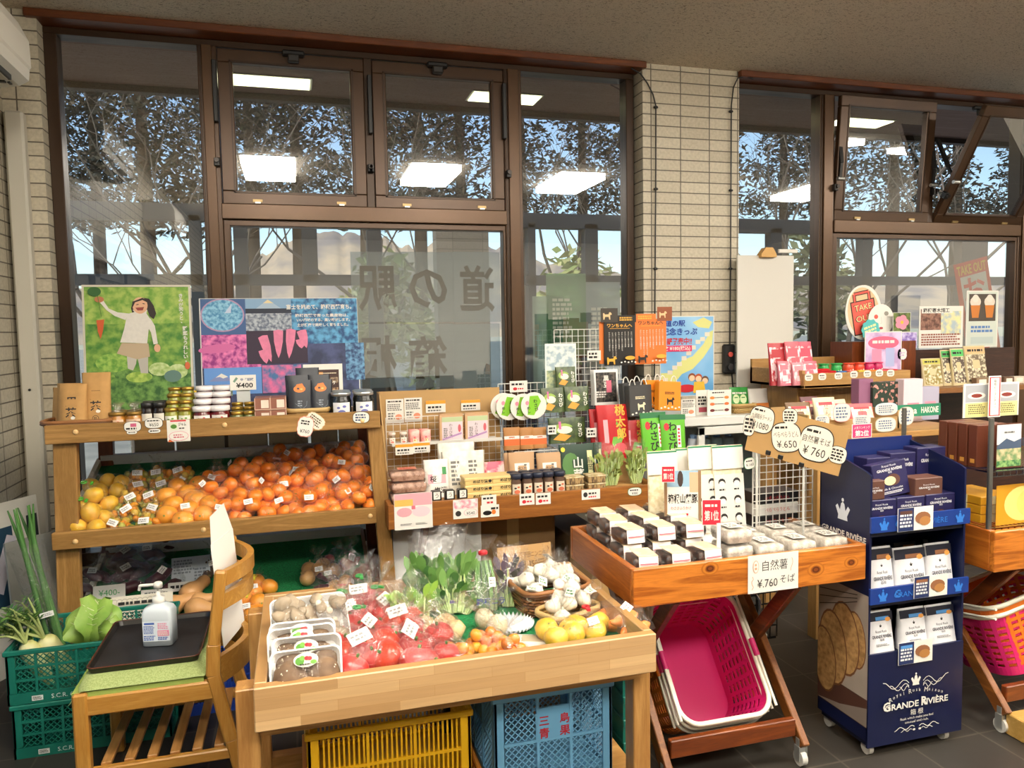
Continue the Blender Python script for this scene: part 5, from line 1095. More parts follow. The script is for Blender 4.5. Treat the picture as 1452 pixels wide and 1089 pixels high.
for o in [HJ]+[q for q in COL.objects if q.name.startswith('honey_jar.')]: ob('gathered_film', MB().lathe([(.03, .055), (.024, .075), (.008, .083), (.02, .1), (.026, .106)], FILM('#f3e2b8', .2, 60, .4), 16), o)
cols(jarproto('pickle_jar', .046, .105, C('#141512', .2), SILV, (C('#e3e3e6', .5), (C('#6a6fb0', .6),)), .016), (484, 516), 2, 'black jar with a silver lid and pale label', 'silver-lidded black jars', ('left', 'right'), dy=.1, dz=0)
def d_(m): m.tx('ゆず', 0, .008, .02, INK, .05)
# dumpling boxes
PB = emp('sweets_box', (0, 0, -9), 'x', 'box'); ob('carton', MB().box(-.034, -.03, 0, .034, .03, .054, C('#c9a894', .5), .002), PB); ob('window_film', MB().box(-.03, -.0305, .006, .03, .025, .0545, C('#8a5a4a', .4)).box(-.006, -.031, .01, .026, -.029, .045, C('#e0cfc0', .5)), PB)
sp_ = [V((at(px, 580, Y=3.5).x, 3.49+.066*k, TZ+.056*l)) for px in (373, 395) for k in range(2) for l in range(2)]
grid_put(PB, sp_, lambda i: 'small pink sweets box left of the navy pouches, %s column, %s, %s' % (('left', 'right')[i//4], ('front', 'back')[i//2 % 2], ('lower', 'upper')[i % 2]), 'pink sweets boxes', 'box')
# wicker trays
wicker('wicker_tray', V((at(113, 590, Y=3.52).x, 3.535, TZ)), (0, 0, 0), .26, .2, .045, WB, 'shallow wicker tray holding brown paper tea bags at the shelf end', .8, 4)
wicker('wicker_basket', V((at(437, 580, Y=3.52).x, 3.54, TZ)), (0, 0, 0), .18, .15, .05, WT, 'small tan basket holding the navy pouches', .85, 5)
KR = C('#b58a52', .8, var=.1, vs_=30); KR2 = C('#a57a45', .8, var=.1, vs_=30)
def pouch(name, w_, h, t, loc, rot, label, cat, mat, draw=None, grp=None, top=.12, sag=0.):
    """flat-bottomed bag pinched at the top; face towards local -y"""
    E_ = emp(name, loc, label, cat, grp, rot); rows = []
    for i in range(8):
        f = i/7; tt = t*(1-f)**.6*(1 if f < 1-top else .4)+.002; ww = w_*(1-.04*sin(f*pi)); rows.append([(x*ww/2, y*tt/2, f*h) for x, y in ((-1, 0), (-.9, -1), (-.3, -1.1), (.3, -1.1), (.9, -1), (1, 0), (.9, 1), (-.9, 1))])
    ob('pouch_body', MB().grid(rows, mat, cv=True, smooth=True).add([rows[0][k] for k in range(8)], [tuple(range(8))], mat), E_)
    if draw:
        th = math.atan2(t*.5*.9, h); m = MB(tr(0, -t*.5*1.16-.001, 0) @ rx(pi/2-th) @ tr(0, h/2, 0)); draw(m); ob('print', m, E_)
    return E_
def tea(m): m.tx('里茶', .0, .0, .04, INK, None, True, 0, True).el(0, -.075, .013, .013, INK, 16).el(0, -.075, .011, .011, KR, 16).scrib(.0, -.075, .012, .012, 2, INK, 3).el(.01, -.045, .009, .007, C('#e3ded2', .6), 10)
for x, y, r_, lean, h, lab in ((at(104, 590, Y=3.5).x, 3.49, .18, -.1, .19, 'front left brown paper tea bag with handwriting in the wicker tray'), (at(137, 590, Y=3.5).x, 3.51, .06, -.08, .235, 'tallest brown paper tea bag with handwriting, front right in the wicker tray'), (at(100, 590, Y=3.57).x, 3.57, .25, -.08, .19, 'brown paper tea bag behind the front left one'), (at(92, 590, Y=3.6).x, 3.62, .3, -.05, .17, 'rearmost brown paper tea bag in the wicker tray')):
    pouch('tea_bag', .112, h, .05, (x, y, TZ+.006), (lean, 0, -r_), lab, 'bag of tea', KR, tea, 'paper tea bags')
NVP = C('#20242e', .45)
def navy(m): m.po([(-.02, .05), (.022, .052), (.012, .07), (-.012, .066)], C('#e0702a', .5)).el(0, .045, .026, .016, C('#e2772c', .5), 14).el(-.006, .047, .006, .005, NVP, 8).el(.008, .044, .006, .004, C('#e9b05a', .5), 8).ln([(-.02, -.02), (.01, -.045), (.028, -.03), (.03, -.01)], .0015, C('#6a7480', .5)).scrib(0, -.02, .02, .03, 3, C('#7a828c', .5), 2)
for i, (px, y, h, dx, lab) in enumerate(((425, 3.5, .15, 0, 'front left navy pouch with an orange emblem in the tan basket'), (455, 3.51, .15, 0, 'front right navy pouch with an orange emblem in the tan basket'), (422, 3.54, .17, 0, 'navy pouch behind the front left pouch'), (452, 3.55, .17, 0, 'navy pouch behind the front right pouch'), (437, 3.58, .2, 0, 'rearmost navy pouch standing tallest in the tan basket'))):
    pouch('navy_pouch', .105, h*1.12, .03, (at(px, 560, Y=y).x, y, TZ+.012), (-.12-.03*i, 0, .0), lab, 'pouch', NVP, navy, 'navy pouches')
card('price_card', .115, .07, at(345, 553, Y=3.73), face(-.03, .1), 'white card reading ¥400 with a green stroke above the small jars', 'price card', lambda m: m.po([(-.045, .006), (-.03, .026), (-.022, .02), (-.037, 0)], C('#6f8f7a', .6)).tx('ゆず胡椒', .018, .014, .013, C('#3a4a7a', .6), .058, True).tx('¥400', .006, -.013, .022, INK, .075, True))
tag(ob('card_holder', MB().box(-.03, -.006, 0, .03, .006, at(345, 553, Y=3.74).z+.01-TZ, C('#c9cdcb', .3), .002), loc=(at(345, 552, Y=3.745).x, 3.745, TZ)), 'small clear stand holding the ¥400 card up', 'card holder')
def d_(m):
    m.pr(0, .02, .15, .145, C('#3a1c14', .5)).pr(-.03, .075, .06, .012, C('#c98a3a', .5)).pr(0, .04, .14, .03, MIX('#4a2a20', '#a08a70', 60, .4, .6)).pr(0, -.02, .14, .05, MIX('#6a4a34', '#c9a880', 70, .4, .6)).tx('みしまコロッケ', 0, .028, .018, WHITE, .12, True).scrib(0, -.075, .13, .03, 3, C('#7a7a78', .6), 2).scrib(0, .075, .13, .006, 1, C('#e8d8b8', .6), 2)
card('menu_card', .185, .24, V((at(459, 560, Y=3.75).x, 3.76, TZ)), face(-.05, .1), 'white-framed brown food photo card leaning before the purple field panel', 'menu card', d_, WHITE, .004)
card('yellow_sign', .1, .12, V((at(281, 575, Y=3.96).x, 3.98, TZ)), face(0, .1), 'small yellow card peeping out between the two big panels', 'sign', lambda m: m.tx('か', -.02, .01, .05, C('#3a7a3a', .6)).tx('い', .03, .01, .05, C('#3a7a3a', .6)), C('#d9b52a', .6))
# big panels
def field(a, b_, s, l=.38, h=.62): return MIX(a, b_, s, l, h, .6, 5)
def d_(m):
    def q(px, py): return ((px-198)/318, .645/2-(py-404)/318)
    def P_(pts, mat): m.po([q(60+x/4.733, 380+y/4.733) for x, y in pts], mat)
    def e_(x, y, a, b_, mat, rot=0): u, v = q(60+x/4.733, 380+y/4.733); m.el(u, v, a/1505, b_/1505, mat, 18, rot)
    m.pr(0, 0, .47, .625, field('#3f7a2c', '#86a848', 22)); m.pr(0, .22, .47, .18, field('#6a9a3a', '#a4bc5c', 26)); m.pr(0, -.2, .47, .2, field('#2c5a26', '#6f9a4a', 30))
    LB_ = field('#8fae5e', '#c4d39a', 40)
    for x, y, a, b_, mt in ((480, 690, 120, 70, field('#5f9438', '#9bbf58', 40)), (790, 745, 75, 50, LB_), (915, 765, 70, 55, LB_), (650, 800, 90, 40, field('#7aa03e', '#b0c860', 40)), (880, 800, 60, 45, C('#5a7a72', .6)), (400, 800, 90, 50, field('#4a7a30', '#86ab4a', 40))): e_(x, y, a, b_, mt)
    SK = C('#d9a988', .6); HA = C('#2a1f1c', .6); SW = C('#d8d4cc', .6, var=.06, vs_=60); KH = C('#b8a488', .6)
    P_([(610, 290), (625, 235), (680, 208), (735, 218), (765, 270), (780, 330), (762, 372), (735, 350), (720, 300), (640, 300), (620, 330)], HA)
    P_([(572, 640), (640, 640), (632, 700), (610, 750), (575, 735)], C('#bdb9b0', .6)); P_([(640, 640), (715, 640), (712, 775), (662, 770)], C('#b3afa6', .6))
    P_([(540, 545), (720, 552), (728, 650), (640, 668), (505, 622)], KH)
    P_([(428, 232), (462, 290), (520, 318), (600, 328), (570, 375), (500, 345), (445, 300), (405, 245)], SW); P_([(600, 325), (640, 315), (715, 330), (745, 380), (725, 450), (712, 552), (530, 540), (560, 440), (575, 370)], SW); P_([(740, 365), (768, 420), (785, 555), (755, 560), (740, 470), (715, 420)], SW)
    P_([(620, 300), (720, 300), (712, 335), (650, 335)], SW); e_(400, 222, 32, 22, C('#b8744e', .6)); e_(780, 588, 22, 30, SK)
    e_(672, 268, 52, 62, SK); P_([(618, 290), (622, 240), (690, 212), (735, 240), (730, 250), (690, 228), (640, 245)], HA); P_([(640, 285), (700, 280), (690, 305), (655, 306)], C('#8a3a34', .6)); e_(655, 262, 10, 3, HA, .2); e_(698, 256, 10, 3, HA, -.2)
    m.ln([q(60+390/4.733, 380+190/4.733), q(60+412/4.733, 380+350/4.733)], .003, C('#5a7a34', .6)); P_([(378, 375), (430, 370), (420, 450), (402, 515), (386, 460)], C('#c85a2a', .6)); e_(370, 165, 45, 35, C('#2f5f2a', .6)); e_(985, 725, 18, 28, C('#c8623a', .6))
    m.tx('きみが笑うと、', .2, .2, .02, WHITE, vert=True, bold=True).tx('野菜もうれしい。', .215, .02, .021, WHITE, vert=True, bold=True)
card('field_poster', .49, .645, (-.745, 4.07, TZ), face(0, .09), 'framed poster of a child holding up a carrot in a green field', 'poster', d_, C('#c9c3b4', .4), .012)
def d_(m):
    def q(px, py): return ((px-394)/281, .575/2-(py-423)/281)
    def R_(x0, y0, x1, y1, mat): a, b_ = q(x0, y0); c_, d = q(x1, y1); m.pr((a+c_)/2, (b_+d)/2, c_-a, b_-d, mat)
    def g(x, y): return q(280+x/4.536, 380+y/4.536)
    m.pr(0, 0, .77, .57, field('#27304f', '#46507a', 14)); R_(286, 424, 346, 475, C('#3a5a8a', .6)); u, v = q(315, 447); m.el(u, v, .105, .085, C('#a888a8', .6), 24).el(u, v, .098, .078, field('#3f7fae', '#8ac0d8', 60), 24).po([g(140, 230), (u+.01, v+.01), g(215, 230), g(210, 290), g(170, 290)], C('#b9c4d8', .6))
    R_(346, 424, 409, 447, C('#7fa0c0', .6)); m.po([g(330, 290), g(440, 205), g(560, 290)], C('#9fb4c8', .6)).po([g(410, 228), g(440, 205), g(475, 228)], C('#d9c89a', .6)); R_(346, 438, 409, 447, C('#1e2638', .6)); R_(346, 445, 412, 470, field('#5a6478', '#aeb6c0', 60))
    R_(409, 424, 503, 490, field('#1e4a78', '#5aa0cc', 34)); R_(484, 490, 511, 545, field('#24406a', '#6a9cc4', 50)); R_(286, 475, 365, 522, field('#8a2a78', '#e07ab0', 38)); R_(346, 470, 430, 518, C('#2c1c34', .6))
    for x, y, l, a in ((425, 530, 175, -.28), (497, 500, 180, .02), (570, 500, 190, .1), (410, 580, 90, -.2), (660, 470, 120, -.25), (640, 500, 60, -.1)):
        c_ = g(x, y); L_ = l/1275; w_ = .024; ca, sa = cos(a), sin(a); m.po([(c_[0]+s*w_*f*ca+t*L_*sa, c_[1]-s*w_*f*sa+t*L_*ca) for s, f, t in ((-1, 1, .5), (-1, .9, .1), (-1, .45, -.3), (0, 0, -.5), (1, .45, -.3), (1, .9, .1), (1, 1, .5), (0, 1, .54))], C('#d87a9c', .55, var=.12, vs_=40))
    c_ = g(120, 520); m.el(c_[0], c_[1], .09, .022, C('#c8649c', .6), 16, .1)
    R_(288, 522, 365, 560, C('#5f8fd0', .6)); m.po([g(60, 730), g(140, 680), g(215, 730)], C('#7a88b8', .6)).po([g(105, 705), g(140, 680), g(180, 702), g(150, 712), g(130, 702)], WHITE); R_(288, 546, 325, 562, field('#3a4a3a', '#8a9a7a', 60)); R_(366, 520, 420, 560, field('#3f6a9a', '#d86a9a', 26))
    for i, (s, x, y, h, w_) in enumerate((('富士を眺めて、箱根西麓育ち。', 765, 255, .024, .33), ('箱根西麓で育った農産物は、', 780, 312, .016, .27), ('いい風味のする、高い味がします。', 790, 342, .016, .27), ('土が健康で美味しく育ちました。', 785, 375, .016, .26))): c_ = g(x, y); m.tx(s, c_[0], c_[1], h, WHITE, w_, True)
card('field_banner', .78, .575, (-.07, 4.055, TZ), face(0, .09), 'wide blue and purple panel of carrots and fields behind the jars', 'poster', d_, C('#d3d3d0', .4), .012)
# cards hung on the fascias
def on(px, py, Y): return at(px, py, Y=Y)
def bubble(px, py, Y, rx_, ry_, label, draw, scal=0, rot=0, name='price_bubble', edge=INK, cat='price card', base=WHITE, grp=None):
    n = 40; pts = []
    for i in range(n):
        t = 2*pi*i/n; q = 1+(.07*abs(sin(scal*t/2)) if scal else 0); e = .72; pts.append((rx_*q*abs(cos(t))**e*(1 if cos(t) > 0 else -1), ry_*q*abs(sin(t))**e*(1 if sin(t) > 0 else -1)))
    m = MB(rz(rot)).prism(pts, -.0012, 0, edge); m.zl = .0001; m.po([(x*.94, y*.93) for x, y in pts], base)
    if draw: draw(m)
    return tag(ob(name, m, loc=on(px, py, Y), rot=UP), label, cat, grp)
F1 = 3.3735
bubble(188, 605, F1, .033, .022, 'cloud-shaped price card with a pink mark, leftmost on the top fascia', lambda m: m.pr(.003, .006, .022, .014, C('#c25a7a', .6)).scrib(-.005, -.008, .04, .012, 1, INK, 2)); bubble(187, 613, F1-.002, .02, .008, 'small oval card below the pink-marked cloud card', lambda m: m.scrib(0, 0, .026, .006, 1, INK, 2))
bubble(218, 600, F1, .035, .022, 'cloud-shaped price card reading ¥650 on the top fascia', lambda m: m.scrib(0, .010, .05, .008, 1, INK, 5).tx('¥650', 0, -.006, .014, INK, .035)); bubble(219, 611, F1-.002, .024, .009, 'small oval card below the ¥650 cloud card', lambda m: m.scrib(0, 0, .034, .008, 1, INK, 6))
def d_(m): m.pr(0, .041, .06, .006, RED).pr(-.018, .018, .026, .028, C('#d6e0c0', .6)).el(-.018, .018, .012, .009, C('#4a7a2a', .6)).tx('ジャム', .015, .026, .014, INK, .03, True).scrib(.015, .010, .026, .008, 1, INK, 1).el(0, -.022, .038, .02, C('#d98a9a', .6), 24).el(0, -.022, .036, .018, WHITE, 24).scrib(0, -.022, .04, .018, 2, C('#c25a6a', .6), 4).po([(-.042, -.045), (-.02, -.045), (-.036, -.034)], C('#c8602a', .6))
card('price_card', .088, .09, on(254, 626, F1), UP, 'rectangular jam card with a green fruit picture on the top fascia', 'price card', d_)
bubble(447, 597, F1, .042, .03, 'cream scalloped card with small writing, tilted, at the fascia middle', lambda m: m.scrib(0, 0, .06, .038, 4, C('#5a4a2a', .6), 7), 14, -.7, edge=C('#c9a878', .6), base=PAPER); bubble(433, 605, F1-.003, .033, .043, 'pink-edged scalloped card reading ¥760 below the cream one', lambda m: m.scrib(0, .018, .042, .022, 2, INK, 8).tx('¥760', 0, -.02, .016, INK, .04), 12, -.2, edge=C('#d98a7a', .6))
bubble(512, 592, F1, .037, .026, 'rounded white card with three handwritten lines at the fascia right end', lambda m: m.scrib(0, 0, .05, .034, 3, C('#3a4a6a', .6), 9), 0, -.03)
# ================================================================ window table: dried goods
def scl(p): return (p-V((0, 0, H))).dot(_f)/FPX
def pk(x0, y0, x1, y1, Y):
    b_ = at((x0+x1)/2, y1, Y=Y); return b_, at(x1, y1, Y=Y).x-at(x0, y1, Y=Y).x, at((x0+x1)/2, y0, Y=Y).z-b_.z
def pc(name, rect, Y, label, cat, draw=None, base=None, rot=0, lean=0, th=.0012, grp=None, z=None):
    b_, w_, h = pk(*rect, Y)
    if z is not None: h += b_.z-z; b_.z = z
    dr = (lambda m: draw(m, w_, h)) if draw else None
    return card(name, w_, h, b_, face(rot, lean), label, cat, dr, base, th, grp)
def pp(name, rect, Y, label, cat, mat, draw=None, t=.03, rot=0, lean=.12, grp=None, z=None, top=.12):
    b_, w_, h = pk(*rect, Y)
    if z is not None: h += b_.z-z; b_.z = z
    dr = (lambda m: draw(m, w_, h)) if draw else None
    return pouch(name, w_, h, t, b_, (-lean, 0, rot), label, cat, mat, dr, grp, top)
def wiregrid(name, x0, x1, z0, z1, Y, pitch, label, mat, cat='wire grid', r=.0014, par=None, T=None):
    m = MB(T); n = round((x1-x0)/pitch); k = round((z1-z0)/pitch)
    for i in range(n+1): x = x0+(x1-x0)*i/n; q = r*1.5 if i in (0, n) else r; m.box(x-q, Y-r, z0, x+q, Y+r, z1, mat)
    for j in range(k+1): z = z0+(z1-z0)*j/k; q = r*1.5 if j in (0, k) else r; m.box(x0, Y-2*r, z-q, x1, Y, z+q, mat)
    o = ob(name, m, par); return o if par else tag(o, label, cat)
WIRE = C('#dddcd6', .35, .3); MZ = .728
tag(ob('tray_liner', MB().box(.385, 3.305, .6705, 1.635, 3.875, MZ-.0005, C('#b98d55', .7), .003)), 'brown liner board under the goods on the window table', 'tray liner')
CB = C('#b3905e', .8, var=.08, vs_=8)
E_ = emp('cardboard_backboard', (.69, 3.83, MZ), 'tall cardboard backboard with a folded left side on the window table', 'backboard'); O = V(E_.location)
ob('back_sheet', MB().box(.392, 3.835, MZ, 1.02, 3.842, 1.205, CB), E_, -O); ob('side_flap', MB(MX(((0, 0, 1, .388), (1, 0, 0, 0), (0, 1, 0, 0), (0, 0, 0, 1)))).prism([(3.5, MZ), (3.842, MZ), (3.842, 1.205), (3.72, 1.20), (3.5, .86)], -.006, 0, CB), E_, -O)
wiregrid('wire_grid', .42, 1.02, .76, 1.075, 3.80, .036, 'white wire grid hung on the cardboard backboard', WIRE)
wiregrid('wire_grid', 1.02, 1.74, .70, 1.22, 3.86, .036, 'white wire grid stand behind the green packs', WIRE); wiregrid('wire_grid', 1.34, 1.72, 1.22, 1.50, 3.87, .036, 'upper white wire grid behind the pet food signs', WIRE)
GY = C('#6b6b68', .6); OG = C('#e09a2a', .5); PK1 = C('#e6a0a8', .5); PK2 = C('#d4707f', .5)
def info(m, w_, h): m.scrib(0, h*.40, w_*.8, h*.1, 1, INK, 2).scrib(0, h*.16, w_*.85, h*.3, 4, GY, 3).el(w_*.2, -h*.25, w_*.2, h*.12, C('#d88a6a', .6), 12).scrib(-w_*.2, -h*.2, w_*.4, h*.3, 3, GY, 6)
pc('info_card', (548, 566, 573, 600), 3.828, 'left white info card pinned on the cardboard backboard', 'card', info); pc('info_card', (574, 564, 599, 598), 3.828, 'right white info card with two round food pictures on the backboard', 'card', info)
def ycard(m, w_, h): m.pr(0, h*.36, w_, h*.28, OG).scrib(0, -h*.05, w_*.8, h*.28, 1, INK, 3).scrib(0, -h*.32, w_*.8, h*.2, 1, GY, 3)
pc('price_card', (604, 568, 632, 585), 3.828, 'left yellow-topped card on the cardboard backboard, tilted', 'price card', ycard, rot=.0); pc('price_card', (654, 567, 681, 582), 3.828, 'right yellow-topped card on the cardboard backboard', 'price card', ycard)
# upper wire shelf with small goods
zs = at(600, 627, Y=3.72).z
sh = MB();
for i in range(7): sh.box(.43, 3.66+.022*i, zs-.003, .98, 3.662+.022*i, zs, WIRE)
for i in range(24): sh.box(.43+.0235*i, 3.655, zs-.005, .432+.0235*i, 3.80, zs-.002, WIRE)
tag(ob('wire_shelf', sh.box(.43, 3.655, zs-.004, .98, 3.66, zs+.012, WIRE)), 'white wire shelf on the grid carrying pink bags and wasabi boxes', 'shelf')
sj = jarproto('candy_jar', .018, .05, FILM('#f3ece4', .5, 9, .2), C('#e9d9cf', .5), (C('#efe6da', .6), (C('#d98a7a', .5),)), .01)
grid_put(sj, [V((at(px, 626, Y=3.69).x, 3.69, zs)) for px in (556, 572)], lambda i: 'small pale candy jar on the wire shelf, %s of the two' % ('left', 'right')[i], 'pale candy jars')
k = 0
for px, y in ((588, 3.68), (604, 3.68), (586, 3.72), (601, 3.72)):
    p = V((at(px, 626, Y=y).x, y, zs)); pouch('candy_bag', .05, .068, .035, p, (-.05, 0, 0), 'small pink candy bag on the wire shelf, %s, %s' % (('front', 'front', 'back', 'back')[k], ('left', 'right', 'left', 'right')[k]), 'bag', MIX('#e08a86', '#f0b0a4', 40, .4, .6, .3), (lambda m: m.pr(0, -.008, .016, .03, C('#e9d7a0', .5)).scrib(0, -.008, .012, .024, 3, RED, 1)), 'pink candy bags'); k += 1
def wbox(m, w_, h, d=1): pass
WBX = emp('wasabi_box', (0, 0, -9), 'x', 'box'); ob('carton', MB().box(-.06, -.012, 0, .06, .012, .135, C('#c9a27a', .6), .002), WBX)
m = MB(tr(0, -.0124, .068) @ rx(pi/2)).pr(.004, 0, .104, .115, C('#dccbd2', .5)).pr(.004, .045, .104, .024, C('#b6c69a', .5)).tx('わさび漬', -.004, -.01, .016, INK, vert=True).el(.04, .0, .008, .02, C('#c8606a', .5), 12).scrib(-.03, -.02, .02, .05, 6, GY, 2).po([(-.048, -.05), (.05, -.02), (.05, -.03), (-.045, -.057)], C('#b08ab8', .5)); ob('front_print', m, WBX)
sp_ = [V((at(px, 625, Y=y).x, y, zs)) for px in (640, 676) for y in (3.68, 3.71, 3.74)]
grid_put(WBX, sp_, lambda i: 'tan and lilac wasabi pickle box on the wire shelf, %s stack, %s' % (('left', 'right')[i//3], ('frontmost', 'middle', 'rearmost')[i % 3]), 'wasabi pickle boxes', 'box')
pc('price_card', (561, 630, 586, 645), 3.65, 'orange-edged price card under the pale candy jars', 'price card', ycard); pc('price_card', (586, 628, 610, 642), 3.65, 'orange-edged price card under the pink candy bags', 'price card', ycard); pc('price_card', (648, 627, 670, 640), 3.65, 'white handwritten card under the wasabi pickle boxes', 'price card', lambda m, w_, h: m.scrib(0, 0, w_*.8, h*.7, 3, INK, 5))
# front row on the tray
CLP = FILM('#f1efe9', .13, 14, .5)
def clamshell(key, w_, d, h, fill, strip=None, lab=None):
    """clear hinged food pack"""
    E_ = emp('food_pack', (0, 0, -9), 'food pack', 'pack'); a, b_ = w_/2, d/2; R = lambda s, z, r_=.01: [(x, y, z) for x, y in rr(a*s, b_*s, r_, 3)]
    ob('contents', MB().grid([R(.86, .004), R(.93, h*.45), R(.9, h*.8), R(.6, h*.86)], fill, cv=True).add(R(.6, h*.86), [tuple(range(16))], fill), E_)
    ob('clear_shell', MB().grid([R(.86, .001), R(.97, h*.46), R(1.08, h*.5), R(1.08, h*.54), R(.96, h*.56), R(.9, h*.93), R(.8, h)], CLP, cv=True, smooth=False).add(R(.8, h), [tuple(range(16))], CLP), E_)
    if strip: ob('paper_band', MB().box(-a*strip[0], -b_*1.0, h*1.0, a*strip[0], b_*.9, h*1.02, strip[1]).add([(-a*strip[0], -b_*1.12, h*.1), (a*strip[0], -b_*1.12, h*.1), (a*strip[0], -b_*.98, h*1.02), (-a*strip[0], -b_*.98, h*1.02)], [(0, 1, 2, 3)], strip[2]).add([(-a*strip[0]*.9, -b_*1.118, h*.5), (a*strip[0]*.9, -b_*1.118, h*.5), (a*strip[0]*.9, -b_*1.108, h*.58), (-a*strip[0]*.9, -b_*1.108, h*.58)], [(0, 1, 2, 3)], PK2), E_)
    if lab: m = MB(tr(0, 0, h+.001)).pr(0, 0, w_*.5, d*.5, lab[0]).scrib(0, 0, w_*.4, d*.35, 3, lab[1], 3); ob('label', m, E_)
    PR[key] = [E_, False]
clamshell('dango', .17, .12, .05, MIX('#8a5a44', '#c9a08a', 40, .35, .6, .5), None, (C('#d98a6a', .5), RED))
for i, (y, z) in enumerate(((3.42, MZ+.05), (3.44, MZ+.10))): put('dango', V((at(578, 690, Y=3.42).x, y, z)), '%s clear pack of sweets with an orange label at the left tray end' % ('lower', 'upper')[i], 'food pack', 'orange-label sweet packs', (.05, -.03)[i])
put('dango', V((at(578, 690, Y=3.42).x, 3.43, MZ)), 'bottom clear pack of sweets behind the hanging pink sheet', 'food pack', 'orange-label sweet packs', 0)
PW = MIX('#d9d4cb', '#efece4', 30, .35, .65, .4)
def pinkpr(m, w_, h): m.pr(0, -.0, w_*.7, h*.25, PK1).tx('桜', -w_*.15, -h*.0, h*.16, INK, None, True).tx('塩漬', w_*.12, -h*.3, h*.15, INK, None, True).pr(w_*.3, h*.2, w_*.16, h*.2, C('#3a8a4a', .5))
pp('snack_bag', (602, 652, 638, 702), 3.46, 'clear and white bag with a pink band, right of the sweet packs', 'bag', PW, pinkpr, .04, z=MZ)
def whitepr(m, w_, h): m.scrib(-w_*.2, 0, w_*.2, h*.6, 6, GY, 2).scrib(w_*.2, 0, w_*.2, h*.6, 6, GY, 5)
pp('noodle_bag', (628, 640, 690, 702), 3.50, 'large crinkled clear bag of pale noodles, frontmost of two', 'bag', MIX('#c9c2b4', '#e6e2d8', 24, .35, .65, .3), whitepr, .05, z=MZ); pp('noodle_bag', (622, 628, 676, 690), 3.58, 'large crinkled clear bag of pale noodles behind the other', 'bag', MIX('#c9c2b4', '#e6e2d8', 24, .35, .65, .3), whitepr, .05, z=MZ)
pp('snack_bag', (684, 655, 718, 690), 3.55, 'pink and white bag behind the cream boxes', 'bag', MIX('#d9506a', '#f0dcd8', 12, .45, .55, .4), None, .04, z=MZ)
CU = emp('seaweed_cup', (0, 0, -9), 'x', 'cup'); ob('cup_body', MB().box(-.022, -.02, 0, .022, .02, .055, BLACK, .004), CU); ob('label', MB(tr(0, -.0205, .035) @ rx(pi/2)).pr(0, 0, .03, .034, WHITE).tx('う', 0, 0, .022, INK), CU)
grid_put(CU, [V((at(px, 708, Y=3.34).x, 3.35, MZ+.002)) for px in (619, 638, 656)], lambda i: 'black cup with a white label behind the fascia, %s of three' % ('leftmost', 'middle', 'rightmost')[i], 'black seaweed cups', 'cup')
KB = emp('kinako_box', (0, 0, -9), 'x', 'box'); ob('carton', MB().box(-.065, -.05, 0, .065, .05, .032, C('#d9bd7a', .5), .003).box(-.068, -.053, .02, .068, .053, .034, C('#dfc486', .5), .003), KB); ob('front_print', MB(tr(0, -.0535, .016) @ rx(pi/2)).tx('めばり漬', .006, 0, .014, INK, .07, True).el(.052, 0, .008, .007, INK, 10), KB)
sp_ = [V((at(px, 700, Y=3.40).x, 3.40, MZ+.034*l)) for px in (676, 714) for l in range(3)]
grid_put(KB, sp_, lambda i: 'cream pickle box with black lettering, %s stack, %s' % (('left', 'right')[i//3], ('bottom', 'middle', 'top')[i % 3]), 'cream pickle boxes', 'box')
NJ = jarproto('nori_jar', .0255, .085, C('#5a4234', .3), C('#23283a', .4), (C('#d9cdb8', .5), (C('#c86a4a', .5), INK)), .022, lr=1.1)
sp_ = [V((at(px, 697, Y=3.36).x, 3.355+.055*k, MZ)) for k in range(2) for px in (731, 747, 762, 777, 793)]
grid_put(NJ, sp_, lambda i: 'seasoning jar with a dark cap and pale label, %s row, %s from the left' % (('front', 'back')[i//5], ORD[i % 5]), 'dark-capped seasoning jars')
KP = C('#b8936e', .7)
def kpr(m, w_, h): m.pr(0, -h*.06, w_*.55, h*.55, C('#e6e0d4', .6)).tx('お茶', -w_*.06, -h*.05, h*.16, INK, None, False, 0, True).scrib(w_*.12, 0, w_*.1, h*.4, 5, GY, 2)
for i, (x0, x1, y, lab) in enumerate(((722, 760, 3.5, 'kraft tea pouch behind the seasoning jars, left of two'), (762, 798, 3.5, 'kraft tea pouch behind the seasoning jars, right of two'), (716, 746, 3.54, 'kraft tea pouch half hidden behind the left one'), (775, 802, 3.54, 'kraft tea pouch half hidden behind the right one'))): pp('tea_pouch', (x0, 642, x1, 690), y, lab, 'pouch', KP, kpr, .035, grp='kraft tea pouches', z=MZ)
def opr(m, w_, h): m.pr(0, h*.05, w_*.9, h*.14, WHITE).pr(0, -h*.16, w_*.9, h*.28, C('#d9622a', .5)).tx('桜海老', 0, h*.05, h*.09, C('#c8502a', .6))
for i, (x0, x1) in enumerate(((714, 738), (737, 757), (755, 776))): pp('shrimp_bag', (x0, 606, x1, 650), 3.66, 'brown bag with an orange band hanging on the grid, %s of three' % ('left', 'middle', 'right')[i], 'bag', C('#a8743e', .5), opr, .02, lean=.05, grp='orange-band bags', z=MZ+.17)
m = MB(); tag(ob('wire_shelf', m.box(1.03, 3.62, MZ+.16, 1.27, 3.63, MZ+.165, WIRE).box(1.03, 3.7, MZ+.16, 1.27, 3.71, MZ+.165, WIRE).box(1.03, 3.62, MZ+.155, 1.035, 3.86, MZ+.165, WIRE).box(1.265, 3.62, MZ+.155, 1.27, 3.86, MZ+.165, WIRE)), 'small wire shelf under the orange-band bags', 'shelf')
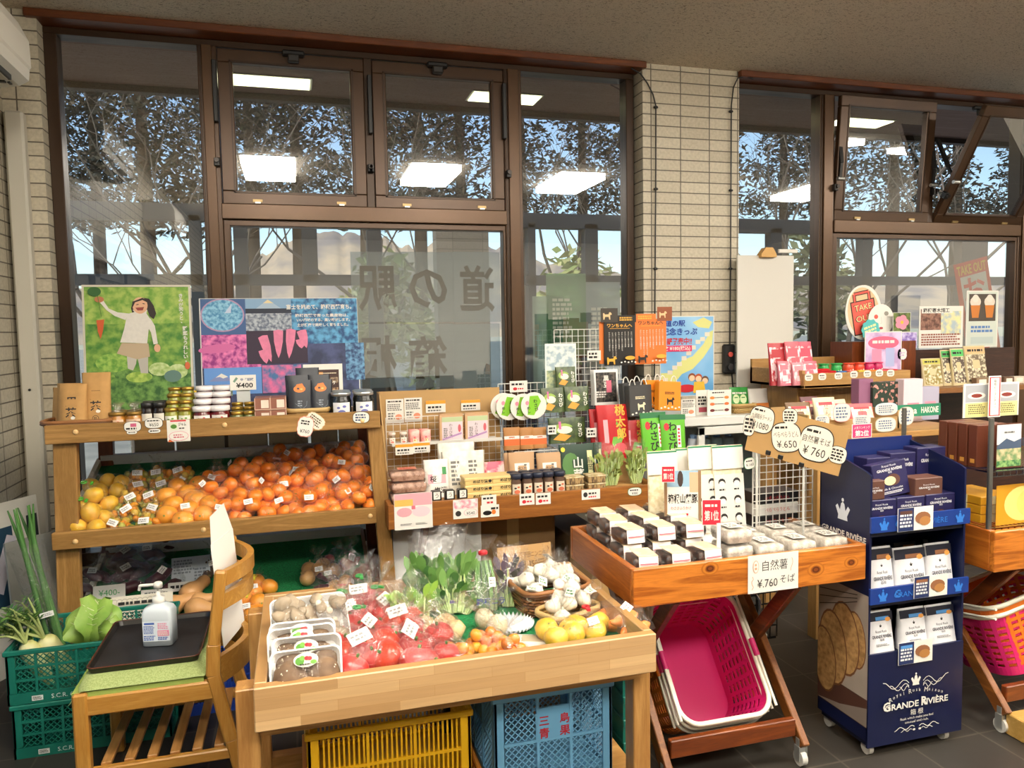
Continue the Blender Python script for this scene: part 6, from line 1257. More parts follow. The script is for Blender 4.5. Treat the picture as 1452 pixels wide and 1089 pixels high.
# round wasabi signs
def wsg(m, w_, h):
    G1 = C('#7fbf2a', .5); m.el(0, 0, w_*.49, h*.49, WHITE, 28).po([(-w_*.3, -h*.3), (-w_*.05, -h*.36), (w_*.3, h*.1), (w_*.22, h*.34), (-w_*.1, h*.38)], G1).tx('わさび', w_*.08, .0, h*.14, INK, None, True, 0, True).el(-w_*.24, h*.14, w_*.07, h*.08, C('#e58aa0', .5), 10).tx('めし', -w_*.22, -h*.12, h*.12, INK, None, True, 0, True)
def rsign(px, py, r_, Y, lab, i):
    p = on(px, py, Y); w_ = r_*scl(p)*2; m = MB(rz(-.15+.1*i)).prism([(w_/2*cos(2*pi*k/28), w_/2*sin(2*pi*k/28)) for k in range(28)], -.003, 0, WHITE); m.zl = .0002; wsg(m, w_, w_); tag(ob('wasabi_tray', m, loc=p, rot=UP), lab, 'round pack', 'round green wasabi packs')
for i, (px, py, Y, lab) in enumerate(((714, 576, 3.76, 'round green and white wasabi pack, leftmost and behind'), (722, 577, 3.74, 'round green and white wasabi pack, second from the left'), (742, 577, 3.72, 'round green and white wasabi pack overlapping the left ones'), (757, 575, 3.70, 'round green and white wasabi pack, rightmost in front'))): rsign(px, py, 19, Y, lab, i)
pc('price_card', (723, 540, 748, 556), 3.85, 'white price card on the wire grid above the round wasabi packs', 'price card', lambda m, w_, h: m.scrib(0, h*.2, w_*.8, h*.3, 1, INK, 3).el(-w_*.2, -h*.2, w_*.12, h*.14, RED, 10).scrib(w_*.15, -h*.2, w_*.4, h*.2, 1, RED, 4))
# green wasabi packs on the grid
DG = MIX('#26361f', '#4b5d2c', 40, .35, .65, .35)
def gpr(m, w_, h): m.el(-w_*.12, h*.08, w_*.26, h*.2, C('#8fae4a', .5), 14).el(-w_*.08, h*.02, w_*.2, h*.15, C('#e0dcc8', .5), 14).po([(-w_*.4, -h*.34), (-w_*.1, -h*.42), (w_*.08, -h*.22), (-w_*.2, -h*.1)], C('#d9942a', .5)).tx('わさび', w_*.32, 0, h*.17, C('#e6e6d8', .5), None, True, 0, True).pr(-w_*.2, h*.2, w_*.06, h*.3, C('#e0609a', .5))
k = 0
for rect, Y, lab in (((788, 520, 817, 549), 3.80, 'green wasabi snack pack at the top of the wire stand'), ((767, 550, 801, 585), 3.72, 'green wasabi snack pack in the middle row, left'), ((800, 548, 836, 583), 3.72, 'green wasabi snack pack in the middle row, right'), ((778, 592, 832, 628), 3.66, 'green wasabi snack pack in the lower row')):
    pp('wasabi_pack', rect, Y, lab, 'pack', DG, gpr, .03, lean=.1, grp='green wasabi snack packs'); k += 1
def dgp(m, w_, h): m.el(-w_*.2, 0, w_*.24, h*.3, C('#4f7a3e', .5), 12).tx('山菜', .0, -h*.1, h*.26, WHITE, None, True, 0, True).pr(w_*.33, 0, w_*.14, h*.66, C('#d9d6a0', .5)).tx('静岡', w_*.33, 0, h*.16, INK, None, False, 0, True).el(-w_*.4, h*.38, w_*.06, h*.06, C('#e6c83a', .5), 8)
pp('leaf_pack', (795, 630, 846, 690), 3.5, 'dark green vegetable pack behind the bark-patterned boxes', 'pack', C('#1f3a2c', .4), dgp, .03, z=MZ); pp('leaf_pack', (833, 628, 856, 690), 3.53, 'dark green vegetable pack half hidden to the right of the other', 'pack', C('#1f3a2c', .4), dgp, .03, z=MZ)
pc('price_card', (777, 603, 789, 616), 3.63, 'white price card left of the lower green wasabi pack', 'price card', lambda m, w_, h: m.scrib(0, 0, w_*.8, h*.7, 2, INK, 2)); pc('price_card', (833, 497, 852, 511), 3.853, 'white price card left of the black pet sign', 'price card', lambda m, w_, h: m.scrib(0, 0, w_*.8, h*.7, 2, INK, 4)); pc('price_card', (832, 607, 846, 620), 3.6, 'white price card below the red pouches', 'price card', lambda m, w_, h: m.scrib(0, 0, w_*.8, h*.7, 2, INK, 7))
pc('clear_card', (774, 487, 818, 580), 3.84, 'pale landscape picture card behind the green wasabi packs', 'card', lambda m, w_, h: m.pr(0, h*.28, w_*.92, h*.36, MIX('#9fb4c0', '#dfe6e0', 30, .4, .6, .5)).pr(0, -.02, w_*.92, h*.3, MIX('#8aa08a', '#c9d0a0', 40, .4, .6, .5)), C('#dfe9e4', .4))
# bark boxes
BK = emp('bark_box', (0, 0, -9), 'x', 'box'); ob('carton', MB().box(-.045, -.035, 0, .045, .035, .034, MIX('#4a3826', '#a88a5c', 30, .4, .6, .7, 4, (4, 1, 1)), .004), BK); ob('lid', MB().box(-.046, -.036, .032, .046, .036, .037, MIX('#b39a6a', '#e0d2b0', 30, .4, .6, .6)), BK)
sp_ = [V((at(px, 692, Y=3.37).x, 3.37, MZ+.038*l)) for px in (812, 843) for l in range(2)]
grid_put(BK, sp_, lambda i: 'brown bark-patterned box behind the fascia, %s stack, %s' % (('left', 'right')[i//2], ('lower', 'upper')[i % 2]), 'bark-patterned boxes', 'box')
# bags of green herbs
HB = [C('#8a9a4a', .5), C('#a2b060', .5), C('#6f8236', .5)]
for i, (px, w_, lab) in enumerate(((868, .15, 'big clear bag of pale green leaves at the right end of the window table'), (905, .12, 'clear bag of pale green leaves, rightmost on the window table'))):
    greens('herb_bag', V((at(px, 690, Y=3.40).x, 3.42, MZ)), (-.08, 0, 0), w_, .20, 31+i, lab, HB, 46, .014, .045, .55, flat=.6, flare=1.0)
# black packs, pet bags and signs
def bpr(m, w_, h): m.pr(0, 0, w_*.8, h*.84, MIX('#1c1c1e', '#5a524a', 60, .45, .6, .4)).tx('黒豆', .0, .03, h*.16, WHITE, None, True, 0, True).pr(w_*.1, h*.02, w_*.2, h*.34, C('#c8647a', .5)).scrib(-w_*.2, -h*.2, w_*.4, h*.2, 3, WHITE, 2)
for i in range(3): pp('bean_pack', (838+2*i, 524, 874+2*i, 574), 3.80-.02*i, 'black bean pack hanging on the grid, %s of three' % ('rear', 'middle', 'front')[i], 'pack', C('#e0dfdc', .4), bpr, .014, lean=.06, grp='black bean packs')
def dog(m, x, y, s, mt): m.po([(x-s*.5, y-s*.4), (x-s*.38, y-s*.4), (x-s*.3, y-s*.1), (x+s*.12, y-s*.1), (x+s*.2, y-s*.4), (x+s*.32, y-s*.4), (x+s*.3, y+s*.1), (x+s*.5, y+s*.14), (x+s*.46, y+s*.28), (x+s*.34, y+s*.4), (x+s*.2, y+s*.4), (x+s*.12, y+s*.18), (x-s*.3, y+s*.16), (x-s*.44, y+s*.34), (x-s*.54, y+s*.26)], mt)
YL = C('#e0a83a', .5); BKS = C('#1a1716', .5); ORS = C('#d8732c', .5)
def petsign(bg, fg):
    def d_(m, w_, h):
        m.pr(0, 0, w_*.95, h*.97, bg).tx('ワンちゃんへ', 0, h*.41, h*.085, fg, w_*.8, True).ln([(-w_*.32, h*.345), (w_*.32, h*.345)], .002, YL)
        rg = random.Random(2)
        for c in range(8): x = w_*(.38-.108*c); n = rg.randint(9, 14); m.tx('かわいい愛犬の健康おやつです'[:n], x, h*(.30-.021*n*1.1), h*.036, WHITE, None, False, 0, True)
        dog(m, -w_*.3, -h*.38, w_*.3, fg); m.el(w_*.28, -h*.33, w_*.16, h*.045, YL, 16); [m.el(w_*(.0+.11*i), -h*.43+(i % 2)*.004, w_*.03, h*.018, WHITE, 8) for i in range(5)]
    return d_
pc('pet_sign', (857, 456, 901, 518), 3.85, 'black pet snack sign with white columns of writing and a dog', 'sign', petsign(BKS, YL), BKS, th=.003); pc('pet_sign', (901, 452, 945, 516), 3.85, 'orange pet snack sign with white columns of writing and a dog', 'sign', petsign(ORS, BKS), ORS, th=.003)
for rect, bg, lab in (((852, 437, 876, 457), C('#3a332c', .5), 'small dark dog photo card above the black pet sign'), ((932, 435, 953, 455), C('#8a4a28', .5), 'small brown dog photo card above the orange pet sign'), ((876, 447, 902, 457), BKS, 'narrow black card along the top of the black pet sign'), ((902, 445, 930, 455), ORS, 'narrow orange card along the top of the orange pet sign')):
    pc('photo_card', rect, 3.847, lab, 'card', lambda m, w_, h: dog(m, -w_*.1, -h*.05, w_*.5, C('#d9b88a', .6)) if h > .02*3 else m.scrib(0, 0, w_*.8, h*.6, 2, YL, 3), bg)
pc('orange_card', (850, 456, 857, 516), 3.86, 'orange card edge behind the black pet sign', 'card', None, ORS)
def petbag(px0, y0, px1, y1, Y, mt, fg, lab, i):
    b_, w_, h = pk(px0, y0+9, px1, y1, Y); E_ = emp('pet_bag', b_, lab, 'bag', 'paper pet snack bags', (-.06, .04*(i-1), .25))
    ob('bag_body', MB().box(-w_/2, -.02, 0, w_/2, .02, h, mt, .003), E_); m = MB(tr(0, -.0204, h/2) @ rx(pi/2)); dog(m, .004, -h*.18, w_*.34, fg); m.scrib(0, h*.1, w_*.5, h*.1, 2, fg, 3); [m.el(-w_*.4+w_*.16*k, -h*.42+(k % 2)*.006, w_*.05, h*.03, WHITE, 8) for k in range(6)]; ob('print', m, E_)
    for s in (-1, 1): ob('cord_handle', MB().tube([(s*w_*.2+.02*cos(t), -.01+.02*(s < 0), h-.012+.042*sin(t)) for t in [pi*k/8 for k in range(9)]], .003, WHITE, 5), E_)
GRB = C('#3c3c3d', .5); ORB = C('#e5891e', .5)
for i, a in enumerate(((880, 533, 916, 580, 3.66, GRB, C('#e6dcb8', .5), 'dark grey paper pet bag, rear left of its pair'), (888, 537, 925, 590, 3.62, GRB, C('#e6dcb8', .5), 'dark grey paper pet bag with a cream dog, front of its pair'), (912, 530, 940, 578, 3.66, ORB, BKS, 'orange paper pet bag, rear left of the orange pair'), (928, 532, 965, 582, 3.62, ORB, BKS, 'orange paper pet bag with a black dog, front of the orange pair'))): petbag(*a, i)
m = MB()
for z in (1.18, 1.2): m.box(1.62, 3.6, z, 2.0, 3.605, z+.004, WIRE)
# red and green pouches
RP = C('#b0141c', .35)
def rpr(m, w_, h): m.po([(-w_*.1, -h*.2), (w_*.1, h*.2), (w_*.3, -h*.05), (w_*.05, -h*.42)], C('#6aa83a', .5)).el(w_*.15, -h*.3, w_*.2, h*.1, C('#e0525a', .5), 12).tx('桃太郎', w_*.22, h*.18, h*.19, YL, None, True, 0, True).pr(-w_*.25, h*.02, w_*.14, h*.42, PK1)
for i, (rect, Y, lab) in enumerate((((838, 580, 872, 632), 3.62, 'red pouch behind, leftmost of the red pouches'), ((848, 574, 896, 634), 3.58, 'red pouch with yellow lettering, front of the red pouches'), ((884, 596, 918, 640), 3.60, 'red pouch leaning at the right of the red group'))): pp('red_pouch', rect, Y, lab, 'pouch', RP, rpr, .03, rot=(0, .1, -.2)[i], grp='red pouches', z=MZ+.1)
GP = C('#5fb02a', .35)
def gpp(m, w_, h): m.pr(0, h*.44, w_, h*.12, C('#1f6a3a', .4)).tx('わさび', -.004, .0, h*.2, INK, None, True, 0, True).pr(w_*.22, 0, w_*.14, h*.5, C('#e6d6d8', .5)).scrib(w_*.22, 0, w_*.08, h*.4, 5, RED, 2).el(-w_*.25, h*.22, w_*.1, h*.09, C('#c8242f', .5), 10)
pp('green_pouch', (910, 585, 948, 645), 3.52, 'bright green wasabi pouch with black lettering, left of two', 'pouch', GP, gpp, .03, rot=.08, grp='bright green pouches', z=MZ+.1); pp('green_pouch', (938, 588, 972, 642), 3.5, 'bright green wasabi pouch, right of two', 'pouch', GP, gpp, .03, rot=-.2, grp='bright green pouches', z=MZ+.1)
tag(ob('carton_riser', MB().box(1.36, 3.5, MZ, 1.63, 3.70, MZ+.095, CB, .003)), 'cardboard riser under the red and green pouches', 'box')
# cards on the window table's fascia
F2 = 3.2785
def hang(m, w_, h): m.pr(0, h*.32, w_*.98, h*.34, PK1).pr(-w_*.25, h*.24, w_*.48, h*.18, C('#e0b45a', .5)).el(-w_*.24, -h*.02, w_*.2, h*.13, C('#d8a0a8', .5), 14).el(w_*.2, -h*.02, w_*.24, h*.15, C('#ecc6cc', .5), 14).pr(w_*.0, h*.1, w_*.1, h*.1, PK2).scrib(-w_*.2, -h*.36, w_*.3, h*.06, 2, GY, 2).scrib(w_*.2, -h*.36, w_*.3, h*.06, 2, GY, 3)
pc('food_sheet', (560, 699, 614, 750), F2, 'pink food photo sheet hanging at the left of the window table fascia', 'sheet', hang)
pc('photo_card', (643, 708, 678, 735), F2, 'pink sweets photo card reading ¥540 on the window table fascia', 'price card', lambda m, w_, h: m.pr(0, h*.25, w_*.95, h*.45, MIX('#d88a9a', '#f0e0dc', 40, .4, .6, .5)).el(w_*.2, -h*.2, w_*.28, h*.2, C('#d9a0aa', .5), 16).el(w_*.2, -h*.2, w_*.26, h*.18, WHITE, 16).tx('¥540', w_*.2, -h*.24, h*.16, INK, w_*.34).el(-w_*.3, -h*.22, w_*.12, h*.15, INK, 10))
pc('price_card', (683, 702, 704, 717), F2, 'small white price card right of the pink sweets card', 'price card', lambda m, w_, h: m.scrib(0, h*.2, w_*.8, h*.3, 1, INK, 3).scrib(w_*.1, -h*.2, w_*.5, h*.3, 1, RED, 3))
pc('photo_card', (682, 716, 708, 733), F2-.002, 'photo card of black beans below the small price card', 'card', lambda m, w_, h: m.el(-w_*.15, -h*.15, w_*.24, h*.2, BLACK, 12).el(w_*.2, -h*.1, w_*.12, h*.2, C('#d9762a', .5), 10).scrib(w_*.25, h*.2, w_*.4, h*.3, 1, INK, 2))
for i, x in enumerate((737, 760)): pc('price_card', (x, 700-i, x+21, 716-i), F2, '%s white price card with red figures under the seasoning jars' % ('left', 'right')[i], 'price card', lambda m, w_, h: m.scrib(0, h*.2, w_*.8, h*.3, 1, INK, 3).el(-w_*.2, -h*.2, w_*.14, h*.16, RED, 10).scrib(w_*.18, -h*.2, w_*.4, h*.24, 1, RED, 3))
pc('price_card', (825, 694, 851, 708), F2, 'white price card with a black seal under the bark boxes', 'price card', lambda m, w_, h: m.el(-w_*.3, 0, w_*.12, h*.26, INK, 12).scrib(w_*.12, h*.1, w_*.5, h*.3, 1, INK, 3).scrib(w_*.12, -h*.24, w_*.5, h*.24, 1, RED, 4))
bubble(900, 697, F2, .036, .02, 'oval handwritten price card under the herb bags', lambda m: m.scrib(0, .007, .05, .01, 1, INK, 3).tx('¥380', 0, -.008, .012, INK, .03), edge=C('#2f7a4a', .6))
# boxes under the window table
CBD = C('#8d6d45', .85, var=.1, vs_=6)
def carton(x0, x1, y0, y1, z0, z1, lab, mt=None, flap=False):
    E_ = emp('cardboard_box', ((x0+x1)/2, (y0+y1)/2, z0), lab, 'cardboard box', 'boxes under the window table'); a, b_, h = (x1-x0)/2, (y1-y0)/2, z1-z0
    ob('carton', MB().box(-a, -b_, 0, a, b_, h, mt or CBD, .003), E_); ob('tape', MB().box(-.03, -b_-.001, h*.7, .03, -b_, h, C('#b59a6a', .3)).box(-.03, -b_, h, .03, b_, h+.001, C('#b59a6a', .3)), E_)
carton(.78, 1.22, 3.55, 3.95, .0, .60, 'large brown cardboard box under the window table behind the garlic sign'); carton(1.28, 1.72, 3.5, 3.95, .0, .47, 'brown cardboard box under the window table, right of the large one', C('#6b5233', .85)); carton(1.0, 1.45, 2.95, 3.25, .0, .33, 'low brown cardboard box on the floor behind the soba table', C('#a5814f', .85))
carton(.42, .72, 3.55, 3.9, .0, .56, 'dark box with a clear wrap under the left end of the window table', C('#3d2f28', .5))
rg = random.Random(3); rows = [[V((.40+.42*i/10, 3.47+.05*NZ.noise(V((i*.7, j*.7, 1))), .62*j/8)) for j in range(9)] for i in range(11)]
tag(ob('white_sheet', MB().grid(rows, C('#d9dad8', .6))), 'crumpled white plastic sheet hanging under the window table', 'sheet')
# ================================================================ soba table
SZ = .666; CREAM = C('#e3d0b4', .6)
tag(ob('riser', MB().box(1.0, 2.125, SZ, 1.81, 2.63, SZ+.062, C('#d9d7d2', .5), .003)), 'white tray liner under the boxes on the soba table', 'tray liner'); RZ = SZ+.0625
clamshell('manju', .104, .098, .05, MIX('#20120d', '#4a2a1e', 70, .4, .65, .35), (.62, MIX('#dcb894', '#e8d0b0', 30, .4, .6, .6), C('#e9e4de', .6)))
xs = (1.055, 1.165, 1.275); k = 0; rng_ = ('front row', 'second row', 'third row', 'back row')
for r_, (y, lv) in enumerate(((2.198, 1), (2.33, 2), (2.46, 2), (2.575, 2))):
    for c, x in enumerate(xs):
        for l in range(lv):
            put('manju', V((x+.004*r_+.012*l-.006*(c == 0)*l, y, RZ+.052*l)), 'dark brown boxed sweets with a cream band, %s, %s column%s' % (rng_[r_], ('left', 'middle', 'right')[c], (', lower', ', upper')[l] if lv > 1 else ''), 'food pack', 'boxed brown sweets', .05*((k*7 % 5)-2)); k += 1
clamshell('soba', .105, .125, .05, MIX('#b3a99c', '#d6cec2', 60, .4, .6, .5), None, (C('#dcd6cb', .5), GY))
for i, (x, y, z, lab) in enumerate(((1.50, 2.20, 0, 'left of the front three'), (1.625, 2.20, 0, 'middle of the front three'), (1.752, 2.20, 0, 'right of the front three'), (1.395, 2.22, 0, 'bottom of the stack beside the red first-place tag'), (1.395, 2.225, .051, 'top of the stack beside the red first-place tag'), (1.52, 2.335, 0, 'behind the front left pack'), (1.645, 2.335, 0, 'behind the front middle pack'), (1.765, 2.335, 0, 'behind the front right pack'))):
    put('soba', V((x, y, RZ+z)), 'clear pack of pale soba noodles, '+lab, 'food pack', 'clear soba noodle packs', .03*((i % 3)-1))
# tall noodle bags
NB = MIX('#d9c9a0', '#ebe0c4', 60, .4, .6, .4)
def nbp(face_=True):
    def d_(m, w_, h):
        m.pr(0, h*.36, w_*1.0, h*.26, C('#d3d1ca', .35)).pr(0, h*.485, w_, h*.02, C('#2f7a5a', .5))
        if face_:
            m.pr(0, -h*.16, w_*.96, h*.66, C('#d0cec7', .4))
            for i in range(6):
                x, y = w_*(-.24+.48*(i % 2)), h*(.08-.2*(i//2)); m.el(x, y, w_*.12, h*.045, INK, 10).el(x, y-h*.02, w_*.1, h*.035, WHITE, 10).scrib(x, y-h*.085, w_*.2, h*.03, 1, INK, i)
        else: m.tx('自然薯', w_*.1, -h*.1, h*.1, INK, None, False, 0, True)
    return d_
for i, (rect, Y, fc, lab) in enumerate((((920, 640, 962, 730), 2.50, False, 'leftmost'), ((955, 636, 992, 730), 2.54, False, 'second from the left, mostly behind the sign'), ((978, 632, 1020, 740), 2.50, True, 'third from the left with small faces printed'), ((1012, 632, 1055, 740), 2.49, True, 'rightmost with small faces printed'))):
    pp('noodle_bag', rect, Y, 'tall white-topped noodle bag on the soba table, '+lab, 'bag', NB, nbp(fc), .035, lean=.06, grp='tall noodle bags', z=RZ, top=.3)
def d_(m, w_, h):
    m.pr(0, h*.36, w_, h*.28, C('#8fb0c8', .6)).el(-w_*.06, h*.36, w_*.08, h*.14, C('#3a2c28', .6), 12).pr(w_*.34, h*.3, w_*.3, h*.34, C('#d9a888', .6)).tx('箱根山麓豚', 0, h*.02, h*.15, INK, w_*.8, True).tx('わさびふりかけ', -w_*.05, -h*.14, h*.06, C('#b0202a', .6), w_*.55).scrib(-w_*.05, -h*.25, w_*.4, h*.06, 1, RED, 2).pr(-w_*.46, 0, w_*.08, h, C('#8a6a4a', .7)).pr(w_*.46, 0, w_*.08, h, C('#8a6a4a', .7)).pr(-w_*.2, -h*.42, w_*.4, h*.1, C('#7f9cc0', .6))
pc('product_sign', (945, 668, 992, 738), 2.42, 'illustrated sign with wooden edges standing among the boxed sweets', 'sign', d_, rot=-.3, lean=.05, th=.003, z=RZ+.047)
RT = C('#c8283c', .5)
def rank(n): return lambda m, w_, h: m.pr(0, 0, w_*.94, h*.94, RT).scrib(0, h*.26, w_*.7, h*.16, 1, WHITE, 2).tx('第%s位' % n, 0, -h*.12, h*.36, WHITE, w_*.75, True)
pc('rank_tag', (939, 661, 956, 684), 2.41, 'red first-place tag at the top left of the illustrated sign', 'tag', rank('1'), rot=-.3)
pc('rank_tag', (997, 708, 1021, 745), 2.20, 'red first-place tag on a clear stand between the sweets and soba', 'tag', rank('1'), rot=-.3)
p = at(1020, 770, Y=2.16); tag(ob('tag_post', MB().box(-.006, -.003, 0, .006, .003, .13, C('#eef0ee', .3)), loc=(p.x, 2.165, RZ)), 'white post holding the red tag on the soba table', 'post')
# wire rack with boxed noodles
x0_, x1_ = at(1062, 700, Y=2.5).x, at(1146, 700, Y=2.5).x
wiregrid('wire_rack', x0_, x1_, RZ, RZ+.30, 2.475, .028, 'white wire grid rack in front of the black noodle boxes', WIRE)
for i, (z, c1, tx_) in enumerate(((0, '#1c1b1c', 'ぺらぺら'), (.045, '#d8d6d2', 'ぺらぺらうどん'), (.09, '#1c1b1c', 'ぺらぺらうどん'))):
    bx = emp('noodle_box', ((x0_+x1_)/2-.01, 2.545, RZ+z), '%s noodle box behind the wire rack, %s of the stack' % (('black', 'white', 'black')[i], ('bottom', 'middle', 'top')[i]), 'box', 'boxed noodles'); ob('carton', MB().box(-.095, -.05, 0, .095, .05, .043, C(c1, .4), .002), bx); ob('print', MB(tr(0, -.0505, .021) @ rx(pi/2)).tx(tx_, 0, 0, .016, RED, .11), bx)
# cardboard sign with price bubbles
pL, pR = at(1063, 606, Y=2.42), at(1197, 642, Y=2.175); SG = (pL+pR)/2; ex = (pR-pL).normalized(); ez = V((0, 0, 1)).cross(ex).normalized()*-1; ez = ex.cross(V((0, 0, 1))).normalized(); ey = ez.cross(ex); s = (pR-pL).length/139
m = MB().box(-69.5*s, -36*s, -.003, 69.5*s, 36*s, 0, C('#b08a56', .8, var=.06, vs_=10))
sgn = tag(ob('cardboard_sign', m, loc=SG, rot=MX(((ex.x, ey.x, ez.x), (ex.y, ey.y, ez.y), (ex.z, ey.z, ez.z))).to_euler()), 'long tilted cardboard sign with six bubble notes above the soba table', 'sign')
def note(px, py, w_, h, draw, rot=0):
    x, y = (px-1129)*s, (625-py)*s; ca, sa = cos(.24), sin(.24); x, y = x*ca-y*sa, x*sa+y*ca
    n = 36; pts = [(w_*s/2*abs(cos(t))**.7*(1 if cos(t) > 0 else -1), h*s/2*abs(sin(t))**.7*(1 if sin(t) > 0 else -1)) for t in [2*pi*i/n for i in range(n)]]; m = MB(rz(rot)).prism(pts, 0, .0012, INK); m.zl = .0013; m.po([(a*.95, b_*.94) for a, b_ in pts], C('#e6ddce', .7)); draw(m, w_*s, h*s); ob('price_note', m, sgn, (x, y, .0005))
def nt_(a, b_): return lambda m, w_, h: m.scrib(-w_*.1, h*.33, w_*.5, h*.12, 1, INK, 1).tx(a, 0, h*.1, h*.19, INK, w_*.82).tx(b_, 0, -h*.22, h*.24, INK, w_*.66)
sm = lambda m, w_, h: m.scrib(0, 0, w_*.75, h*.7, 4, INK, 3)
note(1080, 596, 38, 42, nt_('九頭龍谷ラーメン', '¥1080'), 0); note(1116, 622, 44, 46, nt_('ぺらぺらうどん', '¥.650'), .3); note(1158, 630, 48, 54, nt_('自然薯そば', '¥ 760'), .0); note(1061, 605, 18, 34, sm, .1); note(1122, 590, 22, 24, sm, .25); note(1188, 645, 24, 26, sm, 0)
for px, py in ((1089, 646), (1107, 652), (1137, 662)): ob('clip', MB().box(-.009, -.009, -.004, .009, .007, .006, BLACK, .002), sgn, ((px-1129)*s*cos(.24)-(625-py)*s*sin(.24), (px-1129)*s*sin(.24)+(625-py)*s*cos(.24), 0))
for k in (-.5, .1): q = SG+ex*k*.14*2-ez*.008; tag(ob('sign_stick', MB().box(-.003, -.003, 0, .003, .003, q.z-RZ, WIRE), loc=(q.x, q.y, RZ)), '%s thin upright holding the tilted cardboard sign' % ('left' if k < 0 else 'right'), 'post')
bubble(1063, 657, 2.45, .024, .022, 'green-edged oval note reading ¥160 beside the noodle bags', lambda m: m.scrib(0, .009, .03, .008, 1, INK, 3).tx('¥.160', 0, -.005, .011, INK, .032), edge=C('#3a8a4a', .6), rot=.1)
pc('paper_sign', (1061, 785, 1132, 838), 2.0975, 'white handwritten 自然薯そば ¥760 paper on the soba table front', 'sign', lambda m, w_, h: m.tx('自然薯', w_*.03, h*.2, h*.27, INK, w_*.5).tx('そば', w_*.28, -h*.2, h*.22, INK, w_*.3).tx('¥.760', -w_*.12, -h*.26, h*.22, INK, w_*.4).el(-w_*.35, h*.2, w_*.06, h*.17, C('#d9a080', .6), 14).el(-w_*.35, h*.2, w_*.05, h*.15, WHITE, 14).scrib(-w_*.35, h*.2, w_*.05, h*.2, 2, C('#d9a080', .6), 1).ln([(w_*.36+.004*sin(t), h*(.35-.07*t)) for t in range(6)], .002, C('#d9a080', .6)).ln([(-w_*.42+.004*sin(t*2), h*(-.05-.07*t)) for t in range(6)], .002, C('#d9a080', .6)))
# ================================================================ shopping baskets
PKB = C('#d0236f', .35); PKD = C('#b51a52', .35); ORB2 = C('#d9701c', .35); CRM = C('#e6e0d0', .4)
def basket(name, mat, label, T, L_=.46, W_=.325, Hh=.235, grp='shopping baskets', handle=True):
    """open shopping basket, rim in local xy plane, body towards -z"""
    E_ = bpy.data.objects.new(name, None); COL.objects.link(E_); E_.matrix_world = T; tag(E_, label, 'basket', grp); n1, n2 = 10, 15
    def ringp(f, q=1): return [(x, y, -Hh*f) for x, y in rr(W_/2*(1-.16*f)*q, L_/2*(1-.16*f)*q, .07, 7)]
    def smp(f, k, K):
        P_ = ringp(f); n = len(P_); ds = [sqrt((P_[i][0]-P_[(i+1) % n][0])**2+(P_[i][1]-P_[(i+1) % n][1])**2) for i in range(n)]; tot = sum(ds); t = (k/K % 1)*tot; i = 0
        while t > ds[i]: t -= ds[i]; i += 1
        a, b_ = P_[i], P_[(i+1) % n]; u = t/ds[i]; return (a[0]+(b_[0]-a[0])*u, a[1]+(b_[1]-a[1])*u, a[2])
    K = 96; fz_ = [0, .18]+[.18+.68*i/13 for i in range(1, 14)]+[1]; vv = [[smp(f, k, K) for k in range(K)] for f in fz_]; m = MB()
    for i in range(len(fz_)-1):
        for k in range(K):
            if 0 < i < len(fz_)-2 and i % 2 and (k % 3 != 0): continue
            q = [vv[i][k], vv[i][(k+1) % K], vv[i+1][(k+1) % K], vv[i+1][k]]; m.add(q, [(0, 1, 2, 3)], mat)
    m.add(vv[-1], [tuple(range(K))], mat); b_ = ob('basket_body', m, E_); sd_ = b_.modifiers.new('thickness', 'SOLIDIFY'); sd_.thickness = .003
    ob('rim', MB().tube([(x, y, .002) for x, y, z in ringp(0, 1.02)], .009, CRM, 6, True), E_)
    if handle:
        for s in (-1, 1):
            P_ = [(s*(W_/2+.008), y, .012) for y in (-.1, -.03, .03, .1)]; ob('handle_grip', MB().tube(P_[1:3], .011, mat, 8), E_); ob('handle', MB().tube([(s*(W_/2+.010), -.20, .012), (s*(W_/2+.012), 0, .014), (s*(W_/2+.010), .20, .012)], .005, CRM, 6), E_)
    return E_
def bT(x, y, z, tilt, roll=0): return tr(x, y, z) @ rz(roll) @ rx(tilt)
for i, (mat, lab) in enumerate(((PKB, 'pink shopping basket with white rim, frontmost in the soba table legs'), (PKD, 'pink shopping basket nested behind the frontmost one'), (ORB2, 'orange shopping basket, rearmost nested in the soba table legs'))):
    d = .032*i; basket('shopping_basket', mat, lab, bT(1.355, 2.305+d*.72, .352-d*.72, rad(50)), W_=.34, L_=.425)
for i, (mat, lab) in enumerate(((PKB, 'pink shopping basket hanging in the right-edge table legs'), (ORB2, 'orange shopping basket nested in the right-edge table legs'))):
    d = .035*(1-i); basket('shopping_basket', mat, lab, tr(2.66+.0*d, 2.30, .455-d) @ ry(-.22) @ rx(-.22), W_=.46, L_=.33)
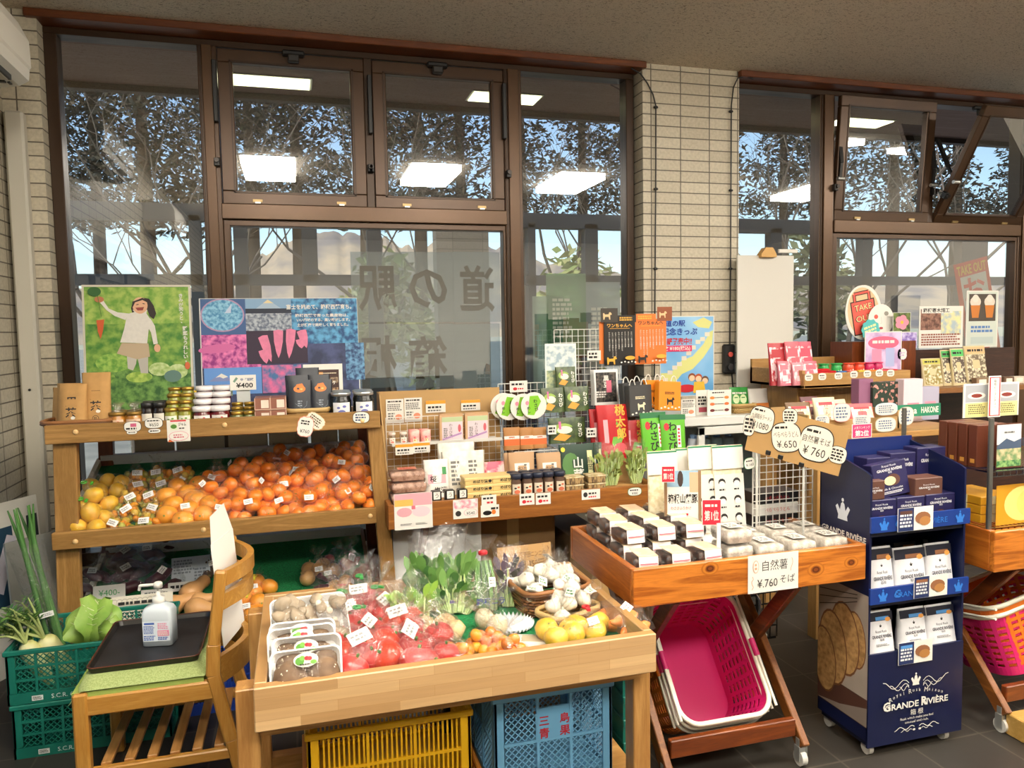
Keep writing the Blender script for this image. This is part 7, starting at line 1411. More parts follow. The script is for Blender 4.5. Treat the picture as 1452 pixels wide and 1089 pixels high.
# dark wire cart behind
E_ = emp('wire_cart', (1.78, 2.95, 0), 'dark wire cart with chrome handles behind the soba table', 'cart'); CHR = C('#c9cbcd', .15, 1); DKW = C('#1d1f20', .5)
m = MB().box(-.2, -.12, .12, .22, .15, .13, DKW)
for i in range(9): m.box(-.2, -.125, .18+.05*i, .22, -.12, .186+.05*i, DKW).box(-.2, .15, .18+.05*i, .22, .155, .186+.05*i, DKW).box(-.2, -.12, .18+.05*i, -.195, .15, .186+.05*i, DKW)
for i in range(13): m.box(-.2+.035*i, -.125, .13, -.196+.035*i, -.121, .6, DKW)
ob('wire_body', m, E_); ob('handle', MB().tube([(-.12, -.14, .08), (-.12, -.14, .30), (-.09, -.14, .34), (.10, -.14, .34), (.12, -.14, .31), (.12, -.14, .05)], .010, CHR, 8), E_)
ob('wheel', MB().cyl((-.128, -.14, .035), (-.112, -.14, .035), .035, DKW, n=16), E_); ob('wheel', MB().cyl((.112, -.14, .035), (.128, -.14, .035), .035, DKW, n=16), E_)
# ================================================================ goods in the navy stand
NVB = C('#23204a', .4); BRB = C('#5a3a30', .45); SLV = C('#d9d9dc', .5)
def gr(m, w_, h, col, y=.0, k=1.0): m.tx('Royal Rusk', 0, y+h*.1*k, h*.06*k, col, w_*.42).tx('GRANDE RIVIÈRE', 0, y, h*.075*k, col, w_*.74, True).tx('箱根', 0, y-h*.09*k, h*.06*k, col)
def sbox(px0, py0, px1, py1, Y, lab, mat=NVB, top=None, kind=0, rot=(0, 0, 0), d=.07, z=None):
    b_, w_, h = pk(px0, py0, px1, py1, Y)
    if z is not None: b_.z = z
    E_ = emp('rusk_box', b_+V((0, d/2, 0)), lab, 'box', 'rusk boxes in the navy stand', rot); ob('carton', MB().box(-w_/2, -d/2, 0, w_/2, d/2, h, mat, .002), E_); m = MB(tr(0, -d/2-.0004, h/2) @ rx(pi/2))
    if kind == 0: gr(m, w_, h, SLV, h*.24); m.el(0, -h*.22, w_*.2, h*.22, BRB, 18).el(-.004, -h*.25, w_*.12, h*.12, C('#d9c08a', .6), 14)
    elif kind == 1: gr(m, w_, h*1.6, SLV, 0, .8)
    else: gr(m, w_, h, SLV, h*.3); m.el(w_*.06, -h*.02, w_*.2, h*.17, BRB, 18).el(-w_*.04, -h*.04, w_*.17, h*.13, C('#e0cf9a', .6), 16).tx('Milk & Chocolat', 0, -h*.26, h*.06, SLV, w_*.6).scrib(0, -h*.37, w_*.6, h*.08, 2, SLV, 2)
    ob('front_print', m, E_); return E_
S1z = .7905
for i, a in enumerate(((1229, 692, 1271, 735, 'left'), (1272, 692, 1311, 735, 'middle'), (1313, 687, 1354, 730, 'right'))): sbox(*a[:4], 2.125, 'navy rusk box in the front row of the top shelf, '+a[4], z=S1z)
for i, a in enumerate(((1229, 632, 1262, 690, 'left'), (1262, 628, 1298, 690, 'middle'), (1300, 624, 1340, 690, 'right'))): sbox(*a[:4], 2.255, 'navy rusk box in the back row of the top shelf, '+a[4], z=S1z+.075)
for i, x in enumerate((1.90, 2.03, 2.16)): E_ = emp('rusk_box', (x, 2.29, S1z), 'navy rusk box under the back row, mostly hidden, %s' % ('left', 'middle', 'right')[i], 'box', 'rusk boxes in the navy stand'); ob('carton', MB().box(-.055, -.04, 0, .055, .04, .075, NVB, .002), E_)
zt = S1z+pk(1229, 692, 1271, 735, 2.125)[2]+.0005
sbox(1226, 664, 1255, 691, 2.13, 'small brown rusk box lying on the front row, left', BRB, kind=1, z=zt); sbox(1298, 660, 1337, 686, 2.13, 'small brown rusk box lying on the front row, right', BRB, kind=1, z=zt-.004)
sbox(1244, 632, 1292, 680, 2.15, 'navy rusk box with a big cookie picture, tilted on the front row', NVB, kind=2, rot=(-.12, -.12, 0), d=.045, z=zt)
def rbag(col, acc):
    def d_(m, w_, h):
        m.pr(0, h*.38, w_*.98, h*.2, C('#1a1c2c', .4)).pr(w_*.1, h*.33, w_*.5, h*.08, acc).el(w_*.3, h*.3, w_*.1, h*.05, C('#e09a4a', .5), 10); crown(m, 0, h*.17, w_*.09, INK); gr(m, w_, h*.95, C('#3a3a44', .5), -h*.06); m.scrib(0, -h*.26, w_*.5, h*.06, 2, GY, 1)
    return d_
WB_ = C('#d6d6da', .4); AB, AL = C('#8a5a3a', .5), C('#4f8fd0', .5)
for z, acc, rects, nm in ((.5455, AB, ((1229, 776, 1264, 829), (1266, 776, 1310, 826), (1311, 770, 1347, 820)), 'middle shelf'), (.3555, AL, ((1226, 866, 1263, 918), (1273, 862, 1310, 912), (1311, 857, 1350, 906)), 'bottom shelf')):
    for i, r_ in enumerate(rects): pp('rusk_bag', r_, 2.13, 'white and navy rusk bag in front on the %s, %s' % (nm, ('left', 'middle', 'right')[i]), 'bag', WB_, rbag(0, acc), .05, lean=.05, grp='rusk bags in the navy stand', z=z)
    for i in range(3): b_ = pk(*rects[i], 2.24); pouch('rusk_bag', .10, .15, .05, V((b_[0].x-.01, 2.245, z)), (-.05, 0, 0), 'dark-topped rusk bag behind on the %s, %s' % (nm, ('left', 'middle', 'right')[i]), 'bag', C('#1c1d2a', .4), (lambda m: m.pr(.01, .062, .05, .012, acc)), 'rusk bags in the navy stand')
def pcard(c):
    def d_(m, w_, h): m.pr(-w_*.27, 0, w_*.44, h*.98, C('#1c2c5a', .5)).scrib(-w_*.27, -h*.05, w_*.34, h*.6, 4, SLV, 2).pr(-w_*.27, h*.3, w_*.34, h*.14, c).el(w_*.2, h*.02, w_*.22, h*.26, C('#8a5a3a', .6), 14).el(w_*.26, -h*.12, w_*.16, h*.2, C('#a8743e', .6), 12)
    return d_
for rect, c, lab in (((1273, 719, 1323, 752), BRB, 'product photo card of a chocolate rusk on the upper navy lip'), ((1296, 816, 1343, 846), AB, 'product photo card of brown rusks on the lower navy lip'), ((1274, 909, 1322, 940), AL, 'product photo card of sliced rusks on the navy front panel')): pc('product_card', rect, Y0-.02 if rect[1] < 900 else Y0-.0085, lab, 'card', pcard(c))
pc('rank_tag', (1208, 601, 1236, 621), 2.345, 'pink second-place tag above the navy stand', 'tag', lambda m, w_, h: m.pr(0, 0, w_*.94, h*.92, C('#d8336a', .5)).tx('人気ランキング', 0, h*.24, h*.2, WHITE, w_*.8).tx('第2位', 0, -h*.16, h*.4, WHITE, w_*.7, True))
# ================================================================ pillar, fridge, counters at the right
# lettering panels hung outside the big pane, seen from behind
CLR = GLASS('#e6eff6', .06, .22); LT = C('#3f3a33', .6)
cx_, cz_ = [499, 571, 643, 709], [357, 458, 552]
for r_ in range(2):
    for c in range(3):
        p0, p1 = at(cx_[c], cz_[r_+1], Y=4.453), at(cx_[c+1], cz_[r_], Y=4.453); w_, h = p1.x-p0.x-.006, p1.z-p0.z-.006; m = MB().box(-w_/2, -h/2, -.002, w_/2, h/2, 0, CLR); m.zl = .001
        ch = ('駅の道', '根箱 ')[r_][c]
        if ch != ' ': m.tx(ch, 0, -h*.02, h*.62, LT, w_*.74, True, 0, False, True)
        tag(ob('letter_panel', m, loc=((p0.x+p1.x)/2, 4.453, (p0.z+p1.z)/2), rot=UP), 'clear window panel %s, %s row' % ('with the mirrored letter '+ch if ch != ' ' else 'without lettering', ('top', 'bottom')[r_]), 'window lettering', 'mirrored lettering panels')
for rect, col, lab in (((776, 388, 832, 505), '#bfe0c4', 'pale green translucent sheet hanging outside the pane by the pillar'), ((757, 420, 800, 560), '#d6e8e0', 'pale translucent sheet hanging outside, lower left of the green one'), ((832, 400, 880, 520), '#dbe6ea', 'pale translucent sheet hanging outside beside the pillar frame')):
    pc('window_sheet', rect, 4.455, lab, 'sheet', (lambda m, w_, h: m.scrib(-w_*.1, -.02, w_*.5, h*.5, 9, WHITE, 5)) if 'lower' not in lab else None, GLASS(col, .05, .42))
# map poster
def d_(m, w_, h):
    m.pr(0, 0, w_*.97, h*.98, MIX('#4f9fdc', '#a9d3f0', 3, .3, .7, .5, 2, (1, 1, 1))); YG = C('#d9d98a', .6); 
    m.po([(w_*x, h*y) for x, y in ((-.48, -.2), (-.3, -.2), (-.1, -.05), (.1, .0), (.3, .15), (.42, .3), (.48, .32), (.46, .14), (.3, -.02), (.1, -.16), (-.1, -.22), (-.25, -.34), (-.48, -.34))], YG); m.po([(w_*x, h*y) for x, y in ((.1, .42), (.3, .48), (.46, .42), (.4, .34), (.2, .36))], YG)
    rg = random.Random(1); [m.pr(w_*(-.4+.085*i), h*(-.27+.062*i+rg.uniform(-.02, .02)), w_*.09, h*.05, PAPER) for i in range(10)]
    m.tx('道の駅', -w_*.22, h*.41, h*.075, C('#1f3f9a', .6), w_*.36, True).tx('記念きっぷ', -w_*.14, h*.31, h*.085, C('#1f3f9a', .6), w_*.64, True).tx('好評発売中!!', -w_*.2, h*.19, h*.08, RED, w_*.56, True).pr(-w_*.2, h*.10, w_*.56, h*.075, C('#d8336a', .6)).tx('1枚 ¥180(税込)', -w_*.2, h*.10, h*.05, WHITE, w_*.5, True)
    m.el(-w_*.02, -h*.40, w_*.18, h*.05, RED, 14)
    for x, y, c in ((.08, -.26, '#8a4a2a'), (.2, -.27, '#b5502a'), (.32, -.3, '#6a4a3a')): m.el(w_*x, h*y, w_*.07, h*.05, C(c, .6), 12).el(w_*x, h*(y-.015), w_*.055, h*.038, C('#ecc9a8', .6), 12)
    m.po([(w_*.12, -h*.32), (w_*.3, -h*.32), (w_*.33, -h*.46), (w_*.1, -h*.46)], C('#e3b83a', .6))
pc('map_poster', (936, 448, 1013, 562), 4.296, 'blue commemorative ticket poster with a yellow island map on the tiled pillar', 'poster', d_, th=.001)
# socket box and cables
p = at(1031, 509, Y=4.297); E_ = emp('socket_box', p, 'black power socket box on the tiled pillar', 'socket'); ob('socket_body', MB().box(-.042, -.035, -.095, .042, 0, .095, BLACK, .01), E_); ob('switch', MB().cyl((-.0, -.045, .03), (0, -.035, .03), .016, C('#b5453a', .4), n=12).cyl((.0, -.05, -.05), (0, -.035, -.05), .022, C('#2a2a2b', .4), n=14), E_)
def cable(pts, clips, lab):
    m = MB().tube([at(x, y, Y=4.285) for x, y in pts], .0045, BLACK, 6); E_ = ob('power_cable', m, label=lab, cat='cable')
    for x, y in clips: q = at(x, y, Y=4.287); ob('cable_clip', MB().ball(q, (.017, .01, .009), BLACK, 8, 5), E_)
cable([(895, 97), (908, 104), (918, 118), (926, 134), (930, 150), (930, 240), (929, 380), (928, 520), (926, 640)], [(930, 152), (930, 268), (929.5, 381), (928.5, 490)], 'black cable clipped down the left side of the tiled pillar')
cable([(1068, 112), (1056, 108), (1046, 111), (1040, 124), (1037, 150), (1036.5, 260), (1036, 380), (1035, 488)], [(1036.5, 158), (1036.3, 270), (1035.8, 381)], 'black cable clipped down to the socket box on the pillar'); cable([(1037, 520), (1039, 545), (1042, 570)], [], 'short black plug cable hanging below the socket box')
# white show fridge
FRW = C('#d5d5d0', .35); E_ = emp('display_fridge', (2.27, 3.98, 0), 'white glass-fronted display fridge before the tiled pillar', 'fridge'); O = V(E_.location); fx0_, fx1_, fy0_, fy1_, ft_ = 2.03, 2.52, 3.74, 4.24, 1.0
ob('cabinet', MB().box(fx0_, fy0_, ft_-.05, fx1_, fy1_, ft_, FRW, .006).box(fx0_, fy0_+.02, 0, fx1_, fy1_, .12, FRW).box(fx0_, fy1_-.03, .1, fx1_, fy1_, ft_-.04, FRW).box(fx0_, fy0_+.01, .1, fx0_+.025, fy0_+.05, ft_-.04, FRW).box(fx1_-.025, fy0_+.01, .1, fx1_, fy1_, ft_-.04, FRW), E_, -O)
ob('door', MB().box(fx0_+.1, fy0_-.012, .14, fx0_+.14, fy0_+.01, ft_-.055, FRW, .003).box(fx1_-.04, fy0_-.012, .14, fx1_, fy0_+.01, ft_-.055, FRW, .003).box(fx0_+.1, fy0_-.012, ft_-.1, fx1_, fy0_+.01, ft_-.055, FRW, .003).box(fx0_+.14, fy0_-.004, .14, fx1_-.04, fy0_, ft_-.1, GLASS('#dde6e6', .06)), E_, -O)
ob('shelf', MB().box(fx0_+.03, fy0_+.05, .70, fx1_-.03, fy1_-.04, .71, WIRE).box(fx0_+.03, fy0_+.05, .4, fx1_-.03, fy1_-.04, .41, WIRE), E_, -O)
dr_ = jarproto('drink_bottle', .033, .16, C('#c9cfd6', .3), C('#7f9fc8', .4), (C('#6f9ad0', .5), (WHITE,)), .02, lr=.6)
grid_put(dr_, [V((2.16+.075*i, 3.84, .711)) for i in range(4)], lambda i: 'drink bottle with a blue label in the display fridge, %s from the left' % ORD[i], 'fridge bottles', 'bottle')
def foods(m, w_, h): m.scrib(0, h*.4, w_*.6, h*.08, 1, INK, 1); [m.el(w_*(.3-.6*(i % 2)), h*(.2-.25*(i//2)), w_*.1, h*.06, C(('#e0823a', '#d9703a', '#6a2a2a')[i//2], .6), 10).scrib(0, h*(.2-.25*(i//2)), w_*.4, h*.05, 1, GY, i) for i in range(6)]
pc('info_card', (1003, 553, 1037, 590), 3.80, 'white card with small food pictures standing on the fridge', 'card', foods, th=.002, z=1.0); pc('info_card', (987, 553, 1006, 588), 3.86, 'white card with black writing behind the food picture card', 'card', lambda m, w_, h: m.scrib(0, .01, w_*.7, h*.4, 3, INK, 3).pr(0, -h*.3, w_*.6, h*.2, C('#b04a5a', .6)), th=.002, z=1.0); pc('price_card', (966, 566, 986, 580), 3.82, 'small pinkish card at the left of the fridge top', 'price card', info, th=.002, z=1.0)
wicker('wicker_basket', V((at(1053, 585, Y=3.84).x, 3.86, 1.0)), (0, 0, 0), .15, .11, .05, WT, 'small wicker basket of green packs on the fridge', .9, 5)
for i, x in enumerate((1042, 1052)): pp('tea_pack', (x-6, 549, x+10, 580), 3.85, 'green snack pack in the basket on the fridge, %s' % ('left', 'right')[i], 'pack', C('#2f8a3a', .4), lambda m, w_, h: m.el(0, 0, w_*.3, h*.2, C('#d0e0b0', .5), 10).scrib(0, h*.25, w_*.6, h*.12, 1, WHITE, 2), .02, z=1.012)
pp('snack_bag', (1062, 551, 1090, 582), 3.86, 'white and orange snack bag at the right of the fridge top', 'bag', C('#e3e0da', .4), lambda m, w_, h: m.pr(0, -h*.28, w_*.9, h*.3, C('#e0843a', .5)), .03, z=1.0)
# white board before the second window
tag(ob('white_board', MB().box(-.205, -.008, -1.15, .205, .008, 0, C('#cfccc4', .6), .002), loc=(2.885, 4.22, 1.947)), 'blank white board leaning before the second window', 'board')
p = at(1088, 358, Y=4.2); tag(ob('board_clip', MB(tr(0, 0, 0) @ rx(pi/2)).prism([(-.055, -.03), (.055, -.03), (.055, -.012), (.028, .03), (-.022, .03), (-.055, -.012)], -.03, .02, C('#c79a56', .5)), loc=p), 'tan clip gripping the top of the white board', 'clip'); tag(ob('white_bar', MB().box(-.07, -.008, -.012, .07, .008, .012, WHITE, .003), loc=at(1117, 357, Y=4.22)+V((.0, 0, .004))), 'short white bar beside the clip on the board', 'bar')
# pale wood counter with snack tray
cwx = WOOD('#9c7440', '#bd935a', 'x', .45); cwz = WOOD('#9c7440', '#bd935a', 'z', .45); E_ = emp('snack_counter', (3.05, 3.85, 0), 'pale wooden counter with a snack tray on top before the second window', 'counter'); O = V(E_.location)
ob('tray', MB().box(2.70, 3.58, 1.15, 3.42, 4.1, 1.165, cwx).box(2.70, 3.58, 1.15, 3.42, 3.60, 1.232, cwx, .003).box(2.70, 3.6, 1.15, 2.72, 4.1, 1.25, cwx).box(3.40, 3.6, 1.15, 3.42, 4.1, 1.232, cwx).box(2.70, 4.08, 1.15, 3.42, 4.1, 1.30, cwx), E_, -O); ob('cabinet', MB().box(2.76, 3.72, 0, 3.36, 4.08, 1.15, cwz, .004), E_, -O)
CT = 1.1655
def snackpr(c): return lambda m, w_, h: m.pr(0, 0, w_*.9, h*.8, MIX(c, '#f0d8dc', 30, .45, .6, .4)).pr(0, h*.25, w_*.7, h*.2, C(c, .5)).pr(0, -h*.2, w_*.5, h*.24, C('#e8c6cc', .5))
for i, (rect, Y, c, lab) in enumerate((((1092, 486, 1118, 532), 3.68, '#a8202c', 'red snack bag, leftmost on the pale counter'), ((1116, 484, 1136, 534), 3.66, '#c8505f', 'pink snack bag, second from the left on the pale counter'), ((1134, 484, 1154, 533), 3.66, '#b83a54', 'pink snack bag, third from the left on the pale counter'), ((1104, 512, 1120, 534), 3.64, '#c86a7a', 'small pink snack bag low in front of the red one'), ((1124, 514, 1142, 536), 3.63, '#d0808c', 'small pink snack bag low in front, middle'), ((1140, 512, 1160, 534), 3.63, '#c05a6c', 'small pink snack bag low in front, right'))): pp('snack_bag', rect, Y, lab, 'bag', C(c, .4), snackpr(c), .03, grp='snack bags on the pale counter', z=CT)
b_, w_, h = pk(1157, 507, 1186, 530, 3.63); b_.z = CT
for k in range(2): bx = emp('chocolate_box', b_+V((-.01*k, .045*k, 0)), 'red chocolate box with white lettering, %s' % ('front', 'back')[k], 'box', 'red chocolate boxes'); ob('carton', MB().box(-w_/2, 0, 0, w_/2, .04, .075+.01*k, C('#b8141f', .35), .002), bx); ob('print', MB(tr(0, -.0005, .045) @ rx(pi/2)).el(0, 0, w_*.36, .02, WHITE, 18).el(0, 0, w_*.33, .017, C('#b8141f', .35), 18).tx('KitKat', 0, 0, .017, WHITE, w_*.5, True), bx)
CN = {}
for c in ('#2a9a4a', '#d8472a', '#b81f5a'): CN[c] = jarproto('candy_canister', .03, .075, C(c, .35), C(c, .3), (C(c, .4), (WHITE, C('#e8e0c0', .5))), .006, lr=1.12)
first_ = set()
for i, (px, c) in enumerate(((1150, '#2a9a4a'), (1168, '#2a9a4a'), (1186, '#2a9a4a'), (1203, '#d8472a'), (1218, '#d8472a'), (1232, '#b81f5a'), (1244, '#b81f5a'))):
    p = V((at(px, 520, Y=3.74).x, 3.74, CT+.03)); o = CN[c] if c not in first_ else dup(CN[c], p); first_.add(c); o.location = p; o['category'] = 'canister'; tag(o, '%s candy canister in the back row of the snack tray, %s from the left' % ({'#2a9a4a': 'green', '#d8472a': 'orange-red', '#b81f5a': 'magenta'}[c], ORD[i]), None, 'candy canisters')
tag(ob('tray_riser', MB().box(2.98, 3.70, CT, 3.36, 3.80, CT+.0295, WHITE)), 'white riser under the candy canisters', 'riser')
for i, (px, c) in enumerate(((1192, '#3a6aa8'), (1206, '#d85a5a'), (1220, '#d9c03a'), (1234, '#e0822a'), (1250, '#d8405a'), (1264, '#c82a3a'))): p = V((at(px, 522, Y=3.64).x, 3.64, CT)); bx = emp('candy_box', p, 'small candy box in the front row of the snack tray, %s from the left' % ORD[i], 'box', 'small candy boxes'); ob('carton', MB().box(-.028, -.02, 0, .028, .02, .072, C(c, .4), .002).box(-.02, -.0205, .04, .02, -.02, .06, WHITE), bx)
for i, px in enumerate((1147, 1166, 1189, 1211, 1230, 1247, 1263)): bubble(px, (535, 534, 533, 531, 530, 529, 529)[i], 3.578, .026, .02, 'round white price sticker on the pale counter edge, %s from the left' % ORD[i], lambda m: m.scrib(0, .006, .034, .01, 1, INK, 3).tx('¥100', 0, -.007, .010, INK, .026), edge=C('#d9d2c4', .6), name='price_sticker')
# standing signs at the window
def d_(m, w_, h):
    RB = C('#d8574a', .5); T0 = m.T; m.T = m.T @ rz(.18); m.el(0, 0, w_*.48, h*.5, WHITE, 30).el(0, 0, w_*.43, h*.46, C('#d9b890', .6), 30).pr(0, -h*.08, w_*.66, h*.62, INK).pr(0, -h*.08, w_*.6, h*.58, RB).ln([(-w_*.2, h*.22), (-w_*.2, h*.36), (w_*.2, h*.36), (w_*.2, h*.22)], w_*.09, INK).ln([(-w_*.2, h*.22), (-w_*.2, h*.36), (w_*.2, h*.36), (w_*.2, h*.22)], w_*.05, RB)
    for t, y in (('TAKE', .1), ('OUT', -.1), ('OK', -.28)): m.tx(t, .0, h*y, h*.12, INK, w_*(.5 if len(t) > 2 else .3), True).tx(t, .0, h*y, h*.11, C('#eed89a', .6), w_*(.46 if len(t) > 2 else .26))
    m.T = T0
b_, w_, h = pk(1198, 404, 1250, 482, 4.0); m = MB(tr(0, h/2, 0)).prism([(w_*.49*cos(t), h*.5*sin(t)) for t in [2*pi*i/30 for i in range(30)]], -.003, 0, WHITE); m.zl = .0003; d_(m, w_, h); tag(ob('takeout_sign', m, loc=b_, rot=UP), 'oval cut-out sign with a red bag reading TAKE OUT OK', 'sign')
b_, w_, h = pk(1231, 431, 1267, 476, 3.98); m = MB(tr(0, h/2, 0)).prism([(w_*.5*cos(t), h*.5*sin(t)) for t in [2*pi*i/26 for i in range(26)]], -.003, 0, C('#e0ddd6', .6)); m.zl = .0003; m.el(-w_*.2, h*.1, w_*.08, h*.07, C('#d8574a', .6), 12).el(w_*.2, h*.2, w_*.09, h*.07, C('#8a867c', .6), 12).el(0, -h*.26, w_*.08, h*.04, C('#a8343a', .6), 10).ln([(0, h*.1), (w_*.02, -h*.1), (-w_*.04, -h*.12)], .002, C('#b5b0a6', .6)); tag(ob('face_sign', m, loc=b_, rot=UP), 'round pale face-shaped cut-out beside the take-out sign', 'sign')
b_, w_, h = pk(1222, 453, 1247, 483, 3.96); n = 40; m = MB(tr(0, h/2, 0)).prism([(w_*.5*cos(t)*(1+.06*cos(10*t)), h*.5*sin(t)*(1+.06*cos(10*t))) for t in [2*pi*i/n for i in range(n)]], -.003, 0, C('#4fb0b0', .6)); m.zl = .0003; m.T = m.T @ rz(.3); m.scrib(0, 0, w_*.7, h*.5, 3, C('#e6e09a', .6), 2); tag(ob('badge_sign', m, loc=b_, rot=UP), 'teal scalloped badge in front of the take-out sign', 'sign')
tag(ob('sign_shelf', MB().box(3.30, 3.92, 0, 3.78, 4.12, at(1230, 484, Y=3.96).z-.001, rwood('z'))), 'dark wood plinth under the cut-out signs', 'plinth')
LIL = C('#b8a0cc', .5)
def d_(m, w_, h): m.pr(0, 0, w_*.96, h*.96, MIX('#b598c4', '#d9c0e0', 12, .4, .6, .5)).el(0, h*.26, w_*.42, h*.14, C('#d8607f', .5), 20).scrib(0, h*.28, w_*.6, h*.1, 1, WHITE, 2).pr(-w_*.18, -h*.05, w_*.26, h*.36, C('#d98aa8', .5)).pr(w_*.18, -h*.05, w_*.24, h*.4, C('#a8b0d8', .5)).tx('HAKONE', -w_*.05, -h*.38, h*.12, C('#7a3a9a', .5), w_*.7, True)
pc('hakone_sign', (1226, 470, 1278, 530), 3.86, 'lilac HAKONE cosmetics sign at the right end of the snack tray', 'sign', d_, th=.003, z=CT)
pc('flower_photo', (1266, 443, 1291, 471), 3.94, 'pink flower photo card above the lilac sign', 'card', lambda m, w_, h: m.pr(0, 0, w_*.96, h*.96, MIX('#2c3a22', '#6a7a3a', 30)) and [m.el(w_*.2*cos(t), h*.2*sin(t), w_*.2, h*.18, C('#e58aa0', .5), 12) for t in (0, 1.26, 2.5, 3.8, 5.0)] and m.el(0, 0, w_*.09, h*.09, C('#e0b83a', .5), 10))
pc('flower_photo', (1276, 471, 1300, 494), 3.93, 'violet flower photo card right of the lilac sign', 'card', lambda m, w_, h: m.pr(0, 0, w_*.96, h*.96, MIX('#7a60b0', '#c4b8e0', 30))); bubble(1279, 502, 3.86, .035, .034, 'lilac scalloped badge hanging at the right end of the snack tray', lambda m: m.scrib(0, 0, .04, .03, 2, LIL, 2), 12, edge=LIL, name='badge_sign')
# banner and ice cream sign
p = at(1388, 440, Y=4.456); s = scl(p); m = MB(rz(.22)).box(-32*s, -72*s, -.001, 28*s, 72*s, .001, C('#d8502f', .7)); m.zl = .0012; m.pr(-1*s, -8*s, 46*s, 120*s, C('#e3dcd8', .7)).tx('TAKE OUT', -2*s, 61*s, 13*s, C('#e6c23a', .6), 52*s, True).tx('お', -2*s, 30*s, 38*s, C('#d8382f', .6), None, True).tx('や', -2*s, -10*s, 38*s, C('#d8382f', .6), None, True).tx('き', -2*s, -50*s, 34*s, C('#d8382f', .6), None, True); tag(ob('banner_flag', m, loc=p, rot=UP), 'orange and white TAKE OUT banner hanging askew outside the second window', 'banner')
def d_(m, w_, h):
    m.pr(0, .0, w_*.94, h*.96, C('#c9d0c6', .5)).pr(0, h*.2, w_*.84, h*.48, C('#4a4038', .6))
    for x in (-.22, .22): m.el(w_*x, h*.3, w_*.17, h*.1, C('#d9cdbf', .6), 14).el(w_*x, h*.36, w_*.1, h*.07, C('#e0d6ca', .6), 12).po([(w_*(x-.15), h*.24), (w_*(x+.15), h*.24), (w_*(x+.1), h*.02), (w_*(x-.1), h*.02)], C('#c4762f', .6))
    m.scrib(0, -h*.18, w_*.7, h*.14, 2, C('#5a80b8', .6), 3).pr(0, -h*.38, w_*.7, h*.12, C('#b8c4c0', .6))
CBT = at(1390, 545, Y=3.75).z
pc('icecream_sign', (1369, 412, 1414, 492), 4.1, 'grey soft-serve ice cream photo board at the second window', 'sign', d_, th=.004)
def d_(m, w_, h): m.pr(-w_*.22, h*.18, w_*.5, h*.5, MIX('#5a3a30', '#9a7060', 30)).pr(w_*.22, h*.1, w_*.46, h*.56, MIX('#a8b8c0', '#e0d8a0', 24)).pr(-w_*.1, h*.4, w_*.7, h*.14, WHITE).tx('箱根寄木細工', -w_*.12, h*.4, h*.1, INK, w_*.6, True).scrib(0, -h*.3, w_*.9, h*.3, 5, C('#8a4a3a', .6), 2)
pc('craft_sign', (1303, 434, 1365, 493), 4.05, 'marquetry craft photo board left of the ice cream board', 'sign', d_, th=.004)
# dark cabinet
DKC = WOOD('#2c1710', '#4a281a', 'x', .4); E_ = emp('dark_cabinet', (4.0, 3.85, 0), 'dark brown shelf cabinet under the second window at the right', 'cabinet'); O = V(E_.location)
ob('back_panel', MB().box(3.44, 4.02, 0, 4.7, 4.04, at(1340, 495, Y=4.02).z, DKC), E_, -O); ob('shelf', MB().box(3.44, 3.62, CBT-.03, 4.7, 4.02, CBT, WOOD('#7a4f2a', '#a87845', 'x', .4)), E_, -O); ob('side_panel', MB().box(3.42, 3.62, 0, 3.44, 4.04, CBT+.03, DKC).box(4.12, 3.9, CBT, 4.14, 4.02, CBT+.2, DKC), E_, -O); ob('base', MB().box(3.44, 3.66, 0, 4.7, 4.02, .72, DKC), E_, -O)
def nut(c, t): return lambda m, w_, h: m.pr(0, -h*.08, w_*.86, h*.7, MIX(c, '#d9cdb0', 60, .45, .6, .4)).pr(0, h*.38, w_*.9, h*.18, C(t, .5)).scrib(0, h*.38, w_*.7, h*.1, 1, INK, 2)
for i, (rect, Y, c, t, lab) in enumerate((((1308, 508, 1336, 547), 3.74, '#8a7a3a', '#b5b04a', 'gold-green snack bag, leftmost on the dark cabinet shelf'), ((1336, 496, 1352, 546), 3.76, '#3a2c26', '#3a9a4a', 'bag of dark sweets with a green header on the dark cabinet'), ((1350, 494, 1369, 547), 3.74, '#4a3a30', '#4ab05a', 'bag of dark sweets with a bright green header beside the first'), ((1369, 490, 1400, 546), 3.77, '#6a5a44', '#c9a878', 'tall bag of dried mushrooms on the dark cabinet shelf'))): pp('snack_bag', rect, Y, lab, 'bag', C('#c4b48a', .4), nut(c, t), .03, grp='bags on the dark cabinet', z=CBT)
for i, (a, b2, c) in enumerate(((1381, 1398, '#8a7058'), (1420, 1434, '#6a5040'), (1434, 1449, '#c9bfae'))): bx, w_, h = pk(a, 530, b2, 545, 3.72); E2 = emp('small_box', V((bx.x, 3.72, CBT)), 'small box on the dark cabinet shelf, %s of three' % ('left', 'middle', 'right')[i], 'box', 'small boxes on the dark cabinet'); ob('carton', MB().box(-w_/2, -.02, 0, w_/2, .02, .045, C(c, .5), .002).box(-w_*.3, -.0205, .01, w_*.3, -.02, .035, PAPER), E2)
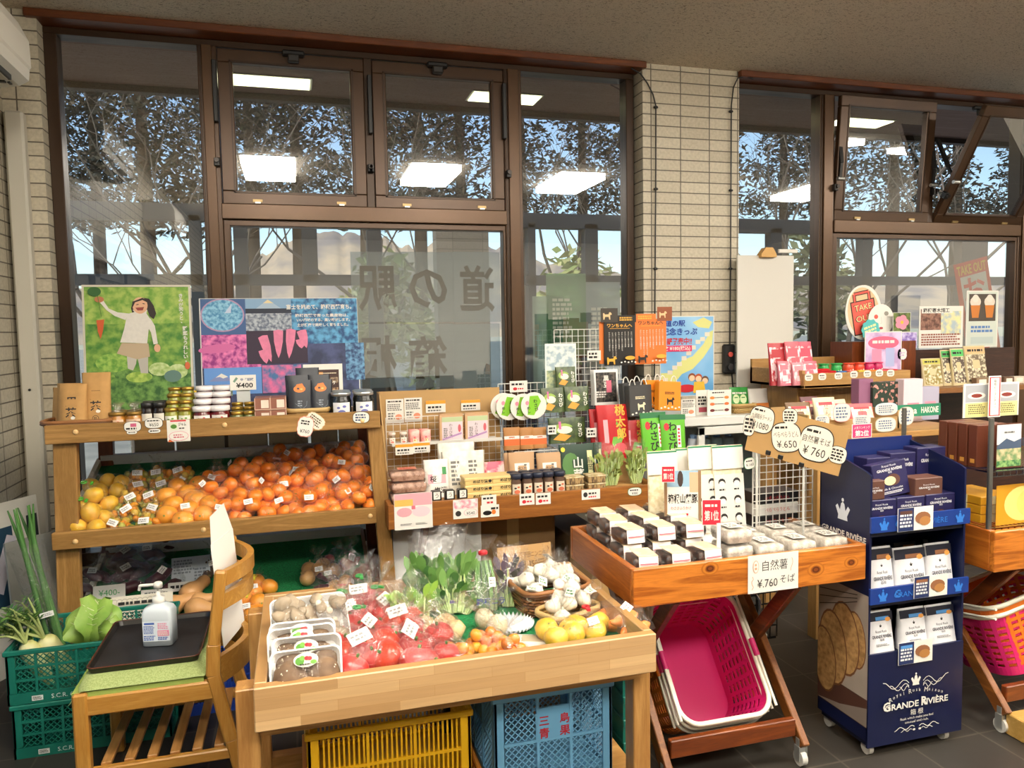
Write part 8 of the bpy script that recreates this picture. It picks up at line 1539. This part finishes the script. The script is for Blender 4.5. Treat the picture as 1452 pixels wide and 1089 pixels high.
# lower goods between: cardboard tray with wafers, note cards, patterned boxes
LZ = .985; tag(ob('goods_table', MB().box(2.30, 2.95, LZ-.03, 3.2, 3.5, LZ, cwx, .003).box(2.34, 3.0, 0, 2.4, 3.06, LZ-.03, cwz).box(3.1, 3.0, 0, 3.16, 3.06, LZ-.03, cwz).box(2.34, 3.4, 0, 2.4, 3.46, LZ-.03, cwz).box(3.1, 3.4, 0, 3.16, 3.46, LZ-.03, cwz)), 'pale wooden table of confectionery behind the navy stand', 'table')
tag(ob('carton_tray', MB().box(2.32, 3.05, LZ, 2.85, 3.06, LZ+.06, CB).box(2.32, 3.05, LZ, 2.33, 3.35, LZ+.09, CB).box(2.84, 3.05, LZ, 2.85, 3.35, LZ+.09, CB).box(2.32, 3.34, LZ, 2.85, 3.35, LZ+.1, CB)), 'open cardboard tray of wafers on the confectionery table', 'tray')
def wf(m, w_, h): m.pr(0, 0, w_*.8, h*.7, MIX('#d9c9a0', '#efe6d0', 40)).tx('せん餅', 0, 0, h*.18, C('#7a3a2a', .6), None, False, 0, True).pr(0, h*.3, w_*.6, h*.1, C('#b0303a', .5))
for i, (rect, Y, c, lab) in enumerate((((1118, 570, 1152, 600), 3.16, '#6a4a2a', 'brown wafer bag lying at the left of the cardboard tray'), ((1158, 563, 1190, 598), 3.14, '#d6c9a4', 'cream rice cracker bag in the cardboard tray, left'), ((1180, 566, 1206, 600), 3.20, '#cfc4a8', 'cream rice cracker bag in the cardboard tray, right'), ((1206, 572, 1240, 606), 3.16, '#c8545a', 'red and white cracker bag at the right of the cardboard tray'), ((1140, 562, 1165, 598), 3.24, '#5a2a34', 'dark red snack bag behind the cream ones'))): pp('cracker_bag', rect, Y, lab, 'bag', C(c, .45), wf, .04, rot=.1*(i % 3-1), lean=.25, grp='cracker bags', z=LZ+.003)
for px, py, a, b2, Y, lab, tcol in ((1194, 585, .05, .045, 3.03, 'pink-edged note card in front of the cracker bags', '#d9a0a8'), (1166, 597, .04, .03, 3.0, 'small cream note card at the left of the cluster', '#c9b08a'), (1257, 580, .065, .03, 2.98, 'wide pale blue-edged note card in the cluster', '#a8c4d8'), (1256, 602, .06, .035, 2.95, 'wide oval cream note card low in the cluster', '#b5ad9a'), (1285, 590, .045, .045, 2.95, 'round cream note card at the right of the cluster', '#b5ad9a'), (1222, 596, .05, .025, 2.96, 'pale note card behind the pink second-place tag', '#c9c0c8')): bubble(px, py, Y, a, b2, lab, lambda m, a=a, b2=b2: m.scrib(0, 0, a*1.4, b2*1.3, 4, C('#5a6a8a', .6), int(a*1000)), edge=C(tcol, .6), name='note_card', cat='note card', base=PAPER)
bx, w_, h = pk(1232, 541, 1276, 574, 3.3); E2 = emp('gift_box', V((bx.x, 3.3, LZ+.02)), 'dark green gift box with a pink dotted pattern', 'box'); ob('carton', MB().box(-w_/2, -.03, 0, w_/2, .03, bx.z-LZ-.02+h, MIX('#23342a', '#c08a80', 38, .55, .6, .5, 1, (1, 1, 1), 'NOISE'), .002), E2)
for i, (a, b2, t, bt, c, lab) in enumerate(((1275, 1302, 537, 575, '#d9c4cc', 'pale pink gift box right of the dark green one'), (1300, 1325, 548, 586, '#a8a4b8', 'lilac gift box with a paper band at the right'), (1212, 1232, 537, 570, '#8a5a78', 'plum gift box half hidden behind the dark green one'))): bx, w_, h = pk(a, t, b2, bt, 3.26+.03*i); E2 = emp('gift_box', V((bx.x, 3.26+.03*i, LZ+.0)), lab, 'box', 'gift boxes'); ob('carton', MB().box(-w_/2, -.03, 0, w_/2, .03, bx.z+h-LZ, C(c, .5), .002).box(-w_*.3, -.031, .05, w_*.3, -.03, .1, C('#d8879a', .5)), E2)
pc('green_sign', (1272, 573, 1334, 590), 3.15, 'green shelf strip with white lettering below the gift boxes', 'sign', lambda m, w_, h: m.tx('HAKONE', w_*.25, 0, h*.5, WHITE, w_*.4, True).tx('Luna', -w_*.2, 0, h*.55, WHITE, w_*.3, True), C('#1f7a5a', .5), .006)
# chrome wire rack on the right table
E_ = emp('wire_rack', (2.75, 2.3, .762), 'chrome wire shelf rack on the right-edge table', 'rack'); O = V(E_.location); rzs = (at(1408, 668, Y=2.1).z, at(1411, 748, Y=2.1).z)
for x in (2.36, 3.1):
    for y in (2.10, 2.5): ob('post', MB().cyl((x, y, .762), (x, y, 1.16), .0095, C('#8f8f8c', .3, .9), n=10), E_, -O)
for z in rzs:
    m = MB().box(2.36, 2.095, z-.022, 3.1, 2.105, z-.018, CHR).box(2.36, 2.095, z-.004, 3.1, 2.105, z, CHR).box(2.36, 2.495, z-.004, 3.1, 2.505, z, CHR)
    for i in range(38): m.box(2.36+.02*i, 2.10, z-.003, 2.362+.02*i, 2.5, z, CHR)
    for i in range(26): m.box(2.36+.03*i, 2.098, z-.02, 2.363+.03*i, 2.102, z-.002, CHR)
    for y in (2.1, 2.23, 2.36, 2.49): m.box(2.355, y, z-.008, 2.36, y+.004, z, CHR)
    for x in (2.355, 3.1): m.box(x, 2.1, z-.006, x+.006, 2.5, z, CHR)
    ob('wire_shelf', m, E_, -O)
u1, u2 = rzs; BKB = C('#5a2c1c', .4)
for i in range(4):
    y = 2.17+.045*i; E2 = emp('curry_box', (2.45, y, u1), 'brown curry box standing in a row on the chrome rack, %s from the front' % ORD[i], 'box', 'brown curry boxes'); ob('carton', MB().box(-.075, 0, 0, .075, .038, .155, BKB, .002).box(-.0755, .01, .015, -.075, .028, .03, C('#c08a3a', .5)), E2)
def scen(m, w_, h): m.pr(0, h*.25, w_*.96, h*.44, C('#c9ccd0', .5)).po([(-w_*.48, h*.0), (-w_*.1, h*.16), (w_*.2, h*.08), (w_*.48, h*.14), (w_*.48, -h*.1), (-w_*.48, -h*.1)], C('#3f5068', .6)).pr(0, -h*.2, w_*.96, h*.26, MIX('#6a8a5a', '#c9b890', 40)).pr(0, -h*.4, w_*.96, h*.14, MIX('#2f6a3a', '#8ab06a', 50)).scrib(0, h*.3, w_*.4, h*.06, 1, GY, 2)
pc('picture_box', (1411, 600, 1448, 668), 2.13, 'box with a painted lake landscape at the front of the chrome rack', 'box', scen, BKB, .03, z=u1)
def menu(m, w_, h):
    for x in (-.27, .27): m.pr(w_*x, h*.2, w_*.4, h*.5, C('#9fa2a8', .6)).el(w_*x, h*.14, w_*.16, h*.1, WHITE, 16).el(w_*x, h*.14, w_*.1, h*.06, C('#7a2a22', .6), 12).pr(w_*x, -h*.28, w_*.4, h*.42, C('#d6d08a', .6)).scrib(w_*x, -h*.26, w_*.3, h*.3, 5, C('#6a6440', .6), 3)
pc('menu_stand', (1366, 543, 1444, 602), 2.35, 'wide menu card with two stew photos above the brown curry boxes', 'menu card', menu, th=.004, z=u1+.157); pc('strip_sign', (1401, 533, 1418, 597), 2.33, 'narrow vertical red-edged sign in front of the stew menu', 'sign', lambda m, w_, h: m.pr(0, 0, w_*.9, h*.94, RED).pr(0, 0, w_*.7, h*.9, WHITE).tx('箱根ビーフシチュー', 0, .01, h*.07, INK, None, False, 0, True), th=.002, z=u1+.157)
YB = C('#cf9420', .4)
for i in range(3): E2 = emp('sweets_box', (2.47, 2.25, u2+.033*i), 'flat yellow confectionery box with a pale band, %s of the stack' % ('bottom', 'middle', 'top')[i], 'box', 'yellow confectionery boxes'); ob('carton', MB().box(-.08, -.09, 0, .08, .1, .031, YB, .002).box(-.0805, -.03, 0, -.08, .02, .031, C('#d9d0a0', .5)).box(-.03, -.0905, 0, .02, -.09, .031, C('#d9d0a0', .5)), E2)
pc('yellow_board', (1411, 686, 1475, 747), 2.12, 'yellow confectionery box panel with a pale oval at the right edge', 'box', lambda m, w_, h: m.el(w_*.1, 0, w_*.42, h*.44, C('#d9d27a', .5), 26).el(w_*.26, 0, w_*.3, h*.36, C('#c9cc6a', .5), 26).tx('箱根', w_*.2, .02, h*.2, C('#3a4a2a', .6), None, False, 0, True), YB, .03, z=u2)
p = at(1425, 1040, Z=0); tag(ob('step_box', MB().box(0, -.3, 0, .5, .0, .08, WOOD('#a8823f', '#c9a460', 'x', .5), .004), loc=(p.x, p.y, 0)), 'pale wooden step box on the floor at the lower right edge', 'box')
for i, (a, b2) in enumerate(((1334, 1350), (1351, 1366))): pc('card_stack', (a, 599+2*i, b2, 668), 2.42+.02*i, 'white stack of cards standing at the left end of the chrome rack, %s' % ('left', 'right')[i], 'cards', lambda m, w_, h: [m.ln([(w_*(-.4+.2*k), -h*.45), (w_*(-.4+.2*k), h*.45)], .001, GY) for k in range(5)] and m.pr(w_*.3, 0, w_*.2, h*.5, INK), WHITE, .03, z=u1)
